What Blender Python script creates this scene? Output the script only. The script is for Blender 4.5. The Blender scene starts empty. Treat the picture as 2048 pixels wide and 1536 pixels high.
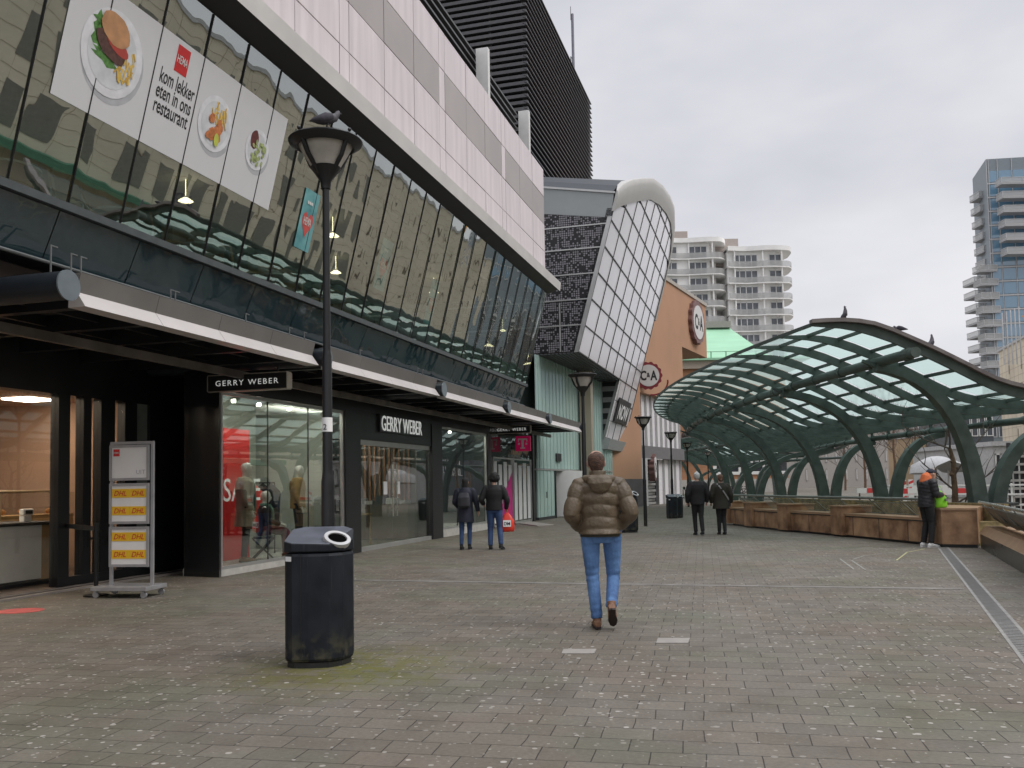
import bpy, bmesh, math, random
from mathutils import Vector, Matrix
R = random.Random(7)
sc = bpy.context.scene
COL = sc.collection
# ------------------------------------------------------------------ camera, sky, sun, exposure
FPX, CX, CY, EYE = 1800.0, 1024.0, 867.0, 1.5
PITCH, ROLL = 0.0561, 0.018
cam_d = bpy.data.cameras.new('camera'); cam = bpy.data.objects.new('camera', cam_d); COL.objects.link(cam)
cam_d.sensor_width = 36; cam_d.lens = FPX/2048*36; cam_d.shift_y = (CY-768)/2048; cam_d.clip_end = 3000; cam_d.clip_start = .05
CM = Matrix.Translation((0,0,EYE)) @ Matrix.Rotation(math.pi/2+PITCH,4,'X') @ Matrix.Rotation(-ROLL,4,'Z')
cam.matrix_world = CM; sc.camera = cam
CR = CM.to_3x3()
w = bpy.data.worlds.new('World'); sc.world = w; w.use_nodes = True
nt = w.node_tree; N = nt.nodes; L = nt.links
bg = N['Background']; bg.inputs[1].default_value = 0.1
sky = N.new('ShaderNodeTexSky'); sky.sky_type = 'NISHITA'; sky.sun_disc = False
sky.sun_elevation = math.radians(48.6); sky.sun_rotation = math.radians(115); sky.dust_density = 4
tc = N.new('ShaderNodeTexCoord')
nz = N.new('ShaderNodeTexNoise'); nz.inputs['Scale'].default_value = 1.9; nz.inputs['Detail'].default_value = 5; nz.inputs['Roughness'].default_value = .5
mp = N.new('ShaderNodeMapping'); mp.inputs['Scale'].default_value = (1,1,2.4)
L.new(tc.outputs['Generated'], mp.inputs[0]); L.new(mp.outputs[0], nz.inputs['Vector'])
cr = N.new('ShaderNodeValToRGB'); cr.color_ramp.elements[0].position = .36; cr.color_ramp.elements[1].position = .64
cr.color_ramp.elements[0].color = (4.9,5.0,5.5,1); cr.color_ramp.elements[1].color = (7.0,7.0,7.3,1)
L.new(nz.outputs[0], cr.inputs[0])
mx = N.new('ShaderNodeMixRGB'); mx.inputs[0].default_value = .97
L.new(sky.outputs[0], mx.inputs[1]); L.new(cr.outputs[0], mx.inputs[2])
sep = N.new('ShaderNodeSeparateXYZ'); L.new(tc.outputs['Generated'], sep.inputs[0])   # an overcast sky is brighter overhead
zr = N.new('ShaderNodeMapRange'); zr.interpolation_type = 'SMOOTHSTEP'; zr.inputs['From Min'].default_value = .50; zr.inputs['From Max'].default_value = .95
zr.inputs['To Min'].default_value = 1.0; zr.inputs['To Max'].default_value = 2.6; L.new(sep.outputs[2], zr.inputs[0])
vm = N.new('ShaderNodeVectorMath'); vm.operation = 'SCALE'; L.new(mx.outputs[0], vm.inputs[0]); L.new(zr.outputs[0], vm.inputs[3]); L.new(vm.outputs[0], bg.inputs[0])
sd = bpy.data.lights.new('sun', 'SUN'); sd.energy = 1.1; sd.angle = math.radians(30); sd.color = (1,.96,.9)
sun = bpy.data.objects.new('sun', sd); COL.objects.link(sun)
sun.rotation_euler = Vector((-.60,.28,-.75)).to_track_quat('-Z','Y').to_euler()
sc.view_settings.view_transform = 'Standard'; sc.view_settings.look = 'None'; sc.view_settings.exposure = .27; sc.view_settings.gamma = 1
sc.cycles.max_bounces = 7; sc.cycles.transparent_max_bounces = 12; sc.cycles.glossy_bounces = 4; sc.cycles.transmission_bounces = 4
sc.cycles.sample_clamp_indirect = 4

# ------------------------------------------------------------------ geometry from the photograph (pixels of 2048 x 1536)
def ray(px, py):
    return (CR @ Vector(((px-CX)/FPX, -(py-CY)/FPX, -1)))
def at_y(px, py, Y):
    r = ray(px, py); k = Y/r.y; return Vector((0,0,EYE)) + r*k
def at_z(px, py, z=0.0):
    r = ray(px, py); k = (z-EYE)/r.z; return Vector((0,0,EYE)) + r*k
_a = math.atan(.284); UU = Vector((math.sin(_a), math.cos(_a), 0)); NN = Vector((math.cos(_a), -math.sin(_a), 0))
def F(t, d, z): return UU*t - NN*d + Vector((0,0,z))
def at_d(px, py, d):            # hit the plane parallel to the shop fronts at distance d from the camera -> (t, z)
    r = ray(px, py); k = -d/(r.dot(NN)); p = r*k; return p.dot(UU), p.z+EYE
def tx(px, py, d): return at_d(px, py, d)[0]

# ------------------------------------------------------------------ mesh helpers
class MB:
    def __init__(s): s.v = []; s.f = []; s.mi = []; s.m = 0
    def poly(s, pts, flip=False):
        b = len(s.v); s.v += [tuple(p) for p in pts]; ids = list(range(b, b+len(pts)))
        s.f.append(ids[::-1] if flip else ids); s.mi.append(s.m)
    def hexa(s, p):             # 8 corners: bottom ring 0-3, top ring 4-7
        b = len(s.v); s.v += [tuple(q) for q in p]
        for f in ((3,2,1,0),(4,5,6,7),(0,1,5,4),(1,2,6,5),(2,3,7,6),(3,0,4,7)):
            s.f.append([b+i for i in f]); s.mi.append(s.m)
    def box(s, x0,x1,y0,y1,z0,z1):
        s.hexa([(x0,y0,z0),(x1,y0,z0),(x1,y1,z0),(x0,y1,z0),(x0,y0,z1),(x1,y0,z1),(x1,y1,z1),(x0,y1,z1)])
    def fb(s, t0,t1,d0,d1,z0,z1):   # box in facade coordinates
        s.hexa([F(t0,d0,z0),F(t1,d0,z0),F(t1,d1,z0),F(t0,d1,z0),F(t0,d0,z1),F(t1,d0,z1),F(t1,d1,z1),F(t0,d1,z1)])
    def prism(s, pts, off):     # polygon swept by a vector
        n = len(pts); b = len(s.v); off = Vector(off)
        s.v += [tuple(p) for p in pts] + [tuple(Vector(p)+off) for p in pts]
        s.f.append(list(range(b,b+n))[::-1]); s.f.append(list(range(b+n,b+2*n))); s.mi += [s.m, s.m]
        for i in range(n):
            j = (i+1)%n; s.f.append([b+i,b+j,b+n+j,b+n+i]); s.mi.append(s.m)
    def loft(s, path, rad, seg=12, ref=(0,1,0), cap=True, fn=None, powr=1.0):
        path = [Vector(p) for p in path]; n = len(path); rings = []; ref = Vector(ref)
        for i,p in enumerate(path):
            T = (path[min(i+1,n-1)] - path[max(i-1,0)])
            if T.length < 1e-9: T = Vector((0,0,1))
            T.normalize(); S = T.cross(ref)
            if S.length < .05: S = T.cross(Vector((.3,.1,1)))
            S.normalize(); B = S.cross(T).normalized()
            r = rad[i] if isinstance(rad,(list,tuple)) else rad
            if not isinstance(r,(list,tuple)): r = (r,r)
            b = len(s.v)
            for k in range(seg):
                a = 2*math.pi*k/seg; m = fn(i/(n-1), a) if fn else 1
                ca, sa = math.cos(a), math.sin(a)
                if powr != 1: ca = math.copysign(abs(ca)**powr, ca); sa = math.copysign(abs(sa)**powr, sa)
                s.v.append(tuple(p + S*(r[0]*m*ca) + B*(r[1]*m*sa)))
            rings.append(b)
        for i in range(n-1):
            for k in range(seg):
                k2 = (k+1)%seg
                s.f.append([rings[i]+k, rings[i]+k2, rings[i+1]+k2, rings[i+1]+k]); s.mi.append(s.m)
        if cap:
            s.f.append([rings[0]+k for k in range(seg)][::-1]); s.mi.append(s.m)
            s.f.append([rings[-1]+k for k in range(seg)]); s.mi.append(s.m)
    def tube(s, a, b, r, seg=10, r2=None): s.loft([a,b],[r, r if r2 is None else r2],seg)
    def ball(s, c, r, seg=12, rings=8):
        c = Vector(c); r = r if isinstance(r,(list,tuple)) else (r,r,r); b = len(s.v)
        for i in range(rings+1):
            th = math.pi*(i+.001 if i==0 else (i-.001 if i==rings else i))/rings
            for k in range(seg):
                a = 2*math.pi*k/seg
                s.v.append((c.x+r[0]*math.sin(th)*math.cos(a), c.y+r[1]*math.sin(th)*math.sin(a), c.z-r[2]*math.cos(th)))
        for i in range(rings):
            for k in range(seg):
                k2=(k+1)%seg; s.f.append([b+i*seg+k, b+i*seg+k2, b+(i+1)*seg+k2, b+(i+1)*seg+k]); s.mi.append(s.m)
    def lathe(s, c, prof, seg=24):
        c = Vector(c); b = len(s.v); n = len(prof)
        for (r,z) in prof:
            for k in range(seg):
                a = 2*math.pi*k/seg; s.v.append((c.x+r*math.cos(a), c.y+r*math.sin(a), c.z+z))
        for i in range(n-1):
            for k in range(seg):
                k2=(k+1)%seg; s.f.append([b+i*seg+k, b+i*seg+k2, b+(i+1)*seg+k2, b+(i+1)*seg+k]); s.mi.append(s.m)
    def disc(s, c, ax, ay, n=28, off=None, fn=None):  # filled flat disc with axis vectors
        c=Vector(c); ax=Vector(ax); ay=Vector(ay); pts=[]
        for k in range(n):
            a=2*math.pi*k/n; m = fn(a) if fn else 1
            pts.append(c+ax*math.cos(a)*m+ay*math.sin(a)*m)
        if off is None: s.poly(pts)
        else: s.prism(pts, off)

def hull_mb(mb, pts, top_index=None):
    bm = bmesh.new()
    for p in pts: bm.verts.new(p)
    bmesh.ops.convex_hull(bm, input=bm.verts); bmesh.ops.delete(bm, geom=[v for v in bm.verts if not v.link_faces], context='VERTS')
    bmesh.ops.dissolve_limit(bm, angle_limit=.02, verts=bm.verts, edges=bm.edges); bm.normal_update(); bm.verts.index_update(); b = len(mb.v)
    mb.v += [tuple(v.co) for v in bm.verts]
    for f in bm.faces: mb.f.append([b+v.index for v in f.verts]); mb.mi.append(1 if top_index and f.normal.z > top_index else 0)
    bm.free()
def mesh_of(mb, name, mats):
    me = bpy.data.meshes.new(name); me.from_pydata(mb.v, [], mb.f)
    if not isinstance(mats,(list,tuple)): mats = [mats]
    for m in mats: me.materials.append(m)
    if len(mats) > 1: me.polygons.foreach_set('material_index', mb.mi)
    bm = bmesh.new(); bm.from_mesh(me); bmesh.ops.recalc_face_normals(bm, faces=bm.faces); bm.to_mesh(me); bm.free()
    me.update(); return me
def obj(name, mb, mats, parent=None, smooth=None, bevel=0):
    me = mesh_of(mb, name, mats); o = bpy.data.objects.new(name, me); COL.objects.link(o)
    if smooth:
        me.shade_smooth()
        if smooth < 170: me.set_sharp_from_angle(angle=math.radians(smooth))
    if bevel:
        b = o.modifiers.new('bevel','BEVEL'); b.width = bevel; b.segments = 2; b.limit_method = 'ANGLE'; b.angle_limit = math.radians(40)
    if parent is not None:
        o.parent = parent; o.matrix_parent_inverse = Matrix.Translation(parent.location).inverted()
    return o
def tag(o, label, cat, group=None):
    o['label'] = label; o['category'] = cat
    if group: o['group'] = group
    return o
def thing(name, label, cat, loc=(0,0,0), group=None):
    o = bpy.data.objects.new(name, None); COL.objects.link(o); o.location = loc; o.empty_display_size = .2
    return tag(o, label, cat, group)
def struct(name, mb, mats, **k):
    o = obj(name, mb, mats, **k); o['kind'] = 'structure'; return o
def one(name, mb, mats, label, cat, group=None, **k): return tag(obj(name, mb, mats, **k), label, cat, group)
def lab(o, text): o['label'] = text; return o
def copy_thing(root, loc, rz=0, scale=1, label=None):
    def rec(o, parent):
        c = o.copy(); COL.objects.link(c)
        if parent is not None:
            c.parent = parent; c.matrix_parent_inverse = o.matrix_parent_inverse.copy()
        for ch in o.children: rec(ch, c)
        return c
    kids = list(root.children)
    r = root.copy(); COL.objects.link(r)
    for ch in kids: rec(ch, r)
    r.location = loc; r.rotation_euler = (0,0,rz); r.scale = (scale,)*3
    if label: r['label'] = label
    return r
def text_mb(mb, txt, org, xdir, ydir, height, width=None, depth=.0, centre=False, sp=1.0, bold=0.0):
    """flat (or thin) lettering laid in the plane of xdir, ydir"""
    cu = bpy.data.curves.new('tmp','FONT'); cu.body = txt; cu.size = 1; cu.space_character = sp; cu.resolution_u = 3; cu.offset = bold
    o = bpy.data.objects.new('tmp', cu); COL.objects.link(o)
    dg = bpy.context.evaluated_depsgraph_get(); me = bpy.data.meshes.new_from_object(o.evaluated_get(dg))
    xs = [v.co.x for v in me.vertices]; ys = [v.co.y for v in me.vertices]
    x0,x1 = min(xs),max(xs); capH = .69
    sy = height/capH; sx = (width/(x1-x0)) if width else sy
    X = Vector(xdir).normalized(); Y = Vector(ydir).normalized(); Zn = X.cross(Y); org = Vector(org); ox = (x0+x1)/2 if centre else x0
    b = len(mb.v)
    mb.v += [tuple(org + X*((v.co.x-ox)*sx) + Y*(v.co.y*sy) + Zn*depth) for v in me.vertices]
    for p in me.polygons: mb.f.append([b+i for i in p.vertices]); mb.mi.append(mb.m)
    if depth:
        ec = {}
        for p in me.polygons:
            vs = list(p.vertices)
            for i in range(len(vs)):
                a,c = vs[i], vs[(i+1)%len(vs)]; ec[(a,c)] = 1
        b2 = len(mb.v); mb.v += [tuple(org + X*((v.co.x-ox)*sx) + Y*(v.co.y*sy)) for v in me.vertices]
        for (a,c) in list(ec):
            if (c,a) not in ec: mb.f.append([b+a, b2+a, b2+c, b+c]); mb.mi.append(mb.m)
    bpy.data.objects.remove(o); bpy.data.curves.remove(cu); bpy.data.meshes.remove(me)
    return (x1-x0)*sx

# ------------------------------------------------------------------ materials
MATS = {}
def mat(name, col, rough=.6, metal=0.0, var=.12, scale=6.0, bump=0.0, bscale=None, emit=0.0, spec=.5, stretch=None, col2=None, coat=0):
    if name in MATS: return MATS[name]
    m = bpy.data.materials.new(name); m.use_nodes = True; nt = m.node_tree; n = nt.nodes; l = nt.links; p = n['Principled BSDF']
    tc = n.new('ShaderNodeTexCoord'); mp = n.new('ShaderNodeMapping'); l.new(tc.outputs['Object'], mp.inputs[0])
    if stretch: mp.inputs['Scale'].default_value = stretch
    nz = n.new('ShaderNodeTexNoise'); nz.inputs['Scale'].default_value = scale; nz.inputs['Detail'].default_value = 6; l.new(mp.outputs[0], nz.inputs['Vector'])
    r = n.new('ShaderNodeValToRGB'); c = Vector(col[:3]); c2 = Vector(col2) if col2 else None
    lo = c*(1-var); hi = c*(1+var) if c2 is None else c2
    r.color_ramp.elements[0].position = .3; r.color_ramp.elements[1].position = .7
    r.color_ramp.elements[0].color = (*lo,1); r.color_ramp.elements[1].color = (*hi,1)
    l.new(nz.outputs[0], r.inputs[0]); l.new(r.outputs[0], p.inputs['Base Color'])
    mr = n.new('ShaderNodeMapRange'); mr.inputs['To Min'].default_value = max(0,rough-.08); mr.inputs['To Max'].default_value = min(1,rough+.1)
    l.new(nz.outputs[0], mr.inputs[0]); l.new(mr.outputs[0], p.inputs['Roughness'])
    p.inputs['Metallic'].default_value = metal; p.inputs['Specular IOR Level'].default_value = spec
    if coat: p.inputs['Coat Weight'].default_value = coat; p.inputs['Coat Roughness'].default_value = .05
    if bump:
        nb = n.new('ShaderNodeTexNoise'); nb.inputs['Scale'].default_value = bscale or scale*4; nb.inputs['Detail'].default_value = 4; l.new(mp.outputs[0], nb.inputs['Vector'])
        b = n.new('ShaderNodeBump'); b.inputs['Strength'].default_value = bump; b.inputs['Distance'].default_value = .02
        l.new(nb.outputs[0], b.inputs['Height']); l.new(b.outputs[0], p.inputs['Normal'])
    if emit:
        p.inputs['Emission Strength'].default_value = emit; l.new(r.outputs[0], p.inputs['Emission Color'])
    MATS[name] = m; return m
def glass(name, tint, ior=1.6, rough=.0, wave=0.0, wscale=1.5, gcol=(1,1,1), opaque=None, wstretch=(1,1,.5)):
    if name in MATS: return MATS[name]
    m = bpy.data.materials.new(name); m.use_nodes = True; nt = m.node_tree; n = nt.nodes; l = nt.links
    for x in list(n): n.remove(x)
    out = n.new('ShaderNodeOutputMaterial'); mix = n.new('ShaderNodeMixShader'); lw = n.new('ShaderNodeLayerWeight'); lw.inputs[0].default_value = .5
    pw = n.new('ShaderNodeMath'); pw.operation = 'POWER'; pw.inputs[1].default_value = 5; l.new(lw.outputs['Facing'], pw.inputs[0])
    f0 = ((ior-1)/(ior+1))**2; fr = n.new('ShaderNodeMath'); fr.operation = 'MULTIPLY_ADD'; fr.inputs[1].default_value = 1-f0; fr.inputs[2].default_value = f0; l.new(pw.outputs[0], fr.inputs[0])
    gl = n.new('ShaderNodeBsdfGlossy'); gl.inputs['Roughness'].default_value = rough; gl.inputs['Color'].default_value = (*gcol,1)
    if opaque is None: tr = n.new('ShaderNodeBsdfTransparent'); tr.inputs['Color'].default_value = (*tint,1)
    else: tr = n.new('ShaderNodeBsdfDiffuse'); tr.inputs['Color'].default_value = (*tint,1)
    l.new(fr.outputs[0], mix.inputs[0]); l.new(tr.outputs[0], mix.inputs[1]); l.new(gl.outputs[0], mix.inputs[2]); l.new(mix.outputs[0], out.inputs[0])
    if wave:
        g = n.new('ShaderNodeTexCoord'); mp = n.new('ShaderNodeMapping'); mp.inputs['Scale'].default_value = wstretch; l.new(g.outputs['Object'], mp.inputs[0])
        nz = n.new('ShaderNodeTexNoise'); nz.inputs['Scale'].default_value = wscale; nz.inputs['Detail'].default_value = 1.5; l.new(mp.outputs[0], nz.inputs['Vector'])
        b = n.new('ShaderNodeBump'); b.inputs['Strength'].default_value = 1; b.inputs['Distance'].default_value = wave
        l.new(nz.outputs[0], b.inputs['Height']); l.new(b.outputs[0], gl.inputs['Normal'])
    MATS[name] = m; return m
def emis(name, col, s): return mat(name, col, .5, emit=s, var=.03)

M_black = mat('black_panel', (.018,.019,.021), .35, var=.2, scale=2)
M_blackm = mat('black_metal', (.012,.013,.014), .42, metal=.3, var=.2)
M_dark = mat('dark_grey', (.035,.037,.04), .55, var=.15)
M_white = mat('white_paint', (.72,.72,.70), .5, var=.05)
M_paper = mat('white_paper', (.84,.84,.84), .75, var=.02)
M_alu = mat('brushed_aluminium', (.50,.50,.49), .38, metal=.6, var=.08, scale=3)
M_steel = mat('stainless_steel', (.62,.61,.58), .28, metal=.9, var=.08)
M_red = mat('signal_red', (.62,.02,.02), .4, var=.05)
M_yellow = mat('courier_yellow', (.85,.52,.02), .55, var=.05)
M_green = mat('bottle_green_steel', (.058,.086,.074), .45, var=.2, scale=3.5, bump=.15, col2=(.088,.118,.104))
M_gutter = mat('weathered_gutter', (.17,.15,.145), .7, var=.25, scale=3)
# ------------------------------------------------------------------ ground
def paving_mat():
    m = bpy.data.materials.new('paving'); m.use_nodes = True; nt = m.node_tree; n = nt.nodes; l = nt.links; p = n['Principled BSDF']
    g = n.new('ShaderNodeNewGeometry'); mp = n.new('ShaderNodeMapping'); mp.inputs['Rotation'].default_value = (0,0,math.atan(.21)); l.new(g.outputs['Position'], mp.inputs[0])
    wn = n.new('ShaderNodeTexNoise'); wn.inputs['Scale'].default_value = 1.1; wn.inputs['Detail'].default_value = 3; l.new(mp.outputs[0], wn.inputs['Vector'])
    wm = n.new('ShaderNodeVectorMath'); wm.operation = 'SCALE'; wm.inputs[3].default_value = .06
    wa = n.new('ShaderNodeVectorMath'); l.new(wn.outputs['Color'], wm.inputs[0]); l.new(mp.outputs[0], wa.inputs[0]); l.new(wm.outputs[0], wa.inputs[1])
    br = n.new('ShaderNodeTexBrick'); br.inputs['Scale'].default_value = 1; br.inputs['Brick Width'].default_value = .30; br.inputs['Row Height'].default_value = .235
    br.inputs['Mortar Size'].default_value = .004; br.inputs['Mortar Smooth'].default_value = .4; br.offset = .42
    br.inputs['Color1'].default_value = (.154,.139,.114,1); br.inputs['Color2'].default_value = (.196,.177,.148,1); br.inputs['Mortar'].default_value = (.045,.038,.03,1)
    l.new(wa.outputs[0], br.inputs['Vector'])
    def noise(scale, det=5, lo=.35, hi=.65):
        a = n.new('ShaderNodeTexNoise'); a.inputs['Scale'].default_value = scale; a.inputs['Detail'].default_value = det; l.new(g.outputs['Position'], a.inputs['Vector'])
        r = n.new('ShaderNodeMapRange'); r.inputs['From Min'].default_value = lo; r.inputs['From Max'].default_value = hi; l.new(a.outputs[0], r.inputs[0]); return r.outputs[0]
    def mix(mode, a, b, f):
        x = n.new('ShaderNodeMixRGB'); x.blend_type = mode
        for s,v in ((1,a),(2,b),(0,f)):
            if isinstance(v,(tuple,float,int)): x.inputs[s].default_value = v if not isinstance(v,tuple) else (*v,1)
            else: l.new(v, x.inputs[s])
        return x.outputs[0]
    def math_(op,a,b):
        x = n.new('ShaderNodeMath'); x.operation = op
        for s,v in ((0,a),(1,b)):
            if isinstance(v,(float,int)): x.inputs[s].default_value = v
            else: l.new(v, x.inputs[s])
        return x.outputs[0]
    c = br.outputs['Color']
    c = mix('MULTIPLY', c, (.84,.80,.75), noise(.35,4))          # broad worn zones
    c = mix('MULTIPLY', c, (1.0,.95,.92), noise(.8,2,.5,.62))   # reddish tiles
    c = mix('MULTIPLY', c, (.88,.96,.88), noise(.55,3,.50,.62))   # greenish film
    c = mix('MULTIPLY', c, (.76,.76,.76), noise(34,7,.3,.7))     # grain
    # moss round the litter bin
    pm = n.new('ShaderNodeVectorMath'); pm.operation = 'DISTANCE'; l.new(g.outputs['Position'], pm.inputs[0]); pm.inputs[1].default_value = tuple(at_z(700,1335))
    d = math_('ADD', pm.outputs['Value'], math_('MULTIPLY', noise(2.6,6,0,1), .9))
    dm = n.new('ShaderNodeMapRange'); dm.inputs['From Min'].default_value = 1.7; dm.inputs['From Max'].default_value = .55; l.new(d, dm.inputs[0])
    c = mix('MIX', c, (.115,.112,.020), math_('MULTIPLY', dm.outputs[0], math_('ADD', math_('MULTIPLY', noise(7,5,.42,.52), .65), .35)))
    # trodden chewing gum and specks
    def specks(scale, thr, keep, seed):
        v = n.new('ShaderNodeTexVoronoi'); v.inputs['Scale'].default_value = scale
        sh = n.new('ShaderNodeVectorMath'); sh.inputs[1].default_value = (seed, seed*.7, 0); l.new(g.outputs['Position'], sh.inputs[0]); l.new(sh.outputs[0], v.inputs['Vector'])
        s = n.new('ShaderNodeSeparateColor'); l.new(v.outputs['Color'], s.inputs[0])
        a = math_('LESS_THAN', v.outputs['Distance'], math_('MULTIPLY', s.outputs[1], thr)); k = math_('LESS_THAN', s.outputs[0], keep)
        return math_('MULTIPLY', a, k)
    s1 = math_('MULTIPLY', specks(7.5, .15, .85, 1.3), math_('ADD', math_('MULTIPLY', noise(.5,3,.42,.58), .6), .4)); s2 = math_('MULTIPLY', specks(13, .26, .5, 5.1), noise(.4,3,.38,.52))
    s3 = math_('MULTIPLY', specks(24, .30, .34, 9.7), math_('ADD', math_('MULTIPLY', noise(.45,4,.4,.58), .7), .2))
    c = mix('MIX', c, (.36,.34,.31), s3)
    c = mix('MULTIPLY', c, (.84,.83,.81), noise(2.1,7,.50,.66))   # grime blotches
    c = mix('MIX', c, (.50,.47,.43), math_('MULTIPLY', math_('MAXIMUM', s1, s2), .7))
    l.new(c, p.inputs['Base Color'])
    rr = n.new('ShaderNodeMapRange'); rr.inputs['To Min'].default_value = .62; rr.inputs['To Max'].default_value = .85; l.new(noise(3,6,.3,.7), rr.inputs[0]); l.new(rr.outputs[0], p.inputs['Roughness'])
    b = n.new('ShaderNodeBump'); b.inputs['Distance'].default_value = .006; b.inputs['Strength'].default_value = .8
    hh = math_('ADD', math_('MULTIPLY', br.outputs['Fac'], -1.0), math_('MULTIPLY', noise(40,4,0,1), .35)); l.new(hh, b.inputs['Height']); l.new(b.outputs[0], p.inputs['Normal'])
    MATS['paving'] = m; return m
M_pave = paving_mat()
mb = MB(); mb.poly([(-700,-300,0),(700,-300,0),(700,900,0),(-700,900,0)]); struct('ground', mb, M_pave)

def ground_sheet(name, pts, m, z=.004, label=None, cat=None, group=None):
    mb = MB(); mb.poly([(p[0],p[1],z) for p in pts])
    if label: return one(name, mb, m, label, cat, group)
    return struct(name, mb, m)
def strip_px(p0, p1, w0, w1):      # strip between two pixels on the ground
    a = at_z(*p0); b = at_z(*p1); d = (b-a).normalized(); s = Vector((-d.y, d.x, 0))
    return [a-s*w0/2, b-s*w1/2, b+s*w1/2, a+s*w0/2]
M_band = mat('worn_band', (.19,.18,.165), .8, var=.35, scale=3, stretch=(1,1,1), bump=.4, bscale=30)
ground_sheet('paving_band', strip_px((690,1160),(1200,1168),.16,.16), M_band)
ground_sheet('paving_band', strip_px((1200,1168),(1925,1178),.16,.16), M_band)
# drain channel with grating
M_drain = mat('drain_concrete', (.25,.245,.23), .75, var=.2, scale=8, bump=.3)
DA, DB = at_z(1884,1093), at_z(2075,1325)
dd = (DB-DA).normalized(); ds = Vector((-dd.y, dd.x, 0)); dl = (DB-DA).length+3
mb = MB(); mb.poly([DA-ds*.11+Vector((0,0,.004)), DA-ds*.11+dd*dl+Vector((0,0,.004)), DA+ds*.11+dd*dl+Vector((0,0,.004)), DA+ds*.11+Vector((0,0,.004))])
dr = thing('drain_channel', 'long pale drain channel with slotted grating beside the right parapet', 'drain', DA)
obj('channel_frame', mb, M_drain, dr)
mb = MB(); k = 0.0
while k < dl:
    a = DA+dd*k+Vector((0,0,.0085)); mb.poly([a-ds*.075, a-ds*.075+dd*.045, a+ds*.075+dd*.045, a+ds*.075]); k += .09
obj('grating', mb, mat('grating_grey',(.19,.187,.178),.6), dr)
# two pale inset tiles, red sticker, chalk lines
M_pale = mat('pale_tile', (.30,.28,.255), .7, var=.1)
for (pts,lb) in (([(1123,1308),(1188,1308),(1193,1299),(1127,1299)],'pale metal tile set in the paving left of the walking man\'s path, nearer one'),
                 ([(1312,1287),(1376,1287),(1380,1277),(1316,1277)],'pale metal tile set in the paving right of the walking man\'s feet')):
    mb = MB(); g = [at_z(*q) for q in pts]; mb.prism([Vector((v.x,v.y,.001)) for v in g], (0,0,.006)); one('inset_tile', mb, M_pale, lb, 'floor tile', 'pale tiles in the paving')
mb = MB(); c = at_z(38,1222); mb.prism([c+Vector((.3*math.cos(a),.26*math.sin(a),.001)) for a in [i*math.pi/10 for i in range(20)]], (0,0,.003))
one('floor_sticker', mb, mat('sticker_red', (.52,.07,.07), .6, var=.3, scale=9), 'worn red round distance sticker on the paving at the left edge', 'sticker')
M_chalk = mat('chalk', (.28,.28,.25), .9, var=.25, scale=14); M_chalky = mat('yellow_chalk', (.38,.37,.20), .9, var=.25, scale=14)
for i,(pp,m,lb) in enumerate((([(1680,1118),(1708,1139)],M_chalk,'short white chalk stroke on the paving, left of a pair'),
        ([(1703,1121),(1731,1140)],M_chalk,'short white chalk stroke on the paving, right of a pair'),
        ([(1706,1119),(1728,1112),(1800,1104)],M_chalk,'long faint white chalk line running towards the man in the cap'),
        ([(1793,1121),(1814,1105),(1850,1098)],M_chalky,'yellowish bent chalk line near the man in the cap'))):
    mb = MB()
    for a,b in zip(pp,pp[1:]): s = strip_px(a,b,.03,.03); mb.poly([(v.x,v.y,.0045) for v in s])
    one('chalk_line', mb, m, lb, 'chalk mark', 'chalk marks on the paving')

# ------------------------------------------------------------------ the long building on the left
TE = 29.1; TS = -4.0
M_teal = glass('dark_teal_glass_panel', (.030,.055,.066), 1.9, .02, wave=.028, wscale=1.3, opaque=True, wstretch=(1,1,1))
M_pink = mat('pale_pink_panel', (.68,.61,.625), .45, var=.10, scale=2.2, stretch=(2,2,.2))
M_joint = mat('panel_joint', (.10,.085,.09), .7, var=.1)
M_perf = mat('perforated_panel', (.40,.365,.36), .55, var=.08, scale=.7)
M_fascia = mat('pale_metal_fascia', (.66,.64,.61), .42, metal=.2, var=.08, scale=1.5)
bld = thing('department_store', 'long shopping building with pink panels above a leaning glass facade', 'building', F(12,9,0))
SILL, TOP = (7.74,4.84), (6.97,7.88)
# teal band
mb = MB(); n = 24
ts = [TS + (TE-TS)*i/n for i in range(n+1)]
for i in range(n):
    a,b = ts[i]+.008, ts[i+1]-.008
    mb.poly([F(a,8.0,4.2),F(b,8.0,4.2),F(b,SILL[0]+.02,SILL[1]-.1),F(a,SILL[0]+.02,SILL[1]-.1)])
obj('spandrel', mb, M_teal, bld)
mb = MB(); mb.prism([F(TS,8.03,4.17),F(TS,SILL[0]+.06,SILL[1]-.06),F(TS,8.4,4.84),F(TS,8.4,4.17)], UU*(TE-TS-.003)); obj('spandrel_core', mb, M_black, bld)
mb = MB(); mb.prism([F(TS,SILL[0]-.05,SILL[1]-.09),F(TS,SILL[0]-.06,SILL[1]),F(TS,SILL[0]+.15,SILL[1]),F(TS,SILL[0]+.15,SILL[1]-.09)], UU*(TE-TS)); obj('sill', mb, mat('sill_metal',(.11,.125,.13),.4,metal=.4), bld)
# dark ledge under the roof overhang with its pale fascia
mb = MB(); mb.prism([F(TS,7.02,7.88),F(TS,6.62,8.02),F(TS,6.62,8.12),F(TS,8.2,8.12),F(TS,8.2,7.88)], UU*(TE-TS+.25)); obj('soffit', mb, M_black, bld)
mb = MB(); mb.prism([F(TS,6.60,8.0),F(TS,6.56,8.28),F(TS,6.72,8.42),F(TS,6.98,8.42),F(TS,6.98,8.13),F(TS,6.64,8.13)], UU*(TE-TS+.42)); obj('fascia', mb, M_fascia, bld)
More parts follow.
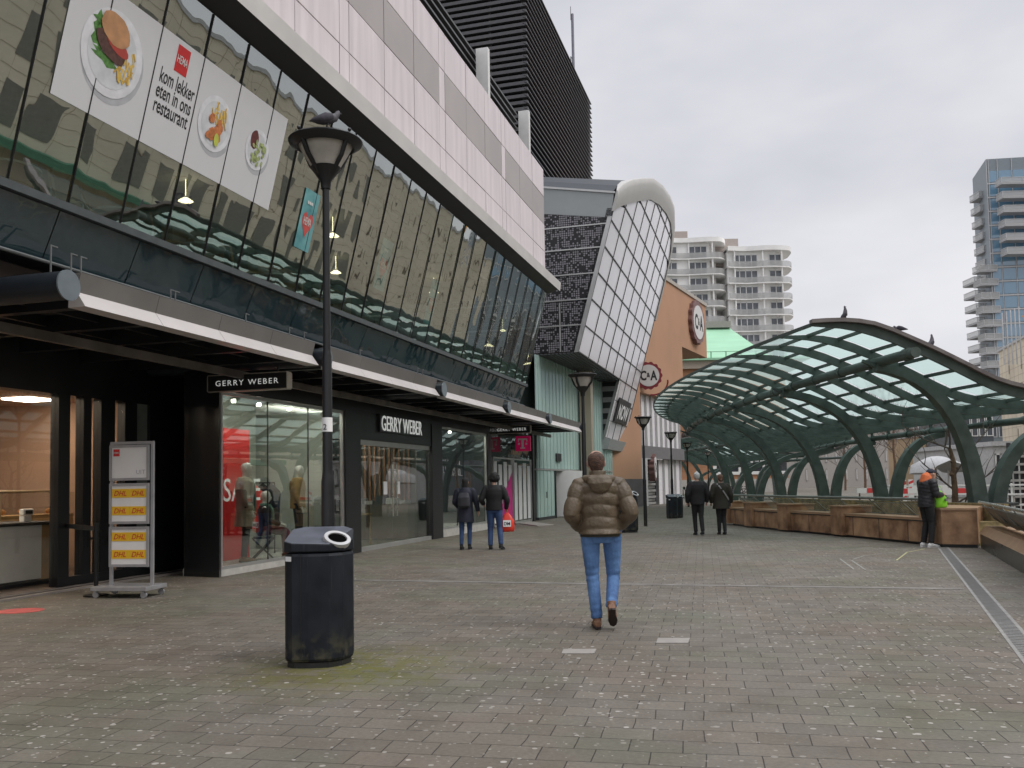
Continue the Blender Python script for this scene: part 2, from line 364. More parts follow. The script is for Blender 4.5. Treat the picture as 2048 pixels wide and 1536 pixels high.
# panel wall in rows, with joints as real gaps over a dark core
WD = 7.0; Z0, Z1 = 8.42, 12.1
mb = MB(); mb.fb(TS,TE-.02,WD+.03,WD+1,Z0,Z1-.04); obj('wall_core', mb, M_joint, bld)
rows = [Z0+.02, 9.28, 10.22, 11.16, Z1]
cols = []; t = 29.1
while t > TS:
    for wdt in (1.55,1.55,1.55,.38):
        cols.append((t-wdt, t)); t -= wdt
wall = MB(); perf = MB()
for (a,b) in cols:
    for r in range(4):
        tgt = wall
        if r == 2 and b-a > 1 and a > 8: tgt = perf
        g = .012; o_ = R.uniform(-.004,.004)
        tgt.fb(a+g,b-g,WD+o_,WD+.028,rows[r]+g,rows[r+1]-g)
obj('wall', wall, M_pink, bld); obj('perforated_wall', perf, M_perf, bld)
# louvres on the roof edge
mb = MB()
for i in range(6): z = Z1+.08+i*.235; mb.fb(TS,27.38,WD+.42,WD+.56,z,z+.06)
obj('louvre', mb, mat('louvre_edge',(.10,.10,.10),.4,metal=.5), bld)
mb = MB(); mb.fb(TS,27.36,WD+.75,WD+.9,Z1-.1,Z1+1.35); obj('louvre_backing', mb, M_black, bld)
for t in (23.05, 27.42):
    mb = MB(); mb.fb(t-.09,t+.09,WD+.02,WD+.36,Z1-.02,Z1+1.36); obj('post', mb, M_white, bld)
mb = MB(); mb.fb(TS,TE-.02,WD+1.02,WD+8,7.95,Z1-.3); obj('upper_storey', mb, M_dark, bld)
# slanted glazing
W = (F(0,*TOP)-F(0,*SILL)); WL = W.length; Wn = W.normalized(); GN = UU.cross(Wn).normalized()
def G(t,k,out=0.0): return F(t,*SILL) + W*k + GN*out
def on_glass(px,py):
    r = ray(px,py); P0 = F(0,*SILL)-Vector((0,0,EYE)); k = P0.dot(GN)/r.dot(GN); p = r*k-P0
    return p.dot(UU), p.dot(Wn)/WL
M_glass = glass('facade_glass', (.68,.80,.73), 5.4, .0, wave=.008, wscale=1.1, gcol=(.86,.90,.86), wstretch=(1,1,.45))
mull = []; t = 7.64
while t > TS: t -= .87
while t < TE-.2: mull.append(t); t += .87
mull.append(TE)
for i in range(len(mull)-1):
    a,b = mull[i],mull[i+1]; mb = MB()
    e = [R.uniform(-.009,0) for _ in range(4)]
    if a > 18: e = [x*2.4 for x in e]
    mb.poly([G(a+.004,0,e[0]),G(b-.004,0,e[1]),G(b-.004,1,e[2]),G(a+.004,1,e[3])])
    obj('window', mb, M_glass, bld)
mb = MB()
for t in mull:
    mb.prism([G(t-.007,0,.014),G(t+.007,0,.014),G(t+.007,0,-.004),G(t-.007,0,-.004)], W)
obj('mullion', mb, M_blackm, bld)
mb = MB(); mb.poly([F(TE,*SILL),F(TE,11,SILL[1]),F(TE,11,TOP[1]),F(TE,*TOP)]); obj('end_glazing', mb, M_glass, bld)
mb = MB(); mb.poly([F(TE-.01,8.0,4.2),F(TE-.01,11,4.2),F(TE-.01,11,4.84),F(TE-.01,7.8,4.84)]); obj('end_spandrel', mb, M_teal, bld)
# restaurant interior seen through the glass
M_int = mat('interior_green_wall', (.13,.17,.14), .8, var=.3, scale=1.2); M_wood = mat('warm_wood', (.50,.32,.15), .6, var=.2, scale=3)
M_floor = mat('interior_floor', (.12,.10,.085), .5, var=.2)
mb = MB(); mb.fb(TS,TE-.1,13.0,13.2,4.85,7.9); obj('back_wall', mb, M_int, bld)
mb = MB(); mb.fb(TS,TE-.1,8.42,13.2,4.60,4.80); obj('floor', mb, M_floor, bld)
mb = MB(); mb.fb(TS,TE-.1,8.21,13.2,7.81,7.94); obj('ceiling', mb, mat('interior_ceiling',(.30,.31,.29),.8), bld)
M_lamp = emis('warm_lamp', (1,.80,.50), 4); M_lampw = emis('cool_lamp', (1,.95,.85), 10)
for t in (1.5,4.5,7.5,11,14,17.5,21,24.5):
    mb = MB(); mb.fb(t-.4,t+1.6,12.7,12.99,4.85,7.6); obj('wood_panel', mb, M_wood, bld)
for i,t in enumerate([x*3.3-1 for x in range(9)]):
    mb = MB(); c = F(t,9.6+(i%2)*1.6,7.35); mb.lathe(c,[(.001,.07),(.05,.07),(.15,0),(.001,0)],16); mb.tube(c+Vector((0,0,.12)),c+Vector((0,0,.46)),.008,6)
    obj('pendant_lamp', mb, M_lamp, bld, smooth=40)
ch = MB()
def cafe_set(root_t, i):
    c = F(root_t, 9.0, 4.80)
    t_ = thing('cafe_table', 'white cafe table behind the upper glass, %s from the left'%['first','second','third','fourth','fifth','sixth','seventh','eighth'][i], 'table', c, 'tables behind the restaurant glass')
    mb = MB(); mb.prism([c+Vector((.38*math.cos(a*.3927),.38*math.sin(a*.3927),.72)) for a in range(16)],(0,0,.03)); obj('tabletop', mb, M_white, t_)
    mb = MB(); mb.tube(c,c+Vector((0,0,.72)),.03); mb.lathe(c,[(.001,.03),(.22,.015),(.22,0)],16); obj('leg', mb, M_alu, t_)
for i,t in enumerate((8.9,10.9,12.9,15.2,17.4,19.8)): cafe_set(t,i)
M_chairw = M_white
def chair(c, rz, label):
    t_ = thing('cafe_chair', label, 'chair', c, 'chairs behind the restaurant glass'); rm = Matrix.Rotation(rz,3,'Z')
    P = lambda x,y,z: c + rm @ Vector((x,y,z))
    mb = MB(); mb.hexa([P(-.2,-.2,.43),P(.2,-.2,.43),P(.2,.2,.43),P(-.2,.2,.43),P(-.2,-.2,.46),P(.2,-.2,.46),P(.2,.2,.46),P(-.2,.2,.46)]); obj('seat', mb, M_wood, t_)
    mb = MB(); mb.hexa([P(-.2,.18,.62),P(.2,.18,.62),P(.2,.21,.62),P(-.2,.21,.62),P(-.2,.22,.86),P(.2,.22,.86),P(.2,.25,.86),P(-.2,.25,.86)]); obj('backrest', mb, M_wood, t_)
    for sx in (-.18,.18):
        for sy in (-.18,.2):
            mb = MB(); mb.tube(P(sx,sy,0),P(sx,sy,.62 if sy>0 else .44),.013,6); obj('leg', mb, M_chairw, t_)
for i,(t,n_) in enumerate(((9.6,'beside the burger poster'),(11.6,'below the restaurant lettering'),(13.7,'under the salad bowl poster'),(16.1,'behind the heart banner'))): chair(F(t,8.7,4.80), 1.9, 'wooden chair with white legs standing on the upper floor '+n_)

# food poster behind the glass
def gquad(mb, t0,t1,k0,k1,out): mb.poly([G(t0,k0,out),G(t1,k0,out),G(t1,k1,out),G(t0,k1,out)])
tA,kA = on_glass(100,182); tB,kB = on_glass(535,423); tC,kC = on_glass(577,240); tD,kD = on_glass(145,0)
k0 = (kA+kB)/2; k1 = kC
pst = thing('restaurant_poster', 'wide white poster with food plates and restaurant lettering behind the leaning glass', 'poster', G((tA+tB)/2,k0,.02))
mb = MB(); gquad(mb,tA,tB,k0,k1,.007); obj('sheet', mb, mat('poster_white',(.70,.70,.72),.7,var=.01), pst)
def plate(px,py,r,name,depthcol=(.78,.79,.82)):
    t,k = on_glass(px,py); c = G(t,k,.0125)
    mb = MB(); mb.disc(c+UU*.03-Wn*.06-GN*.004, UU*(r*1.02), Wn*(r*1.02)); mb.disc
    obj('plate_shade_print', mb, mat('print_grey',(.50,.51,.54),.7), pst)
    mb = MB(); mb.disc(c, UU*r, Wn*r); obj('plate_print', mb, mat('print_plate',depthcol,.6), pst)
    mb = MB(); mb.disc(c+GN*.002, UU*r*.80, Wn*r*.80); obj('plate_well_print', mb, mat('print_plate_in',(.68,.70,.73),.6), pst)
    return t,k,c
def blob(mb, c, x, y, rx, ry, rot=0, lift=.004, n=14, jag=.0):
    ax = (UU*math.cos(rot)+Wn*math.sin(rot))*rx; ay = (Wn*math.cos(rot)-UU*math.sin(rot))*ry
    ph = R.random()*6
    mb.disc(c+UU*x+Wn*y+GN*lift, ax, ay, n, fn=lambda a: 1+jag*math.sin(5*a+ph)+jag*.6*math.sin(9*a+ph))
def fries(c, x, y, w_, h_, n_, lift):
    mb = MB(); mb2 = MB()
    for i in range(n_):
        (mb if i%2 else mb2).poly([]) if False else None
        px_, py_ = x+R.uniform(-w_,w_), y+R.uniform(-h_,h_); a = R.uniform(.9,2.2); l = R.uniform(.09,.15)
        q = mb if i%2 else mb2; d = UU*math.cos(a)+Wn*math.sin(a); s = (Wn*math.cos(a)-UU*math.sin(a))*.011; o = c+UU*px_+Wn*py_+GN*(lift+i*.0002)
        q.poly([o-d*l/2-s,o+d*l/2-s,o+d*l/2+s,o-d*l/2+s])
    obj('fries_print', mb, mat('print_fries',(.80,.55,.13),.6), pst); obj('fries_shade_print', mb2, mat('print_fries2',(.62,.38,.07),.6), pst)
t,k,c = plate(224,108,.50,'plate')
mb = MB(); blob(mb,c,-.24,.12,.13,.16,0,.003,jag=.16); blob(mb,c,-.10,-.10,.22,.06,-.2,.003,jag=.2); blob(mb,c,-.28,.28,.09,.08,0,.003,jag=.25); obj('salad_print', mb, mat('print_leaf',(.10,.25,.06),.6,var=.4,scale=25), pst)
fries(c,.22,-.02,.12,.22,34,.005)
mb = MB(); blob(mb,c,-.06,.06,.27,.13,-.35,.012,jag=.03); obj('patty_print', mb, mat('print_meat',(.11,.05,.04),.6,var=.4,scale=20), pst)
mb = MB(); blob(mb,c,.04,.11,.20,.08,-.3,.014); obj('tomato_print', mb, mat('print_tomato',(.50,.07,.05),.6), pst)
mb = MB(); blob(mb,c,-.04,.27,.25,.17,-.3,.016,18,.02); obj('bun_print', mb, mat('print_bun',(.56,.29,.14),.6,var=.2,scale=6), pst)
t,k,c = plate(429,248,.38,'plate')
fries(c,.06,.13,.17,.13,30,.004)
mb = MB()
for i in range(14): blob(mb,c,R.uniform(-.2,.12),R.uniform(-.2,.08),.065,.05,R.random()*3,.011+i*.0004,jag=.06)
obj('chicken_print', mb, mat('print_chicken',(.58,.20,.07),.6,var=.35,scale=14), pst)
mb = MB(); blob(mb,c,.07,-.2,.055,.09,.2,.018); obj('lime_print', mb, mat('print_lime',(.55,.60,.10),.6), pst)
t,k,c = plate(513,300,.30,'bowl')
mb = MB(); blob(mb,c,-.12,.12,.10,.14,0,.005,jag=.08); obj('stew_print', mb, mat('print_stew',(.14,.035,.03),.6,var=.3,scale=20), pst)
mb = MB()
for i in range(30): blob(mb,c,R.uniform(-.13,.19),R.uniform(-.2,.13),.04,.028,R.random()*3,.006+i*.0003,8)
obj('peas_print', mb, mat('print_peas',(.36,.43,.18),.6,var=.5,scale=30), pst)
t,k = on_glass(364,122); c = G(t,k,.010); hw = .125
mb = MB(); mb.poly([c-UU*hw-Wn*.17,c+UU*hw-Wn*.17,c+UU*hw+Wn*.17,c-UU*hw+Wn*.17]); obj('logo_square', mb, M_red, pst)
M_ink = mat('black_ink',(.015,.015,.015),.6)
mb = MB(); text_mb(mb,'HEMA',c-UU*(hw*.84)-Wn*.05+GN*.003,UU,Wn,.10,.21,bold=.008); obj('logo_lettering', mb, M_white, pst)
for i,(s,wd) in enumerate((('kom lekker',.70),('eten in ons',.70),('restaurant',.68))):
    t,k = on_glass([317,309,304][i],[160,189,219][i]); mb = MB(); text_mb(mb,s,G(t,k,.010),UU,Wn,.185,wd,bold=.012); obj('lettering', mb, M_ink, pst)
# heart banners
M_banner = mat('teal_banner', (.10,.36,.40), .7, var=.3, scale=3, col2=(.22,.50,.52)); M_heart = mat('heart_red', (.60,.10,.09), .7)
def heart_banner(px0,py0,px1,py1,label,OUT=-.05):     # bottom-left and top-right corners
    t0,k0_ = on_glass(px0,py0); t1,k1_ = on_glass(px1,py1)
    r_ = thing('heart_banner', label, 'banner', G(t0,k0_,-.05), 'teal banners behind the leaning glass')
    mb = MB(); gquad(mb,t0,t1,k0_,k1_,OUT); obj('sheet', mb, M_banner, r_)
    c = G((t0+t1)/2,(k0_*.55+k1_*.45),OUT+.005); w_ = (t1-t0)*.36; h = w_*1.25; pts = []
    for i in range(32):
        a = 2*math.pi*i/32; x = 16*math.sin(a)**3; y = 13*math.cos(a)-5*math.cos(2*a)-2*math.cos(3*a)-math.cos(4*a)
        pts.append(c+UU*(x/16*w_)+Wn*(y/15*h))
    mb = MB(); mb.poly(pts[::-1]); obj('heart', mb, M_heart, r_)
    mb = MB(); text_mb(mb,'HEMA',c-UU*w_*.72-Wn*.03+GN*.004,UU,Wn,.13,w_*1.4,bold=.01); obj('lettering', mb, M_white, r_)
    mb = MB()
    for j,x in enumerate((-.55,-.2,.15)): blob(mb,c,x*w_,h*1.55,.03,.03,0,.004)
    obj('small_heart', mb, M_white, r_)
heart_banner(586,492,640,392,'bright teal banner with a red heart, beside the large food poster',.012)
heart_banner(750,575,792,488,'faint teal heart banner, second from the left behind the leaning glass')
heart_banner(850,646,884,566,'faint teal heart banner, furthest right behind the leaning glass')

# ------------------------------------------------------------------ canopy over the shop fronts
cano = thing('shop_canopy', 'dark canopy with a pale metal edge above the shop fronts', 'canopy', F(20,7.5,3.6))
tubes = [7.84, 13.7, 19.4, 24.8, 29.9, 35.6]
segs = [(8.12,13.45),(13.95,19.2),(19.6,24.6),(25.0,29.75),(30.05,36.0)]
M_grey = mat('grey_fascia', (.20,.19,.18), .5, metal=.2, var=.12, scale=1)
M_bright = mat('bright_fascia', (.62,.585,.57), .35, metal=.15, var=.06, scale=1.2)
for (a,b) in segs:
    n = 4; wdt = (b-a)/n
    lo = MB(); hi = MB()
    for i in range(n):
        p,q = a+i*wdt+.004, a+(i+1)*wdt-.004
        lo.prism([F(p,7.14,3.53),F(p,7.26,3.70),F(p,7.36,3.70),F(p,7.37,3.53)], UU*(q-p))
        hi.prism([F(p,7.26,3.703),F(p,7.20,3.91),F(p,7.40,3.91),F(p,7.36,3.703)], UU*(q-p))
    obj('fascia', lo, M_bright, cano); obj('upper_fascia', hi, M_grey, cano)
    mb = MB(); mb.fb(a,b,7.38,10.6,3.80,3.86); obj('roof', mb, M_dark, cano)
    for i in range(5):
        t = a+.3+i*(b-a-.6)/4; mb = MB(); mb.fb(t-.06,t+.06,7.40,10.6,3.58,3.80); obj('beam', mb, M_black, cano)
    for i in range(1,4):
        d = 7.4+i*.8; mb = MB(); mb.fb(a,b,d-.03,d+.03,3.66,3.79); obj('purlin', mb, M_black, cano)
mb = MB(); mb.fb(0,8.1,8.3,10.6,3.80,3.86); obj('roof', mb, M_dark, cano)
mb = MB(); mb.fb(0,36,8.55,8.63,3.38,3.50); obj('trim', mb, mat('brown_trim',(.16,.14,.125),.5,metal=.3,var=.4,scale=2), cano)
for t in tubes:
    r_ = .155 if t < 30 else .14
    mb = MB(); mb.loft([F(t,7.12,3.70),F(t,10.6,3.70)],r_,28); tb = obj('crossbeam', mb, mat('blue_black_tube',(.022,.028,.036),.4,metal=.2), cano, smooth=50)
    mb = MB(); mb.loft([F(t,7.10,3.70),F(t,7.118,3.70)],r_+.01,28); obj('end_cap', mb, mat('pale_cap',(.15,.18,.20),.35), cano, smooth=50)
mb = MB()
for (t,d) in ((7.9,7.4),(8.25,7.45),(8.4,7.45),(10.2,7.6),(10.3,7.6),(12,7.6),(13.3,7.6),(13.8,7.6),(16,7.6),(19.0,7.6),(19.3,7.6)):
    mb.tube(F(t,d,3.86),F(t,d,4.18),.011,6); mb.tube(F(t,d,4.17),F(t+.09,d,4.17),.011,6)
mb.tube(F(TS,7.82,4.12),F(TE,7.82,4.12),.022,8)
obj('snow_guard', mb, mat('guard_dark',(.16,.17,.17),.5,metal=.4), cano)
# ------------------------------------------------------------------ people
M_skin = mat('skin', (.46,.27,.20), .55, var=.08, scale=10)
M_skinp = mat('pale_skin', (.50,.31,.24), .55, var=.08, scale=10)
def remesh(o, vox, it=6, fac=.5):
    m = o.modifiers.new('remesh','REMESH'); m.mode = 'VOXEL'; m.voxel_size = vox; m.use_smooth_shade = True
    s = o.modifiers.new('smooth','SMOOTH'); s.iterations = it; s.factor = fac
def V3(x,y,z): return Vector((x,y,z))
def pose(**k):
    p = dict(hipL=V3(-.09,0,.92),hipR=V3(.09,0,.92),kneeL=V3(-.10,.02,.50),kneeR=V3(.10,.02,.50),ankL=V3(-.10,-.02,.09),ankR=V3(.10,-.02,.09),
        footL=V3(0,1,0),footR=V3(0,1,0),pel=V3(0,0,.95),wai=V3(0,0,1.08),che=V3(0,-.005,1.28),nek=V3(0,-.01,1.46),head=V3(0,.02,1.625),look=V3(0,1,0),
        shoL=V3(-.185,0,1.41),shoR=V3(.185,0,1.41),elbL=V3(-.25,-.03,1.13),elbR=V3(.25,-.03,1.13),wriL=V3(-.25,.05,.88),wriR=V3(.25,.05,.88),w=1.0)
    for a,b in k.items(): p[a] = V3(*b) if isinstance(b,(tuple,list)) else b
    return p
def hand(mb, wr, d, side):      # palm, four fingers, thumb
    d = d.normalized(); up = Vector((0,1,0)) if abs(d.y) < .8 else Vector((0,0,1)); s = d.cross(up).normalized(); b = s.cross(d).normalized()
    mb.loft([wr, wr+d*.045, wr+d*.09],[(.022,.026),(.018,.04),(.015,.038)],8,ref=tuple(s))
    for i in range(4):
        o = wr + d*.085 + b*((i-1.5)*.020); L_ = (.058,.07,.074,.056)[i]; cu = s*(.35*side)
        mb.loft([o, o+(d+cu*.3).normalized()*L_*.5, o+(d+cu*.3).normalized()*L_*.5+(d+cu*1.6).normalized()*L_*.5],[.010,.009,.007],6)
    o = wr+d*.03+b*.034; mb.loft([o,o+(d*.7+b*.7)*.035,o+(d*.7+b*.7)*.035+d*.03],[.012,.011,.008],6)
def head_mb(mb, c, look, s=1.0):
    look = Vector((look.x,look.y,0)).normalized(); r = Vector((look.y,-look.x,0)); z = Vector((0,0,1))
    def P(a,b,h): return c + (r*a + look*b + z*h)*s
    mb.loft([P(0,-.01,-.125),P(0,.012,-.10),P(0,.012,-.06),P(0,.005,-.01),P(0,0,.04),P(0,-.004,.08),P(0,-.008,.105),P(0,-.01,.115)],
            [(.03*s,.035*s),(.05*s,.062*s),(.064*s,.082*s),(.074*s,.094*s),(.077*s,.098*s),(.066*s,.085*s),(.042*s,.055*s),(.012*s,.016*s)],16,ref=tuple(look))
    mb.loft([P(0,.09,.02),P(0,.108,-.015),P(0,.118,-.03),P(0,.095,-.038)],[.007*s,.011*s,.014*s,.012*s],8)     # nose
    mb.loft([P(-.022,.09,-.066),P(0,.098,-.066),P(.022,.09,-.066)],[.005*s,.010*s,.005*s],6)                      # mouth
    for q in (-1,1):
        mb.ball(P(q*.078,-.005,-.005),(.016*s,.022*s,.036*s),8,6); mb.ball(P(q*.032,.082,.012),(.016*s,.012*s,.010*s),8,6)
def leg_path(p, S):
    h,k,a = p['hip'+S],p['knee'+S],p['ank'+S]; return h,k,a
def foot_pts(p,S):
    a = p['ank'+S]; f = p['foot'+S].normalized(); heel = a - f*.06; return a,f,heel
def person(name, loc, rz, P, label, cat='person', group=None, skin=None, sc_=1.0, vox=.012, top=None, legs=None, shoes=None, hair=None, mannequin=False, extra=None, sleeve_r=1.0):
    skin = skin or M_skin; w_ = P['w']
    mb = MB()
    for S in 'LR':
        h,k,a = leg_path(P,S); mb.loft([h+V3(0,0,.03),h*.6+k*.4,k,k*.55+a*.45,a],[.088,.078,.056,.056,.036],12)
        a,f,heel = foot_pts(P,S); up = V3(0,0,1)
        mb.loft([heel-V3(0,0,.035),a+f*.02-V3(0,0,.045),a+f*.10-V3(0,0,.055),a+f*.18-V3(0,0,.065)],[(.030,.035),(.034,.040),(.040,.028),(.026,.018)],8,ref=(0,0,1))
        s,e,wr = P['sho'+S],P['elb'+S],P['wri'+S]
        mb.loft([s*.85+P['nek']*.15-V3(0,0,.02),s,s*.5+e*.5,e,e*.6+wr*.4,wr],[.05,.054,.046,.040,.038,.027],10)
        hand(mb, wr, P.get('hand'+S) or (wr-e), 1 if S=='L' else -1)
    mb.loft([P['pel']-V3(0,0,.07),P['pel'],P['wai'],P['che'],P['nek']-V3(0,0,.07),P['nek']],[(.14*w_,.10),(.165*w_,.11),(.14*w_,.098),(.168*w_,.115),(.14*w_,.085),(.055,.055)],16)
    mb.loft([P['nek']-V3(0,0,.03),P['nek']*.5+P['head']*.5-V3(0,0,.02),P['head']-V3(0,0,.05)],[.062,.052,.055],12)
    head_mb(mb,P['head'],P['look'],P.get('hs',1.0))
    body = obj(name, mb, skin); remesh(body, vox, 4); tag(body, label, cat, group)
    kids = []
    def kid(nm, mb, m, v=None, it=5, lb=None):
        o = obj(nm, mb, m); o.parent = body
        if v: remesh(o, v, it)
        if lb: o['label'] = lb
        kids.append(o); return o
    if legs:
        mb = MB(); x = legs.get('x',.016)
        for S in 'LR':
            h,k,a = leg_path(P,S); A = a+V3(0,0,.0) if not legs.get('short') else a*.65+k*.35
            n = 60; path = []; rad = []
            for i in range(n+1):
                u = i/n
                q = (h+V3(0,0,.05)).lerp(k,u*2) if u < .5 else k.lerp(A,u*2-1)
                base = (.098+(.060-.098)*u*2) if u<.5 else (.060+(legs.get('hem',.048)-.060)*(u*2-1))
                wr_ = 0
                path.append(q); rad.append(base+x*.6+wr_)
            def crease(uu,a,S=S):
                amp = .055*math.exp(-((uu-.5)/.10)**2)+.075*max(0,(uu-.80)/.2)+.03*math.exp(-((uu-.05)/.08)**2)+.008
                return 1+amp*math.sin(uu*74+1.6*math.sin(a+(1 if S=='L' else 2.6))+.5*math.sin(2*a))
            mb.loft(path,rad,18,fn=crease)
        mb.loft([P['pel']-V3(0,0,.10),P['pel']-V3(0,0,.02),P['pel']+V3(0,0,.10),P['wai']],[(.13*w_,.105),(.178*w_,.13),(.162*w_,.118),(.15*w_,.11)],18)
        kid('trousers', mb, legs['m'], vox, 3)
    if shoes:
        mb = MB()
        for S in 'LR':
            a,f,heel = foot_pts(P,S); hh = f.cross(V3(1,0,0)) if abs(f.x)<.9 else V3(0,0,1)
            dn = Vector((0,0,-1)) if abs(f.z) < .35 else f.cross(V3(1,0,0)).normalized()*(-1)
            if dn.z > 0: dn = -dn
            mb.loft([heel-f*.015+dn*.048,a+dn*.045-f*.01,a+f*.06+dn*.052,a+f*.14+dn*.062,a+f*.205+dn*.068],[(.034,.038),(.042,.046),(.044,.038),(.048,.027),(.022,.016)],12,ref=tuple(dn))
            mb.loft([a+V3(0,0,.05),a+dn*.04],[.046,.044],12)
        kid('shoes', mb, shoes['m'], vox*.8, 3)
        mb = MB()
        for S in 'LR':
            a,f,heel = foot_pts(P,S)
            dn = Vector((0,0,-1)) if abs(f.z) < .35 else f.cross(V3(1,0,0)).normalized()*(-1)
            if dn.z > 0: dn = -dn
            sd = f.cross(dn).normalized()
            pts = [a-f*.085,a-f*.07+sd*.034,a+f*.02+sd*.030,a+f*.12+sd*.046,a+f*.20+sd*.03,a+f*.228,a+f*.20-sd*.03,a+f*.12-sd*.046,a+f*.02-sd*.030,a-f*.07-sd*.034]
            mb.prism([q+dn*.072 for q in pts], dn*.018)
        kid('sole', mb, shoes.get('sole', M_dark))
    if top:
        mb = MB(); hem = top['hem']; g = top.get('g',.03); puff = top.get('puff',0); ns = top.get('ns',6); fl = top.get('flare',0)
        lean = (P['nek']-P['pel']); n = 60 if puff else 24; path=[]; rad=[]
        prof = [(hem,.165+fl,.125+fl),(1.0,.163,.122),(1.12,.155,.12),(1.28,.182,.135),(1.38,.185,.125),(1.44,.13,.10),(1.49,.075,.075)]
        for i in range(n+1):
            z = hem+(1.49-hem)*i/n
            for (z0,a0,b0),(z1,a1,b1) in zip(prof,prof[1:]):
                if z0-1e-6 <= z <= z1+1e-6: u=(z-z0)/max(1e-6,z1-z0); rr = ((a0+(a1-a0)*u)*w_+g*.8, b0+(b1-b0)*u+g); break
            zz = max(0,(z-.95)/(1.46-.95)); c = P['pel'].lerp(P['nek'],zz); c.z = (P['pel'].z + (z-.95)*(P['nek'].z-P['pel'].z)/.51)
            path.append(c); rad.append(rr)
        def fn(u,a):
            if not puff: return 1+.012*math.sin(9*u+3*a)
            ph = u*ns + .06*math.sin(3*a+4*u) - .48*max(0,math.cos(a-top.get('arc',-math.pi/2))) 
            return 1+puff*(abs(math.sin(math.pi*ph))**.45-.6)+.008*math.sin(31*u+5*math.sin(2*a))
        mb.loft(path,rad,30,fn=fn)
        for S in 'LR':
            s,e,wr = P['sho'+S],P['elb'+S],P['wri'+S]; q=[]; r_=[]; m_ = 40 if puff else 14
            pts = [s*.7+P['nek']*.3-V3(0,0,.03), s, e, wr]; rr = [.075,.088,.072,.050]
            cuts = [0,.18,.6,1]
            for i in range(m_+1):
                u=i/m_
                for j in range(3):
                    if cuts[j]-1e-6<=u<=cuts[j+1]+1e-6:
                        v=(u-cuts[j])/(cuts[j+1]-cuts[j]); q.append(pts[j].lerp(pts[j+1],v)); b_=(rr[j]+(rr[j+1]-rr[j])*v)*sleeve_r+(g-.03)
                        r_.append(b_*(1+(puff*1.3*(abs(math.sin(math.pi*u*top.get('sn',5)))**.6-.6) if puff else .03*math.sin(22*u)))); break
            mb.loft(q,r_,14)
        kid(top.get('name','jacket'), mb, top['m'], top.get('vox',vox*.8), top.get('it',2))
    if hair: 
        mb = MB(); hair(mb,P); kid(hair.__name__, mb, HAIRM[hair.__name__], vox, 3)
    if extra: extra(P, kid)
    body.location = loc; body.rotation_euler = (0,0,rz); body.scale = (sc_,)*3
    return body
M_puff = mat('olive_puffer', (.100,.073,.043), .5, var=.18, scale=5, bump=.7, bscale=17, col2=(.135,.10,.063))
M_denim = mat('blue_denim', (.06,.135,.32), .8, var=.25, scale=7, bump=.6, bscale=24, col2=(.13,.26,.52), stretch=(1,1,.6))
M_denimd = mat('dark_denim', (.035,.07,.17), .8, var=.3, scale=6, bump=.3, bscale=60)
M_cloth = mat('black_cloth', (.012,.012,.014), .8, var=.3, bump=.3, bscale=30)
M_navy = mat('navy_cloth', (.016,.019,.035), .75, var=.3, bump=.3, bscale=30)
M_brownb = mat('tan_leather', (.21,.105,.06), .5, var=.25, scale=12)
M_brownd = mat('brown_leather', (.11,.045,.03), .45, var=.25, scale=12)
M_hairb = mat('short_brown_hair', (.055,.030,.022), .75, var=.3, scale=30, bump=.8, bscale=90, col2=(.14,.075,.05))
M_hairk = mat('black_hair', (.01,.009,.009), .7, var=.3, scale=40, bump=.9, bscale=60)
M_hairg = mat('grey_hair', (.42,.42,.42), .7, var=.25, scale=40, bump=.8, bscale=80)
M_hairr = mat('auburn_hair', (.12,.06,.035), .7, var=.25, scale=40, bump=.8, bscale=80)
HAIRM = {}
def cap_of(mb,c,f=1.06,low=-.01,back=0,seg=16):
    rr = [(.074,.094,low),(.079,.100,.03),(.075,.096,.06),(.058,.074,.09),(.03,.04,.112),(.008,.01,.12)]
    mb.loft([c+V3(0,-.008,z) for _,_,z in rr],[(a*f,b*f) for a,b,_ in rr],seg)
def cropped_hair(mb,P): 
    c=P['head']; cap_of(mb,c,1.14,-.03); mb.ball(c+V3(0,-.050,-.03),(.070,.056,.075),14,8)
HAIRM['cropped_hair']=M_hairb
def curly_hair(mb,P):
    c=P['head']+V3(0,-.015,.03); mb.ball(c,(.125,.125,.12),14,10)
    for i in range(46):
        a=R.random()*6.28; h=R.uniform(-.8,1); r=math.sqrt(max(0,1-h*h)); mb.ball(c+V3(.12*r*math.cos(a),.12*r*math.sin(a),.11*h),.032,6,5)
HAIRM['curly_hair']=M_hairk
def long_hair(mb,P):
    c=P['head']; cap_of(mb,c,1.12,-.03); mb.loft([c+V3(0,-.03,.03),c+V3(0,-.05,-.06),c+V3(0,-.06,-.16),c+V3(0,-.05,-.22)],[(.08,.07),(.085,.06),(.075,.05),(.05,.035)],12)
HAIRM['long_hair']=M_hairk
def knit_cap(mb,P):
    c=P['head']; cap_of(mb,c,1.14,-.02); mb.ball(c+V3(.0,-.02,.13),.022,8,6); mb.ball(c+V3(0,-.05,-.03),(.07,.055,.06),12,8)
HAIRM['knit_cap']=mat('white_knit',(.55,.55,.54),.9,var=.2,scale=40,bump=.8)
def ponytail(mb,P):
    c=P['head']; cap_of(mb,c,1.12,-.03); mb.ball(c+V3(0,-.05,-.03),(.072,.06,.075),12,8); mb.loft([c+V3(0,-.10,-.01),c+V3(0,-.13,-.07),c+V3(0,-.115,-.14)],[.02,.026,.012],8)
HAIRM['ponytail']=M_hairr

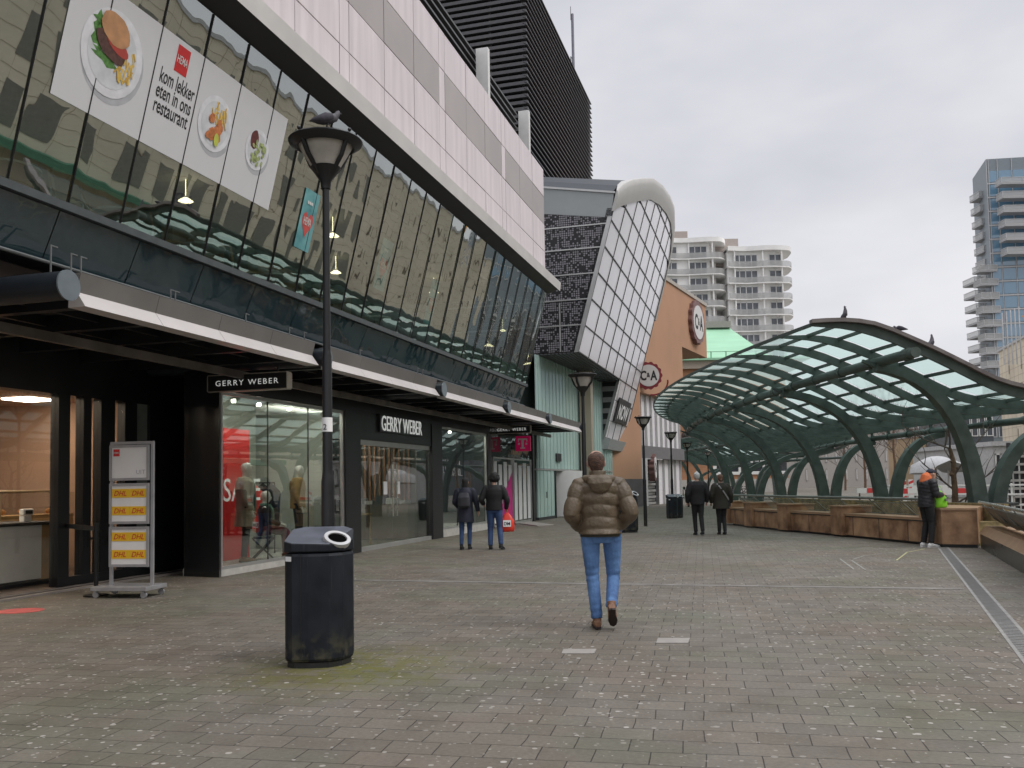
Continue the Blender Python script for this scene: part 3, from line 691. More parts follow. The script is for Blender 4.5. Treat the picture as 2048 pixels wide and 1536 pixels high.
# --- the man in the olive jacket
g = at_z(1205,1256)
def man_extra(P, kid):
    mb=MB(); c=P['nek']          # hood lying on the back
    n=16
    mb.loft([c+V3(-.11,.02,-.02),c+V3(-.135,-.05,-.01),c+V3(-.09,-.12,-.015),c+V3(0,-.15,-.02),c+V3(.09,-.12,-.015),c+V3(.135,-.05,-.01),c+V3(.11,.02,-.02)],[(.03,.035),(.042,.045),(.045,.05),(.045,.055),(.045,.05),(.042,.045),(.03,.035)],12,ref=(0,0,1))
    mb.loft([c+V3(0,-.165,.005),c+V3(0,-.18,-.05),c+V3(0,-.17,-.12),c+V3(0,-.15,-.165)],[(.12,.04),(.13,.05),(.09,.04),(.02,.015)],14)
    mb.loft([c+V3(0,.0,-.05),c+V3(0,.005,.075)],[.090,.084],16)
    kid('hood', mb, M_puff, .009, 3)
    mb=MB(); mb.loft([(0,-.0,.915),(0,-.0,.975)],[(.204,.155),(.210,.158)],24); kid('hem_band', mb, mat('hem_cloth',(.035,.032,.02),.7))
    mb=MB()
    for q in (-1,1): mb.poly([(q*.09-.055,-.158,.86),(q*.09+.055,-.158,.86),(q*.09+.05,-.150,.78),(q*.09,-.146,.755),(q*.09-.05,-.150,.78)])
Pm = pose(hipL=(-.105,0,.93),hipR=(.115,0,.93),kneeL=(-.085,.04,.52),kneeR=(.135,.10,.50),ankL=(-.055,-.03,.10),ankR=(.075,-.16,.235),footR=(.12,.72,-.62),
    nek=(-.01,.02,1.50),che=(0,0,1.30),head=(-.02,.05,1.655),look=(.15,1,0),shoL=(-.20,0,1.42),shoR=(.20,0,1.42),elbL=(-.305,-.10,1.15),elbR=(.305,-.10,1.15),wriL=(-.20,.10,1.00),wriR=(.20,.10,1.00),w=1.08,hs=1.07)
man = person('person', g, .02, Pm, 'man in an olive puffer jacket, blue jeans and tan shoes walking away in the middle', vox=.009,
    top=dict(m=M_puff,hem=.94,flare=.012,g=.038,puff=.11,ns=5.0,sn=5,vox=.0075,it=0), legs=dict(m=M_denim,x=.012,hem=.050), shoes=dict(m=M_brownb,sole=mat('dark_sole',(.03,.02,.018),.7)), hair=cropped_hair, extra=man_extra, sc_=1.03)
GP = 'people walking along the shops'
# --- left couple
def woman_extra(P,kid):
    mb=MB(); mb.loft([(0,-.16,1.02),(0,-.19,1.06),(0,-.20,1.25),(0,-.17,1.36)],[(.13,.05),(.15,.075),(.145,.07),(.11,.04)],14,powr=.6); kid('backpack',mb,mat('grey_bag',(.035,.037,.045),.7,var=.3),.012,2)
    mb=MB(); mb.loft([(0,-.23,1.05),(0,-.235,1.17)],[(.09,.03),(.09,.03)],12,powr=.6); kid('bag_pocket',mb,mat('grey_bag',(0,0,0)))
Pw = pose(kneeL=(-.09,-.02,.50),ankL=(-.09,-.10,.10),kneeR=(.08,.10,.50),ankR=(.08,.04,.09),elbL=(-.26,-.02,1.14),wriL=(-.20,.14,1.02),elbR=(.27,-.02,1.14),wriR=(.30,.05,.92),w=.95)
person('person', at_z(932,1099), -.12, Pw, 'woman in a long navy coat with a grey backpack, beside the shop window', group=GP, skin=M_skinp,
    top=dict(m=M_navy,hem=.66,g=.03,flare=.04), legs=dict(m=M_denimd,x=.004,hem=.045), shoes=dict(m=M_cloth,sole=M_dark), hair=long_hair, extra=woman_extra, sc_=.965, vox=.014)
Pc = pose(kneeL=(-.10,.06,.50),ankL=(-.10,.00,.09),kneeR=(.12,.02,.50),ankR=(.15,-.12,.12),footR=(.3,.95,-.2),elbL=(-.30,-.06,1.15),wriL=(-.26,.12,1.05),elbR=(.30,-.02,1.14),wriR=(.27,.10,.93),w=1.05)
pc_loc = at_z(990,1099)
person('person', pc_loc, -.05, Pc, 'person with thick curly black hair, black top and blue jeans, holding a red bag', group=GP, skin=M_skinp,
    top=dict(m=M_cloth,hem=.90,g=.03), legs=dict(m=M_denimd,x=.014), shoes=dict(m=M_cloth), hair=curly_hair, vox=.014)
def bag(loc, m, label, s=1.0, logo=None, group=None):
    r_ = thing('carrier_bag', label, 'bag', loc, group)
    mb=MB(); L0=Vector(loc)
    mb.loft([L0+V3(0,0,0),L0+V3(0,0,.04*s),L0+V3(0,0,.25*s),L0+V3(0,0,.36*s),L0+V3(0,0,.44*s)],[(.14*s,.06*s),(.17*s,.09*s),(.16*s,.075*s),(.10*s,.045*s),(.03*s,.02*s)],16,powr=.7,fn=lambda u,a:1+.05*math.sin(5*a+9*u)+.03*math.sin(11*a-6*u))
    obj('sack', mb, m, r_, smooth=60)
    mb=MB(); mb.loft([L0+V3(-.03*s,0,.43*s),L0+V3(-.04*s,0,.52*s),L0+V3(.0,0,.57*s),L0+V3(.04*s,0,.52*s),L0+V3(.03*s,0,.43*s)],.008*s,6); obj('handle', mb, m, r_)
    if logo:
        mb=MB(); mb.poly([L0+V3(-.09*s,-.105*s,.12*s),L0+V3(.09*s,-.105*s,.12*s),L0+V3(.09*s,-.095*s,.27*s),L0+V3(-.09*s,-.095*s,.27*s)]); obj('label_patch', mb, M_paper, r_)
        mb=MB(); text_mb(mb,logo,L0+V3(-.07*s,-.109*s,.155*s),(1,0,0),(0,.06,1),.075*s,.14*s,bold=.02); obj('lettering', mb, M_ink, r_)
    return r_
M_redbag = mat('red_plastic', (.72,.05,.03), .35, var=.15, scale=10)
bag(pc_loc+V3(.29,.06,.40), M_redbag, 'bright red carrier bag with a white label, hanging from the curly haired person\'s hand', 1.0, 'DM')
# --- distant couple
Pd = pose(kneeL=(-.07,.08,.50),ankL=(-.06,.05,.09),kneeR=(.08,-.04,.5),ankR=(.09,-.14,.11),elbL=(-.28,-.04,1.14),elbR=(.28,-.04,1.14),wriL=(-.27,.06,.90),wriR=(.27,.06,.90),w=1.05)
person('person', at_z(1397,1070), .03, Pd, 'person in a black jacket and trousers with a white knit cap, walking away', group=GP, skin=M_skinp,
    top=dict(m=M_cloth,hem=.84,g=.035), legs=dict(m=M_cloth,x=.012), shoes=dict(m=M_cloth), hair=knit_cap, vox=.016)
def strap_extra(P,kid):
    mb=MB(); mb.loft([(-.12,-.08,1.47),(-.06,-.165,1.38),(.06,-.172,1.22),(.19,-.13,1.02),(.22,0,.95)],[(.02,.006)]*5,8); kid('bag_strap',mb,mat('grey_strap',(.25,.25,.25),.7))
    mb=MB(); mb.loft([(.22,.02,.80),(.22,.02,.98)],[(.05,.12),(.04,.10)],10,powr=.6); kid('shoulder_bag',mb,M_cloth)
Pe = pose(kneeL=(-.07,.02,.50),ankL=(-.06,.05,.09),kneeR=(.08,.05,.5),ankR=(.08,-.06,.10),elbL=(-.27,-.04,1.14),elbR=(.28,-.04,1.14),wriL=(-.27,.06,.92),wriR=(.30,.06,.92),w=1.12)
person('person', at_z(1444,1069), -.02, Pe, 'woman in a dark coat with a pale strap across her back, beside the planter', group=GP, skin=M_skinp,
    top=dict(m=mat('dark_olive_cloth',(.022,.02,.014),.8),hem=.74,g=.035,flare=.03), legs=dict(m=M_cloth,x=.006), shoes=dict(m=M_cloth), hair=ponytail, extra=strap_extra, vox=.016, sc_=.96)
# --- man with cap beside the planter
def cap_(mb,P):
    c=P['head']; l=P['look'].normalized(); cap_of(mb,c,1.12,.015); mb.loft([c+l*.07+V3(0,0,.02),c+l*.13+V3(0,0,.005),c+l*.175+V3(0,0,-.012)],[(.065,.012),(.065,.01),(.045,.006)],12,ref=(0,0,1))
cap_.__name__='peaked_cap'; HAIRM['peaked_cap']=M_navy
def cap_extra(P,kid):
    mb=MB(); c=P['nek']; mb.loft([c+V3(0,-.01,-.12),c+V3(0,-.03,-.03),c+V3(0,-.02,.06),c+V3(0,.03,.09)],[(.15,.13),(.145,.14),(.115,.12),(.08,.095)],14); kid('orange_hood',mb,mat('orange_hood',(.60,.15,.05),.8,var=.2,scale=12),.012,3)
g = at_z(1856,1094)
Pk = pose(kneeL=(-.09,.05,.52),ankL=(-.10,-.03,.09),kneeR=(.10,.05,.52),ankR=(.11,.0,.09),nek=(0,.06,1.45),che=(0,.02,1.28),head=(0,.16,1.57),look=(0,1,0),shoL=(-.19,.04,1.39),shoR=(.19,.04,1.39),
    elbL=(-.24,.08,1.12),elbR=(.24,.08,1.12),wriL=(-.10,.30,1.15),wriR=(.12,.30,1.12),handL=V3(.3,.8,.1),handR=V3(-.3,.8,.1))
M_blackpuff = mat('black_puffer', (.016,.016,.02), .5, var=.2, bump=.3, bscale=14)
person('person', g, math.radians(-78), Pk, 'man in a black padded jacket, orange hood and dark cap, standing at the planter', skin=M_skinp,
    top=dict(m=M_blackpuff,hem=.86,g=.035,puff=.05,ns=9,sn=8), legs=dict(m=M_cloth,x=.02), shoes=dict(m=mat('white_trainers',(.68,.68,.66),.6),sole=M_white), hair=cap_, extra=cap_extra, vox=.012, sc_=.99)
bag(V3(at_y(1881,1014,g.y+.05).x, g.y+.05, .83), mat('lime_plastic',(.25,.72,.04),.4,var=.15,scale=8), 'lime green carrier bag standing on the planter by the man in the cap', .82)
# ------------------------------------------------------------------ shop fronts at street level
SD = 9.07
X_ = lambda px,py=1000,d=SD: tx(px,py,d)
tW0,tW1,tD0,tD1,tV0,tV1,tM0,tM1 = X_(438),X_(690),X_(720),X_(864),X_(884),X_(976),X_(987),X_(1066)
gw = thing('clothes_shop', 'black fronted fashion shop with two display windows and a glass entrance', 'shop', F(20,SD,0))
M_gloss = mat('black_glossy_stone', (.012,.014,.016), .2, var=.3, scale=1)
mb = MB()
mb.fb(tW0-.01,29.25,SD+.04,SD+.18,3.22,4.2); obj('fascia_wall', mb, M_black, gw)
mb = MB(); mb.prism([F(tW0-.02,SD-.02,0),F(tW0+.12,9.85,0),F(15.15,10.75,0),F(15.2,10.74,0),F(tW0+.17,9.80,0),F(tW0+.08,SD+.3,0)],(0,0,3.9)); obj('corner_pillar', mb, M_gloss, gw)
for a,b in ((tW1,tD0),(tD1,tV0),(tV1,29.2)):
    mb = MB(); mb.fb(a,b,SD-.03,SD+.45,0,3.22); obj('pillar', mb, M_black, gw)
mb = MB(); mb.fb(tD0,tD1,SD,SD+.3,2.60,3.22); obj('door_header', mb, M_black, gw)
M_shopglass = glass('shop_window_glass', (.82,.87,.84), 2.3, 0, wave=.0035, wscale=.8)
def shop_window(a,b,z0,z1,nm='display_window'):
    mb = MB(); mb.fb(a,b,SD+.05,SD+.062,z0,z1); o = obj(nm, mb, M_shopglass, gw)
    mb = MB()
    for (p,q,r,s) in ((a,a+.04,z0,z1),(b-.04,b,z0,z1),(a+.04,b-.04,z0,z0+.05),(a+.04,b-.04,z1-.05,z1)): mb.fb(p,q,SD+.02,SD+.10,r,s)
    f = obj('frame', mb, M_alu, o); o2 = MB()
    for k in (1,2):
        t = a+(b-a)*k/3; o2 = MB(); o2.fb(t-.006,t+.006,SD+.044,SD+.07,z0+.05,z1-.05)
        if b-a>3: obj('glazing_joint', o2, M_dark, o)
shop_window(tW0+.1,tW1,.12,3.2); shop_window(tV0,tV1,.22,3.2)
SHAPE = lambda z: [F(tW0+.1,SD+.02,z),F(tW1,SD+.02,z),F(tW1,11.45,z),F(15.25,11.45,z),F(15.25,10.8,z),F(tW0+.16,9.9,z)]
mb = MB(); mb.prism(SHAPE(0),(0,0,.118)); obj('plinth', mb, mat('pale_plinth',(.50,.49,.46),.5), gw)
mb = MB(); mb.fb(tV0,tV1,SD+.02,11.4,0,.218); obj('plinth', mb, MATS['pale_plinth'], gw)
mb = MB(); mb.prism([F(tW0+.13,9.86,0),F(15.16,10.78,0),F(15.16,17,0),F(15.24,17,0),F(15.24,10.74,0),F(tW0+.17,9.80,0)],(0,0,3.9)); obj('partition', mb, M_black, gw)
M_disp = mat('display_wall', (.50,.52,.47), .8, var=.06, scale=1); M_dfloor = mat('display_floor', (.42,.41,.39), .5)
mb = MB(); mb.fb(15.26,tW1+.3,11.5,11.6,.12,3.5); obj('display_backdrop', mb, M_disp, gw)
mb = MB(); mb.fb(tV0-.2,tV1+.2,11.5,11.6,.12,3.5); obj('display_backdrop', mb, M_disp, gw)
mb = MB(); mb.fb(15.26,29,11.0,17,3.50,3.6); mb.prism([F(tW0+.2,SD+.2,3.50),F(29,SD+.2,3.50),F(29,11.0,3.50),F(15.26,11.0,3.50),F(15.26,10.7,3.50),F(tW0+.2,9.8,3.50)],(0,0,.1)); obj('ceiling', mb, mat('shop_ceiling',(.35,.35,.33),.8), gw)
mb = MB(); mb.fb(tD0-1,29,16.5,16.7,0,3.25); obj('back_wall', mb, mat('shop_back',(.28,.20,.14),.8,var=.4,scale=1), gw)
mb = MB(); mb.poly([F(tD0-1,SD+.1,.012),F(tD0-1,16.5,.012),F(29,16.5,.012),F(29,SD+.1,.012)][::-1]); obj('shop_floor', mb, mat('shop_floor_tile',(.16,.14,.12),.35), gw)
mb = MB(); mb.fb(tD0-.15,tD0-.05,SD+.5,16.5,0,3.25); obj('side_wall', mb, M_disp, gw)
mb = MB(); mb.fb(tD1+.1,tD1+.2,SD+.5,11.6,0,3.25); obj('side_wall', mb, mat('dark_umber',(.10,.075,.055),.7,var=.4,scale=2), gw)
for i in range(12):
    mb = MB(); d = 9.75+i*.15; mb.fb(tD1+.04,tD1+.09,d,d+.05,1.1,3.1); obj('wooden_slat', mb, mat('orange_wood',(.30,.13,.06),.6), gw)
mb = MB(); mb.fb(tD1-.5,tD1+.08,9.6,11.4,.05,1.0); obj('shelf_unit', mb, mat('dark_umber',(0,0,0)), gw)
for i in range(5):
    mb = MB(); mb.fb(tD1-.42,tD1-.02,9.7+i*.33,9.95+i*.33,1.003,1.10+.07*(i%3)); obj('shelf_goods', mb, [M_dfloor,M_disp,M_dark][i%3], gw)
# entrance
mb = MB(); mb.fb(tD0+.02,tD1-.02,SD+.04,SD+.16,2.48,2.60); mb.fb(tD0+.02,tD1-.02,SD+.02,SD+.12,.0,.10); obj('door_rail', mb, M_alu, gw)
cen = (tD0+tD1)/2
for i,(a,b) in enumerate(((tD0+.04,X_(790)),(X_(790)+.02,X_(838)),(X_(838)+.02,tD1-.03))):
    mb = MB(); mb.fb(a,b,SD+.07,SD+.082,.10,2.48); o = obj('glass_door', mb, M_shopglass, gw)
    if i < 2:
        q = b-.12 if i == 0 else a+.12
        mb = MB(); mb.tube(F(q,SD-.0,.75),F(q,SD-.0,2.05),.018,8)
        for z in (.9,1.9): mb.tube(F(q,SD,z),F(q,SD+.07,z),.010,6)
        obj('handle', mb, M_steel, o)
        mb = MB(); mb.fb(q-.42 if i==0 else q+.12, q-.20 if i==0 else q+.34, SD+.064,SD+.067,1.30,1.62); obj('notice', mb, M_paper, o)
for i in range(9):
    t = tD0+.3+i*.17; mb = MB(); mb.fb(t,t+.05,13.2,13.25,1.2,3.0); obj('wooden_slat', mb, mat('orange_wood',(.30,.13,.06),.6), gw)
for (t,d,z) in ((15.2,9.9,3.17),(16.1,9.9,3.17),(17.3,9.9,3.17),(25.2,9.8,3.17),(26.1,9.8,3.17),(27.2,9.8,3.17),(20.5,11.5,3.2),(22.2,13,3.2),(21.2,14.8,3.2)):
    mb = MB(); c = F(t,d,z); mb.lathe(c,[(.001,.06),(.04,.06),(.04,0),(.001,0)],14); obj('ceiling_spot', mb, emis('spot_white',(1,.93,.82),22), gw, smooth=40)
for (a,b,d,z) in ((tW0+.4,tW1-.1,9.40,3.42),(tV0+.1,tV1-.1,9.40,3.42),(tD0+.3,tD1-.2,11.5,3.21),(tD0+.3,tD1-.2,14.2,3.21)):  # unseen glowing strips added to brighten the displays and the entrance interior
    mb = MB(); mb.fb(a,b,d,d+.10,z,z+.04); obj('added_fill_strip', mb, emis('strip_white',(1,.95,.86),30), gw)
# display table and shelf in the shop
mb = MB(); mb.fb(20.1,21.5,9.9,10.7,.78,.82)
for t in (20.15,21.45):
    for d in (9.95,10.65): mb.tube(F(t,d,0),F(t,d,.78),.02,6)
one('display_table', mb, M_wood, 'wooden display table just inside the glass entrance', 'table')
for i in range(3):
    mb = MB(); mb.fb(20.25+i*.40,20.58+i*.40,10.05,10.5,.82,.95+.05*i); one('folded_clothes', mb, [mat('cloth_a',(.5,.45,.35),.9),mat('cloth_b',(.25,.28,.22),.9),mat('cloth_c',(.55,.5,.5),.9)][i], 'stack of %s folded clothes on the display table'%['cream','grey green','pale pink'][i], 'clothes', 'folded clothes on the display table')
# lettering
sg = thing('shop_sign', 'large white illuminated lettering on the black wall above the glass entrance', 'sign', F(X_(765,850),SD,2.8))
tL0,zL0 = at_d(766,862,SD-.1); tL1,zL1 = at_d(846,872,SD-.1); hL = at_d(766,832,SD-.1)[1]-zL0
mb = MB(); mb.fb(tL0-.08,tL1+.08,SD-.06,SD+.03,zL0-.02,zL0+hL+.05); obj('backing', mb, M_black, sg)
mb = MB(); text_mb(mb,'GERRY WEBER',F(tL0,SD-.065,zL0+.02),UU,(0,0,1),hL,tL1-tL0,depth=.012,bold=.0); obj('lettering', mb, mat('white_letter',(.80,.82,.80),.4,emit=.35), sg)
def blade(label, pts, tpx, s=1.0):
    (x0,y0),(x1,y1) = pts
    # board perpendicular to the shop front, its face towards the viewer
    r_ = thing('hanging_sign', label, 'sign', F(tpx,8.2,2.9), 'projecting black shop signs')
    return r_
def blade_sign(t, d0, d1, z0, z1, label, text, letterh):
    r_ = thing('hanging_sign', label, 'sign', F(t,(d0+d1)/2,z0), 'projecting black shop signs')
    mb = MB(); mb.fb(t,t+.12,d1,d0,z0,z1); obj('board', mb, M_black, r_)
    mb = MB()
    for (a,b,c,e) in ((d1-.015,d1,z0,z1),(d0,d0+.015,z0,z1),(d1,d0,z0-.015,z0),(d1,d0,z1,z1+.015)): mb.fb(t-.01,t+.16,a,b,c,e)
    obj('frame', mb, mat('sign_frame',(.42,.38,.33),.45,metal=.4), r_)
    mb = MB(); wd = (d0-d1); text_mb(mb,text,F(t-.004,d0-.10*wd,(z0+z1)/2-letterh*.37),NN,(0,0,1),letterh*.74,wd*.80,sp=1.25,bold=.0); obj('lettering', mb, mat('white_letter',(0,0,0)), r_)
    mb = MB(); mb.tube(F(t+.06,d0-.2,z1),F(t+.06,d0-.2,3.6),.012,6); mb.tube(F(t+.06,d1+.2,z1),F(t+.06,d1+.2,3.6),.012,6); obj('hanger', mb, M_blackm, r_)
    return r_
# solve the blade from its pixels: the outer lower corner lies on the canopy line
tb = 13.45; z0b = at_y(500,779,F(tb,8.4,0).y)[2]; z1b = at_y(500,748,F(tb,8.4,0).y)[2]
def d_for(px,py,t):
    lo,hi = 4.0,14.0
    for _ in range(40):
        m = (lo+hi)/2; p = F(t,m,0); q = at_y(px,py,p.y)
        if q.x > p.x: hi = m
        else: lo = m
    return m
blade_sign(tb, d_for(416,765,tb), d_for(573,760,tb), z0b, z1b, 'black hanging sign with spaced white letters, nearest, above the left display window', 'GERRY WEBER', .125)
tb2 = 30.2; yb = F(tb2,8.6,0).y
blade_sign(tb2, d_for(987,858,tb2), d_for(1060,858,tb2), at_y(1020,866,yb)[2], at_y(1020,852,yb)[2], 'small black hanging sign with white letters, further one, over the magenta square sign', 'GERRY WEBER', .13)
# magenta square sign
tm = 31.5; ym = F(tm,8.5,0).y; d0 = d_for(1031,887,tm); d1 = d_for(1060,887,tm); z0 = at_y(1045,902,ym)[2]; z1 = at_y(1045,872,ym)[2]
r_ = thing('square_sign', 'magenta square hanging sign with a white slab letter T and two dots', 'sign', F(tm,(d0+d1)/2,z0))
M_mag = mat('magenta', (.55,.005,.10), .4, emit=.12)
mb = MB(); mb.fb(tm,tm+.15,d1,d0,z0,z1); obj('board', mb, M_mag, r_)
cz = (z0+z1)/2; cd = (d0+d1)/2; S_ = z1-z0; mb = MB()
def tq(x0,x1,y0,y1): mb.fb(tm-.02,tm-.003,cd-x1*S_,cd-x0*S_,cz+y0*S_,cz+y1*S_)
tq(-.32,.32,.24,.34); tq(-.32,-.26,.12,.24); tq(.26,.32,.12,.24); tq(-.07,.07,-.27,.24); tq(-.16,.16,-.34,-.27); tq(-.32,-.2,-.08,.04); tq(.2,.32,-.08,.04)
obj('letter', mb, M_paper, r_)
mb = MB(); mb.fb(tm+.03,tm+.1,d0,SD+.04,cz-.03,cz+.03); obj('bracket', mb, M_blackm, r_)

# telephone shop
ph = thing('phone_shop', 'phone shop front with white and magenta stripes on its glass doors', 'shop', F(32,SD,0))
mb = MB(); mb.fb(29.27,tM1,SD+.05,SD+.062,2.45,3.6); obj('upper_glazing', mb, glass('dark_shop_glass',(.05,.055,.055),1.8,0,wave=.006,opaque=True), ph)
mb = MB(); mb.fb(29.27,35.7,SD+.07,SD+.12,2.46,4.2); obj('backing', mb, M_black, ph)
mb = MB(); mb.fb(tM1,tM1+.25,SD-.03,SD+.06,0,3.7); obj('frame', mb, M_black, ph)
mb = MB(); mb.fb(29.4,tM1,SD+.4,SD+.5,.05,2.45); obj('inner_wall', mb, M_dark, ph)
M_stripe = mat('stripe_white', (.62,.63,.63), .6, var=.05); M_magd = mat('magenta_print', (.50,.02,.20), .6)
n = 7
for i in range(2):
    a,b = (29.6,32.1) if i == 0 else (32.2,tM1-.05)
    mb = MB(); mb.fb(a,b,SD+.06,SD+.072,.08,2.40); o = obj('glass_door', mb, M_shopglass, ph)
    mb = MB(); k = 4; w_ = (b-a)/k
    for j in range(k): mb.fb(a+j*w_+.08,a+(j+1)*w_-.12,SD+.05,SD+.055,.15,2.30-.1*(j%2))
    obj('stripe_print', mb, M_stripe, o)
    mb = MB()
    for q in (a,b-.05): mb.fb(q,q+.05,SD+.02,SD+.09,.05,2.45)
    mb.fb(a+.05,b-.05,SD+.02,SD+.09,2.40,2.45); mb.fb(a+.05,b-.05,SD+.02,SD+.09,.02,.09); obj('door_frame', mb, M_alu, o)
mb = MB(); mb.prism([F(30.3,SD+.045,.25),F(32.0,SD+.045,.10),F(32.0,SD+.045,1.95),F(31.0,SD+.045,1.2)], NN*.004); obj('magenta_print', mb, M_magd, ph)

# bakery / cafe front on the far left, set back
HD = 10.75
cf = thing('cafe_shop', 'black framed cafe front with tall warm lit windows at the left edge', 'shop', F(11,HD,0))
H_ = lambda px,py=900: tx(px,py,HD)
z1h = 3.4
mb = MB(); mb.fb(-2,15.1,HD,HD+.3,3.05,4.1); obj('header', mb, M_black, cf)
posts = [(115,138),(165,181),(200,228),(248,272),(298,392)]
for a,b in posts:
    mb = MB(); mb.fb(H_(a),H_(b),HD-.02,HD+.14,.02,3.05); obj('post', mb, M_black, cf)
M_cafeglass = glass('cafe_glass', (.86,.86,.84), 1.5, 0, wave=.003, wscale=.8)
for a,b in ((-200,115),(138,165),(181,200),(228,248)):
    mb = MB(); mb.fb(H_(a),H_(b),HD+.04,HD+.05,.15,3.05); obj('window', mb, M_cafeglass, cf)
mb = MB(); mb.fb(H_(272),H_(298),HD+.04,HD+.08,.15,3.05); obj('grey_panel', mb, mat('grey_film',(.20,.22,.21),.5), cf)
mb = MB(); mb.fb(H_(115),H_(392),HD-.03,HD+.1,.02,.16); obj('bottom_rail', mb, M_black, cf)
mb = MB(); mb.fb(0,15.1,10.25,10.32,.0,.03); mb.fb(0,15.1,10.55,10.6,.0,.028); obj('threshold_strip', mb, mat('threshold_metal',(.34,.31,.29),.5,metal=.4), cf)
mb = MB(); mb.fb(0,15.1,10.32,10.55,.0,.018); obj('door_mat', mb, mat('door_mat',(.10,.085,.08),.9,bump=.5), cf)
M_warmw = mat('warm_plaster', (.38,.25,.18), .8, var=.1, scale=1)
mb = MB(); mb.fb(2,15.1,15.5,15.7,0,3.3); obj('back_wall', mb, M_warmw, cf)
mb = MB(); mb.fb(15.1,15.25,HD+.35,15.7,0,3.3); obj('side_wall', mb, M_warmw, cf)
mb = MB(); mb.fb(-2,15.1,HD+.15,15.7,3.3,3.4); obj('ceiling', mb, mat('warm_ceiling',(.45,.32,.24),.8), cf)
mb = MB(); mb.poly([F(-2,HD,.012),F(15.1,HD,.012),F(15.1,15.5,.012),F(-2,15.5,.012)]); obj('cafe_floor', mb, mat('cafe_tile',(.15,.12,.10),.4), cf)
for (t,d) in ((7.8,11.15),(9.6,11.15),(8.5,12.0),(10.5,12.4),(12.5,12.2),(9.5,14.2),(12,14.4),(14,13.6)):  # first two panels are added to brighten the counter front
    mb = MB(); mb.fb(t-.32,t+.32,d-.32,d+.32,3.27,3.3); obj('ceiling_light', mb, emis('cafe_light',(1,.84,.66),20), cf)
mb = MB(); tt,zz = at_d(45,740,15.4)
mb = MB(); mb.fb(12.2,13.6,15.42,15.49,0,2.1); obj('inner_door', mb, mat('brown_door',(.12,.075,.05),.6), cf)
mb = MB()
for a in (11.2,11.75): mb.fb(a,a+.5,15.44,15.49,2.0,2.7)
obj('wall_picture', mb, mat('picture_cream',(.40,.26,.18),.7), cf)
M_tile = mat('white_tile', (.82,.84,.84), .3, var=.04)
def tiles(m):
    return m
ct = thing('service_counter', 'white tiled service counter with a wooden end and dark worktop inside the cafe', 'counter', F(10.0,11.6,0))
c0,c1 = tx(-260,1100,11.35), tx(83,1100,11.35)
mb = MB(); mb.fb(c0,c1,11.35,12.2,.12,.98); obj('tiled_front', mb, M_tile, ct)
mb = MB(); mb.fb(c1+.002,c1+.32,11.37,12.2,.10,.97); obj('end_panel', mb, M_wood, ct)
mb = MB(); mb.fb(c0,c1+.36,11.32,12.25,.98,1.03); obj('worktop', mb, M_dark, ct)
mb = MB(); mb.fb(c0,c1+.3,11.45,12.2,.0,.10); obj('kickboard', mb, M_dark, ct)
t,z = at_d(165,1075,11.3)
mb = MB(); text_mb(mb,'HEMA',F(t-.55,HD-.03,z-.12),UU,(0,0,1),.26,.85,bold=.01); obj('lettering', mb, M_ink, cf)
# things on the counter
t,z = at_d(48,1030,11.7)
pd_ = thing('payment_terminal', 'small white payment terminal on the cafe counter', 'terminal', F(t,11.7,1.03))
mb = MB(); mb.fb(t-.08,t+.08,11.62,11.72,1.03,1.13); obj('stand', mb, M_paper, pd_, bevel=.01)
mb = MB(); mb.fb(t-.11,t+.11,11.60,11.70,1.135,1.24); obj('housing', mb, M_paper, pd_, bevel=.02)
mb = MB(); mb.fb(t-.07,t+.07,11.592,11.598,1.155,1.22); obj('screen', mb, M_black, pd_)
ds_ = thing('display_case', 'glass display case with brass rails and bread above the cafe counter', 'display case', F(9.5,12.6,1.0))
mb = MB()
for t in (c0+.3,c0+1.8,c0+3.2,c1+1.8): mb.tube(F(t,12.5,1.03),F(t,12.5,1.52),.02,8)
mb.tube(F(c0,12.5,1.52),F(c1+1.8,12.5,1.52),.022,8); obj('rail', mb, mat('brass',(.45,.34,.20),.4,metal=.6), ds_)
mb = MB(); mb.fb(c0,c1+2.2,12.7,13.4,.9,1.1); obj('shelf', mb, M_wood, ds_)
mb = MB(); mb.fb(c0,c1+2.0,12.505,12.515,1.05,1.5); obj('glass_front', mb, M_cafeglass, ds_)
for i in range(16):
    c = F(c0+.3+i*.32,12.95+.18*(i%2),1.16); mb = MB(); mb.loft([c-UU*.11,c-UU*.05,c+UU*.05,c+UU*.11],[.02,.055,.055,.02],10)
    one('bread_loaf', mb, mat('bread',(.50,.24,.08),.7,var=.3,scale=14), 'golden bread loaf lying in the row on the wooden shelf of the display case', 'bread', 'bread on the cafe shelf', smooth=60)
# mannequins
M_man = mat('mannequin_white', (.72,.70,.66), .35, var=.03)
M_coat = mat('beige_coat', (.30,.27,.21), .9, var=.15, bump=.3, bscale=40); M_mus = mat('mustard_jacket', (.32,.19,.07), .85, var=.25); M_rust = mat('rust_knit', (.42,.15,.04), .9, var=.2)
M_grn = mat('green_scarf', (.10,.22,.17), .9, var=.3)
def on_disp(px,d): return F(tx(px,1050,d), d, .12)
def scarf(P,kid):
    mb=MB(); c=P['nek']; mb.loft([c+V3(-.06,.10,.0),c+V3(-.05,.17,-.12),c+V3(-.04,.18,-.5),c+V3(-.05,.17,-.62)],[(.05,.03),(.06,.03),(.06,.03),(.07,.02)],10); mb.loft([c+V3(0,0,-.04),c+V3(0,0,.03)],[.10,.085],14); kid('scarf',mb,M_grn,.014,2)
rzm = math.radians(-72)
Pq = pose(elbL=(-.27,-.02,1.14),wriL=(-.30,.08,.90),elbR=(.27,.0,1.14),wriR=(.28,.10,.90))
GM = 'mannequins in the left display window'
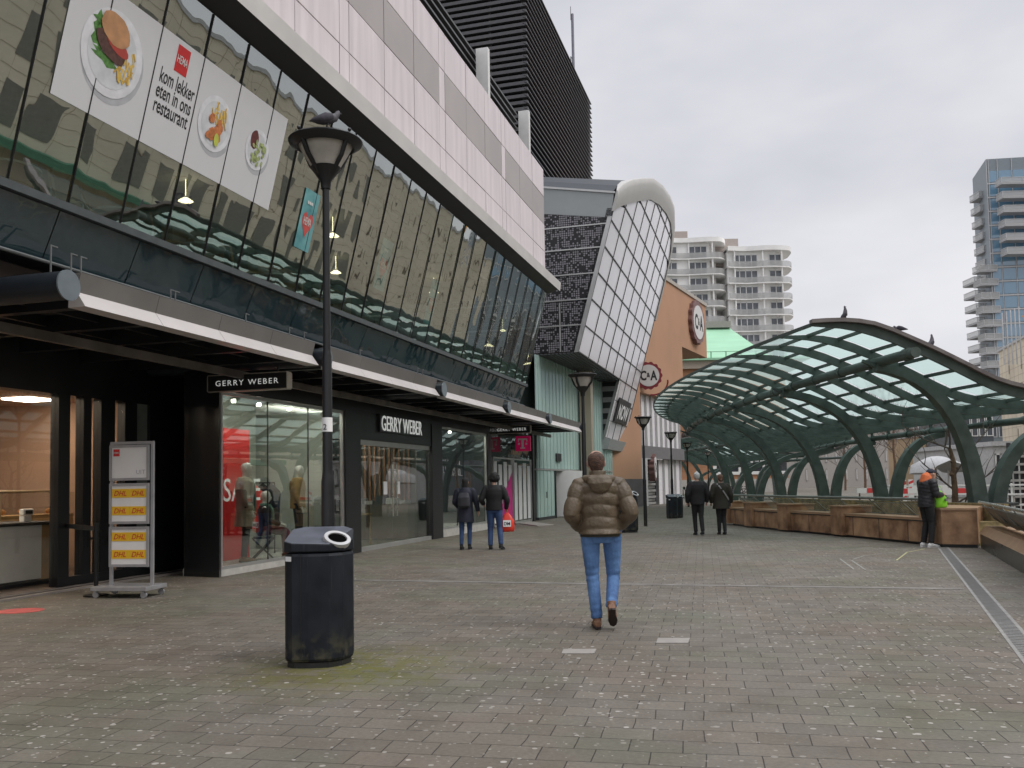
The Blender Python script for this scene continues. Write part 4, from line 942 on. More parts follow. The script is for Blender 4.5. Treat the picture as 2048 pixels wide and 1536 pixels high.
person('mannequin', on_disp(490,9.6), rzm, Pq, 'white mannequin in a long beige coat beside the red panel', cat='mannequin', group=GM, skin=M_man, vox=.014,
    top=dict(m=M_coat,hem=.62,g=.03,flare=.03,name='coat'), legs=dict(m=M_cloth,x=.01), shoes=dict(m=M_brownb), extra=scarf, sc_=1.08)
person('mannequin', on_disp(596,10.0), rzm-.2, Pq, 'white mannequin in a mustard jacket and dark trousers, right of the rail', cat='mannequin', group=GM, skin=M_man, vox=.014,
    top=dict(m=M_mus,hem=.86,g=.03), legs=dict(m=M_cloth,x=.01), shoes=dict(m=M_brownd), sc_=1.08)
Ps = pose(hipL=(-.09,0,.52),hipR=(.09,0,.52),pel=(0,0,.55),wai=(0,0,.68),che=(0,.01,.88),nek=(0,.02,1.06),head=(0,.05,1.22),kneeL=(-.12,.42,.52),kneeR=(.12,.42,.54),ankL=(-.12,.44,.10),ankR=(.14,.62,.14),
    shoL=(-.17,.02,1.0),shoR=(.17,.02,1.0),elbL=(-.24,.06,.76),elbR=(.24,.08,.76),wriL=(-.16,.30,.68),wriR=(.18,.32,.68))
def seat_top(P,kid):
    mb=MB(); mb.loft([(0,0,.50),(0,0,.68),(0,.01,.88),(0,.02,1.02),(0,.02,1.07)],[(.19,.14),(.17,.13),(.19,.14),(.14,.10),(.07,.07)],18)
    for S in 'LR': mb.loft([P['sho'+S],P['elb'+S],P['wri'+S]],[.07,.06,.045],12)
    kid('top',mb,M_cloth,.014,2)
person('mannequin', on_disp(526,9.62), rzm, Ps, 'seated white mannequin in black with a green scarf, between the two standing ones', cat='mannequin', group=GM, skin=M_man, vox=.014,
    legs=dict(m=mat('plaid_red',(.12,.03,.035),.9,var=.8,scale=14),x=.02), shoes=dict(m=M_brownd), extra=lambda P,kid:(seat_top(P,kid),scarf(P,kid)))
c = on_disp(526,9.62)
st = thing('folding_stool', 'black crossed leg stool under the seated mannequin', 'stool', c)
rm = Matrix.Rotation(rzm,3,'Z'); Q = lambda x,y,z: c+rm@V3(x,y,z)
mb=MB(); mb.hexa([Q(-.2,-.18,.40),Q(.2,-.18,.40),Q(.2,.2,.40),Q(-.2,.2,.40),Q(-.2,-.18,.43),Q(.2,-.18,.43),Q(.2,.2,.43),Q(-.2,.2,.43)]); obj('seat',mb,M_cloth,st)
for sx in (-.18,.18):
    mb=MB(); mb.tube(Q(sx,-.2,0),Q(sx,.2,.40),.014,6); mb.tube(Q(sx,.2,0),Q(sx,-.2,.40),.014,6); obj('leg',mb,M_blackm,st)
# clothes rail
rl = thing('clothes_rail', 'black clothes rail in the middle of the left display window', 'clothes rail', F(16.2,10.3,.12))
mb=MB(); a_,b_ = F(16.0,10.6,.12),F(17.2,10.2,.12)
mb.tube(a_,a_+V3(0,0,1.5),.014,6); mb.tube(b_,b_+V3(0,0,1.5),.014,6); mb.tube(a_+V3(0,0,1.5),b_+V3(0,0,1.5),.014,6); obj('frame',mb,M_blackm,rl)
for i,(u,m,lb) in enumerate(((.15,M_coat,'cream'),(.35,M_cloth,'black'),(.55,M_redbag,'red edged'),(.75,M_cloth,'long black'),(.92,M_navy,'navy'))):
    c = a_.lerp(b_,u); mb=MB(); mb.loft([c+V3(0,0,.55),c+V3(0,0,.9),c+V3(0,0,1.3),c+V3(0,0,1.42),c+V3(0,0,1.5)],[(.17,.05),(.19,.06),(.21,.06),(.10,.04),(.008,.008)],14,fn=lambda q,a:1+.05*math.sin(7*a))
    one('hanging_jacket', mb, m, '%s jacket hanging on the rail in the left display window'%lb, 'jacket', 'jackets on the rail', smooth=60)
# red sale panel
t0,zb = at_d(443,1135,10.05); t1,_ = at_d(499,1135,10.05); zt = at_d(470,858,10.05)[1]
sp = thing('sale_panel', 'tall red panel with white sale lettering at the left of the display window', 'banner', F(t0,9.75,.12))
mb=MB(); mb.fb(14.12,t1,10.05,10.07,.13,zt); obj('panel',mb,mat('sale_red',(.60,.02,.02),.45,emit=.1,var=.03),sp)
mb=MB(); tS,zS = at_d(447,1003,10.04); text_mb(mb,'SALE',F(tS,10.04,zS),UU,(0,0,1),at_d(446,957,10.04)[1]-zS,1.3); obj('lettering',mb,mat('white_letter',(0,0,0)),sp)
# projecting magenta reflection is left to the glass; wedge mat by the phone shop door
mb=MB(); q=[at_z(1038,1048),at_z(1075,1053),at_z(1108,1051),at_z(1060,1044)]; mb.prism([V3(v.x,v.y,.002) for v in q],(0,0,.03)); one('doorway_ramp',mb,M_pale,'low pale ramp plate on the paving at the phone shop door','ramp')
# ------------------------------------------------------------------ the curved glass-fronted building
nb = thing('curved_building', 'overhanging building with a leaning grey glass grid front and rounded metal top', 'building', F(42,9,0))
NP = lambda z: 7.34-.2757*(z-6.87)           # leaning front plane: distance for a height
def NG(t,z,out=0.0): return F(t,NP(z)-out,z)
M_ng = glass('grey_front_glass', (.84,.82,.85), 1.7, .15, wave=.0012, wscale=.9, gcol=(.95,.95,.97), opaque=True)
arc = [(36,12.7),(36.9,13.0),(38.4,13.55),(40.4,14.25),(42.9,15.05),(45.5,15.55),(48.2,15.85),(50.2,15.9),(51.6,15.6),(52.6,14.9),(53.0,14.0)]
def top_z(t):
    if t <= 36: return 12.7
    for (a,b),(c,d) in zip(arc,arc[1:]):
        if a <= t <= c: return b+(d-b)*(t-a)/(c-a)
    return 14.0
T0,T1,TM = 36.0,53.0,47.1; CW = (T1-T0)/8; RH = 1.07
def panes(mb, gap=.018):
    for i in range(8):
        zb = 6.87 if i < 5 else 3.85
        j = 0 if i < 5 else -3
        while True:
            z0 = 6.87+RH*j; z1 = z0+RH; j += 1
            if z1 <= 3.9: continue
            z0 = max(z0,zb)
            a,b = T0+i*CW+gap, T0+(i+1)*CW-gap; za,zb2 = top_z(a),top_z(b)
            if z0 >= max(za,zb2)-.05: break
            pts = [(a,z0+gap),(b,z0+gap)]
            mid = (a+b)/2; tops = [(b,min(z1-gap,zb2)),(mid,min(z1-gap,top_z(mid))),(a,min(z1-gap,za))]
            pts += [(q,max(z0+gap+.001,z)) for q,z in tops]
            o_ = R.uniform(-.004,.004); mb.poly([NG(q,z,o_) for q,z in pts])
mb = MB(); panes(mb); obj('window', mb, M_ng, nb)
mb = MB(); core = [(T0,6.87),(TM,6.87),(TM,3.85),(T1,3.85)]+arc[::-1]
mb.prism([NG(q,z,-.03) for q,z in core], -NN*.25); obj('glazing_core', mb, mat('grid_dark',(.05,.05,.052),.4,metal=.3), nb)
mb = MB()
for i in range(9):
    q = T0+i*CW; zb_ = 6.87 if q < TM-.1 else 3.85; mb.prism([NG(q-.02,zb_,.03),NG(q+.02,zb_,.03),NG(q+.02,zb_,-.05),NG(q-.02,zb_,-.05)], NG(q,top_z(q)-.02,0)-NG(q,zb_,0))
for j in range(-3,9):
    z = 6.87+RH*j; xs = [T0+k*(T1-T0)/170 for k in range(171) if (z < top_z(T0+k*(T1-T0)/170)) and (j >= 0 or T0+k*(T1-T0)/170 >= TM-.05)]
    if len(xs) > 3: mb.prism([NG(xs[0],z-.022,.03),NG(xs[0],z+.022,.03),NG(xs[0],z+.022,-.05),NG(xs[0],z-.022,-.05)], UU*(xs[-1]-xs[0]))
obj('glazing_bars', mb, mat('grid_dark',(0,0,0)), nb)
# rounded metal edge following the arch
M_edge = mat('curved_metal_edge', (.46,.45,.43), .6, metal=.0, var=.04, scale=2, stretch=(1,1,.15))
oarc = [(35.95,12.55)]+arc[1:]+[(53.05,12.5),(53.05,11.0)]
pts = []
for i,(q,z) in enumerate(oarc):
    a = oarc[max(i-1,0)]; b = oarc[min(i+1,len(oarc)-1)]; tx_,tz_ = b[0]-a[0], b[1]-a[1]; l_ = math.hypot(tx_,tz_); nx,nz_ = (-tz_/l_, tx_/l_) if i > 2 else (-.12*i,1.0)
    wdt = (.85,.93,.98)[i] if i < 3 else 1.0 if i < 8 else max(.28, 1.0-.25*(i-7)); pts.append((q,z,nx,nz_,wdt))
mb = MB(); rings = []
for (q,z,nx,nz_,wd) in pts:
    b = len(mb.v)
    for (u,o_) in ((0,.02),(0,.06),(.35,.09),(.7,.08),(.96,.0),(1.0,-.06),(.97,-.75),(.0,-.75)):
        mb.v.append(tuple(NG(q+nx*wd*u, z+nz_*wd*u, 0)+NN*(max(o_,-.05-.22*pts.index((q,z,nx,nz_,wd))) )))
    rings.append(b)
for a,b in zip(rings,rings[1:]):
    for k in range(7): mb.f.append([a+k,a+k+1,b+k+1,b+k]); mb.mi.append(0)
mb.f.append([rings[0]+k for k in range(8)]); mb.mi.append(0)
obj('curved_edge', mb, M_edge, nb, smooth=50)
# side face towards the camera
mb = MB(); mb.prism([F(T0,NP(13.3)+.15,13.3),F(T0,NP(12.3),12.3),F(T0,13,13.4),F(T0,13,14.6)], UU*.2); obj('side_band', mb, mat('side_cladding',(.30,.32,.32),.4,metal=.2,var=.06,scale=1), nb)
mb = MB(); mb.prism([F(T0-.05,NP(13.35)+.1,13.28),F(T0-.05,NP(13.35)+.1,13.36),F(T0-.05,13,14.66),F(T0-.05,13,14.58)], UU*.2); obj('edge_trim', mb, M_alu, nb)
def perf_mat():
    m = bpy.data.materials.new('perforated_black'); m.use_nodes = True; nt = m.node_tree; n = nt.nodes; l = nt.links; p = n['Principled BSDF']
    g = n.new('ShaderNodeNewGeometry'); mp = n.new('ShaderNodeMapping'); m0 = n.new('ShaderNodeMapping'); m0.inputs['Rotation'].default_value = (0,0,_a); l.new(g.outputs['Position'], m0.inputs[0]); mp.inputs['Scale'].default_value = (11,0,11); l.new(m0.outputs[0], mp.inputs[0])
    v = n.new('ShaderNodeTexVoronoi'); v.inputs['Randomness'].default_value = .12; v.inputs['Scale'].default_value = 1; l.new(mp.outputs[0], v.inputs['Vector'])
    s = n.new('ShaderNodeSeparateColor'); l.new(v.outputs['Color'], s.inputs[0])
    nz = n.new('ShaderNodeTexNoise'); nz.inputs['Scale'].default_value = .16; nz.inputs['Detail'].default_value = 2; l.new(mp.outputs[0], nz.inputs['Vector'])
    a = n.new('ShaderNodeMath'); a.operation='LESS_THAN'; a.inputs[1].default_value = .40; l.new(v.outputs['Distance'], a.inputs[0])
    mr = n.new('ShaderNodeMapRange'); mr.inputs['From Min'].default_value=.35; mr.inputs['From Max'].default_value=.65; mr.inputs['To Min'].default_value=.35; mr.inputs['To Max'].default_value=.95; l.new(nz.outputs[0], mr.inputs[0])
    b = n.new('ShaderNodeMath'); b.operation='LESS_THAN'; l.new(s.outputs[0], b.inputs[0]); l.new(mr.outputs[0], b.inputs[1])
    c = n.new('ShaderNodeMath'); c.operation='MULTIPLY'; l.new(a.outputs[0],c.inputs[0]); l.new(b.outputs[0],c.inputs[1])
    x = n.new('ShaderNodeMixRGB'); x.inputs[1].default_value=(.009,.009,.011,1); x.inputs[2].default_value=(.23,.22,.24,1); l.new(c.outputs[0],x.inputs[0]); l.new(x.outputs[0],p.inputs['Base Color']); p.inputs['Roughness'].default_value=.45
    return m
M_pb = perf_mat()
mb = MB(); mb.poly([F(T0,NP(6.9)+.12,6.9),F(T0,NP(12.3)+.12,12.3),F(T0,13,13.4),F(T0,13,6.9)]); obj('perforated_screen', mb, M_pb, nb)
mb = MB()
for z in (7.95,9.0,10.05,11.1,12.05): mb.fb(T0-.04,T0+.02,NP(z)+.12,13,z,z+.05)
mb.fb(T0-.05,T0-.01,8.05,8.1,6.9,8.9)
mb.prism([NG(T0-.04,6.85,.02),NG(T0-.04,12.35,.02),NG(T0-.04,12.35,-.16),NG(T0-.04,6.85,-.16)],UU*.1); obj('frame', mb, M_alu, nb)
mb = MB(); mb.fb(T0+.2,T1,9.5,14,6.9,13.2); obj('rear_volume', mb, M_dark, nb)
mb = MB(); rp = [(T0+.05,12.42)]+arc[1:]
for (a,z),(b,y_) in zip(rp,rp[1:]): mb.poly([F(a,NP(z)+.01,z+.90),F(b,NP(y_)+.01,y_+.90),F(b,14,y_+.93+1.35),F(a,14,z+.93+1.35)])
obj('roof', mb, mat('zinc_roof',(.045,.052,.06),.75), nb)
mb = MB()
for i in range(26): z = 6.84; d = NP(6.87)+.05+i*.16; mb.fb(T0,TM,d,d+.12,z-.03,z+.02)
obj('soffit', mb, mat('soffit_slats',(.07,.072,.075),.5), nb)
# stepped side with dark louvres, base and glass shop below
M_slat = mat('pale_slat', (.30,.30,.30), .45, metal=.3)
mb = MB(); mb.prism([F(TM+.06,NP(6.8)+.25,6.8),F(TM+.06,NP(3.9)+.25,3.9),F(TM+.06,9.6,3.9),F(TM+.06,9.6,6.8)], UU*.05); obj('louvre_backing', mb, M_black, nb)
mb = MB()
for i in range(5): z = 4.0+i*.58; mb.prism([F(TM-.02,NP(z)+.2,z),F(TM-.02,9.6,z),F(TM-.02,9.6,z+.26),F(TM-.02,NP(z+.26)+.2,z+.26)], UU*.06)
obj('louvre', mb, M_slat, nb)
mb = MB(); mb.prism([NG(TM-.05,3.8,.03),NG(TM-.05,6.85,.03),NG(TM-.05,6.85,-.22),NG(TM-.05,3.8,-.22)],UU*.12); obj('corner_post', mb, M_alu, nb)
mb = MB(); mb.prism([F(TM-.3,NP(3.8)-.1,3.25),F(TM-.3,NP(3.8)-.25,3.8),F(TM-.3,9.6,3.8),F(TM-.3,9.6,3.25)],UU*(T1-TM+.3)); obj('base_band', mb, mat('base_cladding',(.36,.38,.38),.4,metal=.2), nb)
mb = MB(); mb.fb(TM,T1,8.6,8.65,0.1,3.25); obj('shop_glazing', mb, M_teal, nb)
mb = MB()
for t in (TM,TM+1.4,TM+2.8,TM+4.2,T1): mb.fb(t-.05,t+.05,8.5,8.6,0,3.25)
mb.fb(TM-.05,TM+.05,8.6,10,0,3.25); obj('shop_frame', mb, M_alu, nb)
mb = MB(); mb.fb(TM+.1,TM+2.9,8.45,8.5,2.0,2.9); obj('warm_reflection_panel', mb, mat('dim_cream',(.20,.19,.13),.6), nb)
tt0,zz0 = at_d(1243,840,7.9)
mb = MB(); mb.prism([NG(TM+.4,4.75,.05),NG(TM+4.6,4.75,.05),NG(TM+4.6,6.0,.05),NG(TM+.4,6.0,.05)],NN*.06); obj('sign_board', mb, M_black, nb)
mb = MB(); sl = (NG(0,1)-NG(0,0)).normalized(); text_mb(mb,'NOW',NG(TM+.9,4.95,.13),UU,sl,.75,3.2,bold=.03); obj('sign_lettering', mb, M_paper, nb)
# stone pillar
mb = MB(); tP = 42.3; dP = d_for(1175,900,tP); mb.fb(tP-.3,tP+.3,dP-.27,dP+.27,0,6.83)
one('stone_pillar', mb, mat('travertine',(.33,.29,.22),.5,var=.15,scale=1.5,stretch=(1,1,.4)), 'beige stone pillar carrying the overhanging curved building', 'pillar')

# pale green channel-glass wall under the overhang
gwall = thing('channel_glass_wall', 'pale green ribbed glass wall with a white rounded doorway under the overhang', 'wall', F(42,8.8,0))
WA, WB = F(35.6,9.05,0), F(49,8.25,0); wd = (WB-WA).normalized(); wn = V3(wd.y,-wd.x,0); WLEN = (WB-WA).length
M_chan = glass('channel_glass', (.40,.54,.50), 1.7, .12, wave=.004, wscale=1.0, opaque=True, gcol=(.9,.95,.93))
def wallp(u,z,o=0): return WA+wd*u+V3(0,0,z)+wn*o
uD0 = 2.35; uD1 = 6.6; i = 0; mbu = MB(); mbl = MB(); u = 0
while u < WLEN:
    w_ = .26; o_ = .02*(i%2)+R.uniform(-.004,.004)
    def slab(mb,z0,z1): mb.hexa([wallp(u,z0,o_-.05),wallp(u+w_-.015,z0,o_-.05),wallp(u+w_-.015,z0,o_),wallp(u,z0,o_),wallp(u,z1,o_-.05),wallp(u+w_-.015,z1,o_-.05),wallp(u+w_-.015,z1,o_),wallp(u,z1,o_)])
    slab(mbu,2.12,6.8)
    if u+w_ < uD0 or u > uD1: slab(mbl,.12,2.05)
    u += w_; i += 1
obj('upper_ribs', mbu, M_chan, gwall); obj('lower_ribs', mbl, M_chan, gwall)
mb = MB(); mb.hexa([wallp(-.1,2.05,-.1),wallp(WLEN,2.05,-.1),wallp(WLEN,2.05,.04),wallp(-.1,2.05,.04),wallp(-.1,2.11,-.1),wallp(WLEN,2.11,-.1),wallp(WLEN,2.11,.04),wallp(-.1,2.11,.04)]); obj('rail', mb, M_alu, gwall)
mb = MB(); mb.hexa([wallp(0,0,-1.6),wallp(WLEN,0,-1.6),wallp(WLEN,0,-.9),wallp(0,0,-.9),wallp(0,6.8,-1.6),wallp(WLEN,6.8,-1.6),wallp(WLEN,6.8,-.9),wallp(0,6.8,-.9)]); obj('backing', mb, mat('green_grey_wall',(.12,.15,.14),.7), gwall)
mb = MB(); mb.hexa([wallp(0,0,-.3),wallp(uD0,0,-.3),wallp(uD0,0,.03),wallp(0,0,.03),wallp(0,.12,-.3),wallp(uD0,.12,-.3),wallp(uD0,.12,.03),wallp(0,.12,.03)]); obj('plinth', mb, M_dark, gwall)
mb = MB(); c = wallp(4.8,0,-.62); mb.lathe(c,[(.001,2.04),(1.35,2.04),(1.35,0.02),(.001,0.02)],36); obj('round_porch', mb, mat('porch_white',(.62,.62,.61),.5,var=.03), gwall, smooth=40)
mb = MB(); mb.hexa([wallp(uD0,0,-.3),wallp(uD0+.12,0,-.3),wallp(uD0+.12,0,.05),wallp(uD0,0,.05),wallp(uD0,2.05,-.3),wallp(uD0+.12,2.05,-.3),wallp(uD0+.12,2.05,.05),wallp(uD0,2.05,.05)]); obj('door_frame', mb, M_blackm, gwall)
mb = MB(); mb.hexa([wallp(2.5,2.45,.03),wallp(3.25,2.45,.03),wallp(3.25,2.45,.08),wallp(2.5,2.45,.08),wallp(2.5,2.8,.03),wallp(3.25,2.8,.03),wallp(3.25,2.8,.08),wallp(2.5,2.8,.08)]); obj('name_plate', mb, M_black, gwall)
mb = MB(); mb.tube(wallp(.95,.9,.08),wallp(.95,1.15,.08),.02,6); obj('handle', mb, M_black, gwall)

# ------------------------------------------------------------------ black louvred tower
tw = thing('louvred_tower', 'tall black tower wrapped in horizontal metal louvres behind the pink wall', 'building', F(50,14,0))
LT0, LT1, LD = 42.9, 60.4, 11.0
mb = MB(); mb.fb(LT0+.35,LT1-.35,LD+.4,LD+16,8,27.9); obj('core', mb, M_black, tw)
M_lou = mat('black_louvre', (.028,.028,.032), .38, metal=.4, var=.2, scale=1)
M_lou2 = mat('louvre_front_edge', (.14,.14,.145), .4, metal=.4)
mb = MB(); mb2 = MB(); mb3 = MB(); z = 12.2
while z < 28.0:
    mb.prism([F(LT0,LD,z),F(LT0,LD+.22,z+.13),F(LT0,LD+.25,z+.10),F(LT0,LD+.05,z-.02)],UU*(LT1-LT0))
    mb3.fb(LT0,LT1,LD-.012,LD+.02,z-.01,z+.028)
    mb2.prism([F(LT0,LD+.05,z),F(LT0,LD+.05,z+.17),F(LT0+.22,LD+.05,z+.17),F(LT0+.22,LD+.05,z)],-NN*12)
    z += .337
obj('front_louvres', mb, M_lou, tw); obj('louvre_edges', mb3, M_lou2, tw); obj('side_louvres', mb2, mat('side_louvre',(.085,.085,.09),.45,metal=.3), tw)
mb = MB()
for k in range(7): t = LT0+1.5+k*2.6; mb.fb(t,t+.06,LD+.28,LD+.34,12,27.8)
for k in range(3): mb.fb(LT0+.28,LT0+.33,LD+2+k*3.2,LD+2.12+k*3.2,12,27.8)
obj('uprights', mb, M_alu, tw)
an = at_y(1146,95,F(55,LD+2,0).y)
a2 = thing('roof_antenna', 'slim grey antenna mast standing on the black louvred tower', 'antenna', (an.x,an.y,27.9))
mb = MB(); mb.tube((an.x,an.y,27.5),(an.x,an.y,at_y(1146,28,an.y).z),.09,8); obj('mast', mb, mat('mast_grey',(.18,.18,.22),.5), a2)
mb = MB(); mb.tube((an.x-.15,an.y,28.0),(an.x-.15,an.y,28.9),.03,6); mb.tube((an.x-.15,an.y,28.8),(an.x,an.y,28.8),.03,6); mb.tube((an.x-.1,an.y,at_y(1146,28,an.y).z-.4),(an.x-.1,an.y,at_y(1146,28,an.y).z+.5),.02,5); obj('bracket', mb, M_dark, a2)

# ------------------------------------------------------------------ terracotta store beyond
M_terra = mat('terracotta_render', (.43,.245,.15), .8, var=.06, scale=.4, bump=.15, bscale=8)
cb = Vector((.5,1,0)).normalized(); cn = Vector((cb.y,-cb.x,0)); C0 = V3(9.3,57.8,0)
def on_c(px,py,off=0):
    r = ray(px,py); P0 = C0+cn*off-V3(0,0,EYE); k = P0.dot(cn)/r.dot(cn); p = r*k-P0
    return p.dot(cb), p.z
def Cc(u,z,o=0): return C0+cb*u+cn*o+V3(0,0,z)
def cbox(mb,u0,u1,z0,z1,o0,o1):
    mb.hexa([Cc(u0,z0,o0),Cc(u1,z0,o0),Cc(u1,z0,o1),Cc(u0,z0,o1),Cc(u0,z1,o0),Cc(u1,z1,o0),Cc(u1,z1,o1),Cc(u0,z1,o1)])
st_ = thing('terracotta_store', 'terracotta rendered store with a tall glass corner and a blank upper wall', 'building', Cc(0,0,-3))
uL = on_c(1225,900)[0]; uW = on_c(1283,900)[0]; uR = on_c(1366,760)[0]; uT = on_c(1412,650)[0]; zT = 15.1
zN = on_c(1366,694)[1]; zW = on_c(1285,785)[1]
mb = MB(); cbox(mb,uL-4,uW,0,zT,-.6,0); cbox(mb,uW,uR,zW,zT,-.6,0); cbox(mb,uR,uT,zN,zT,-.6,0); obj('wall', mb, M_terra, st_)
mb = MB(); cbox(mb,uL-4,uT+.1,zT,zT+.25,-.7,.1); obj('parapet', mb, mat('parapet_stone',(.40,.37,.33),.7), st_)
mb = MB(); cbox(mb,uL-4,uR-.2,zT-4,zT-.2,-9,-.62); cbox(mb,uR-.2,uT-.1,zN+.02,zT-.2,-8,-.62); obj('side_wall', mb, M_terra, st_)
mb = MB(); cbox(mb,uL-4,uR,0,zT-4,-9,-.9); obj('core', mb, M_dark, st_)
zb0 = on_c(1290,916)[1]; zb1 = on_c(1290,891)[1]
mb = MB(); cbox(mb,uW,uR,zb1+.02,zW,-.5,-.45); obj('upper_window', mb, M_ng, st_)
mb = MB(); n = 9
for k in range(n+1): q = uW+(uR-uW)*k/n; cbox(mb,q-.04,q+.04,zb1,zW,-.44,-.30)
obj('mullions', mb, M_alu, st_)
mb = MB(); cbox(mb,uW+.01,uR-.01,zb0,zb1,-.6,-.05); obj('grey_band', mb, mat('grey_band',(.16,.155,.16),.6), st_)
mb = MB(); uS0 = on_c(1296,960)[0]; uS1 = on_c(1322,960)[0]; cbox(mb,uW+.01,uS1+.5,2.9,zb0-.01,-.6,0); cbox(mb,uW+.01,uS0,0,2.9,-.6,0); obj('pale_surround', mb, mat('pale_surround',(.45,.45,.45),.6), st_)
mb = MB()
for k in range(14): z = .05+k*.2; cbox(mb,uS0+.02,uS1-.02,z,z+.15,-.4,-.36-.04*(k%2))
obj('roller_shutter', mb, M_alu, st_)
mb = MB(); cbox(mb,uS1+.5,uR,0,zb0-.01,-.5,-.45); obj('lower_window', mb, M_ng, st_)
mb = MB()
for k in range(5): q = uS1+.5+(uR-uS1-.5)*k/4; cbox(mb,q-.04,q+.04,0,zb0-.02,-.44,-.3)
obj('lower_mullions', mb, M_alu, st_)
mb = MB(); cbox(mb,uL-4,uW-.02,0,on_c(1260,958)[1],.003,.08); obj('stone_base', mb, mat('dark_stone_base',(.055,.055,.06),.35,var=.5,scale=2), st_)
mb = MB(); q = on_c(1253,860); 
def scallop(a): return 1+.045*math.cos(14*a)
def round_sign(name, label, c, ax, ay, nrm, ring, face, thick, txt, lab_h):
    r_ = thing(name, label, 'sign', c)
    mb = MB(); mb.disc(c-nrm*thick, ax, ay, 84, off=nrm*thick, fn=scallop); obj('scalloped_rim', mb, ring, r_)
    mb = MB(); mb.disc(c+nrm*.004, ax*.80, ay*.80, 40, off=nrm*.03); obj('face', mb, face, r_)
    X = ax.normalized(); Y = ay.normalized(); W_ = ax.length; H_ = ay.length
    mb = MB(); 
    for s_,x,w2,h2,y in ((txt[0],-.62,.46,.66,-.33),(txt[1],-.14,.26,.32,-.12),(txt[2],.12,.52,.66,-.33)):
        text_mb(mb,s_,c+nrm*.04+X*(x*W_)+Y*(y*H_),X,Y,h2*H_,w2*W_,bold=.035)
    obj('lettering', mb, M_ink, r_)
    return r_
M_maroon = mat('maroon', (.21,.012,.02), .4); M_signf = mat('sign_face', (.62,.61,.60), .5, var=.03)
fy = F(T1,8,0).y-1.0
c = at_y(1297,751,55.0); ex = at_y(1324,751,55.0)-c; ey = at_y(1297,724,55.0)-c
r1 = round_sign('round_sign','white oval store sign with a maroon scalloped rim projecting beside the glass building', V3(c.x,c.y,c.z), V3(ex.x,0,0), V3(0,0,ey.z), V3(0,-1,0), M_maroon, M_signf, .25, 'C&A', 1)
mb = MB(); mb.loft([c+V3(math.cos(a)*ex.x*1.12+.25,0,math.sin(a)*ey.z*1.02-.35) for a in [math.radians(x) for x in range(-100,12,8)]],.05,6); obj('hoop', mb, M_maroon, r1)
c = at_y(1397,645,66.5); rr = (at_y(1397,603,66.5).z-c.z)
r2 = round_sign('round_sign','deep round store sign seen edge-on, high on the terracotta wall', c, (UU*.97+NN*.22).normalized()*rr*1.0, V3(0,0,rr), (NN*.97-UU*.22).normalized(), mat('bronze_rim',(.20,.11,.10),.4,metal=.3), M_signf, 1.0, 'C&A', 1)
c = at_y(1311,935,57.2); r3 = round_sign('round_sign','small round store sign above the roller shutter', c, UU*.75, V3(0,0,.85), NN, MATS['bronze_rim'], M_signf, .35, 'C&A', 1)

# ------------------------------------------------------------------ brick hall with green roof
M_brick = bpy.data.materials.new('orange_brick'); M_brick.use_nodes = True; n_ = M_brick.node_tree.nodes; l_ = M_brick.node_tree.links
b_ = n_.new('ShaderNodeTexBrick'); b_.inputs['Scale'].default_value = 1; b_.inputs['Brick Width'].default_value=.8; b_.inputs['Row Height'].default_value=.25; b_.inputs['Mortar Size'].default_value=.02
b_.inputs['Color1'].default_value=(.36,.17,.085,1); b_.inputs['Color2'].default_value=(.42,.21,.11,1); b_.inputs['Mortar'].default_value=(.33,.21,.14,1)
g_ = n_.new('ShaderNodeNewGeometry'); m_ = n_.new('ShaderNodeMapping'); m_.inputs['Rotation'].default_value=(math.pi/2,0,0); l_.new(g_.outputs['Position'],m_.inputs[0]); l_.new(m_.outputs[0],b_.inputs['Vector']); l_.new(b_.outputs['Color'],n_['Principled BSDF'].inputs['Base Color']); n_['Principled BSDF'].inputs['Roughness'].default_value=.85
HY = 108.0
def hx(px,py=900,Y=HY): return at_y(px,py,Y).x
def hz(px,py,Y=HY): return at_y(px,py,Y).z
hall = thing('brick_hall', 'orange brick hall with a pale green copper roof and tall white windows', 'building', (hx(1420),HY,0))
x0,x1 = hx(1335), hx(1475); zt = hz(1400,738)
wx0,wx1,wz0,wz1 = hx(1430),hx(1476),hz(1440,945),hz(1440,868)
mb = MB(); mb.box(x0,wx0,HY,HY+14,1.6,zt); mb.box(wx0,x1+6,HY,HY+14,wz1,zt); mb.box(wx0,x1+6,HY,HY+14,1.6,wz0); obj('wall', mb, M_brick, hall)
mb = MB(); mb.box(x0,x1+6,HY-.3,HY+.2,0,1.6); obj('stone_base', mb, mat('pale_stone',(.42,.40,.37),.8), hall)
mb = MB(); mb.box(x0-.5,x1+8,HY-.5,HY+14,zt,hz(1400,722)); obj('cornice', mb, mat('cornice_stone',(.36,.31,.25),.8), hall)
M_copper = mat('green_copper', (.30,.56,.37), .6, var=.08, scale=.3, stretch=(1,1,6))
zc = hz(1400,722); zp = hz(1430,655,HY+8); rx0 = hx(1330); mb = MB()
ridge0,ridge1 = at_y(1400,655,HY+9),at_y(1456,655,HY+9); e0 = hx(1360,718); e1 = at_y(1545,715,HY-1).x
mb.box(x0-.8,x1+9,HY-.9,HY+14,zc,zc+.25)
a=V3(e0-8,HY-.5,zc+.25); b=V3(e1,HY-.5,zc+.25); c=V3(e1-2,HY+20,zc+.25); d=V3(e0-8,HY+20,zc+.25); e=V3(ridge0.x-8,HY+9,ridge0.z); f=V3(ridge1.x,HY+9,ridge0.z)
k_ = V3(at_y(1480,668,HY+7).x, HY+7, at_y(1480,668,HY+7).z)
mb.poly([a,b,f,e]); mb.poly([b,c,f]); mb.poly([c,d,e,f]); obj('roof', mb, M_copper, hall)
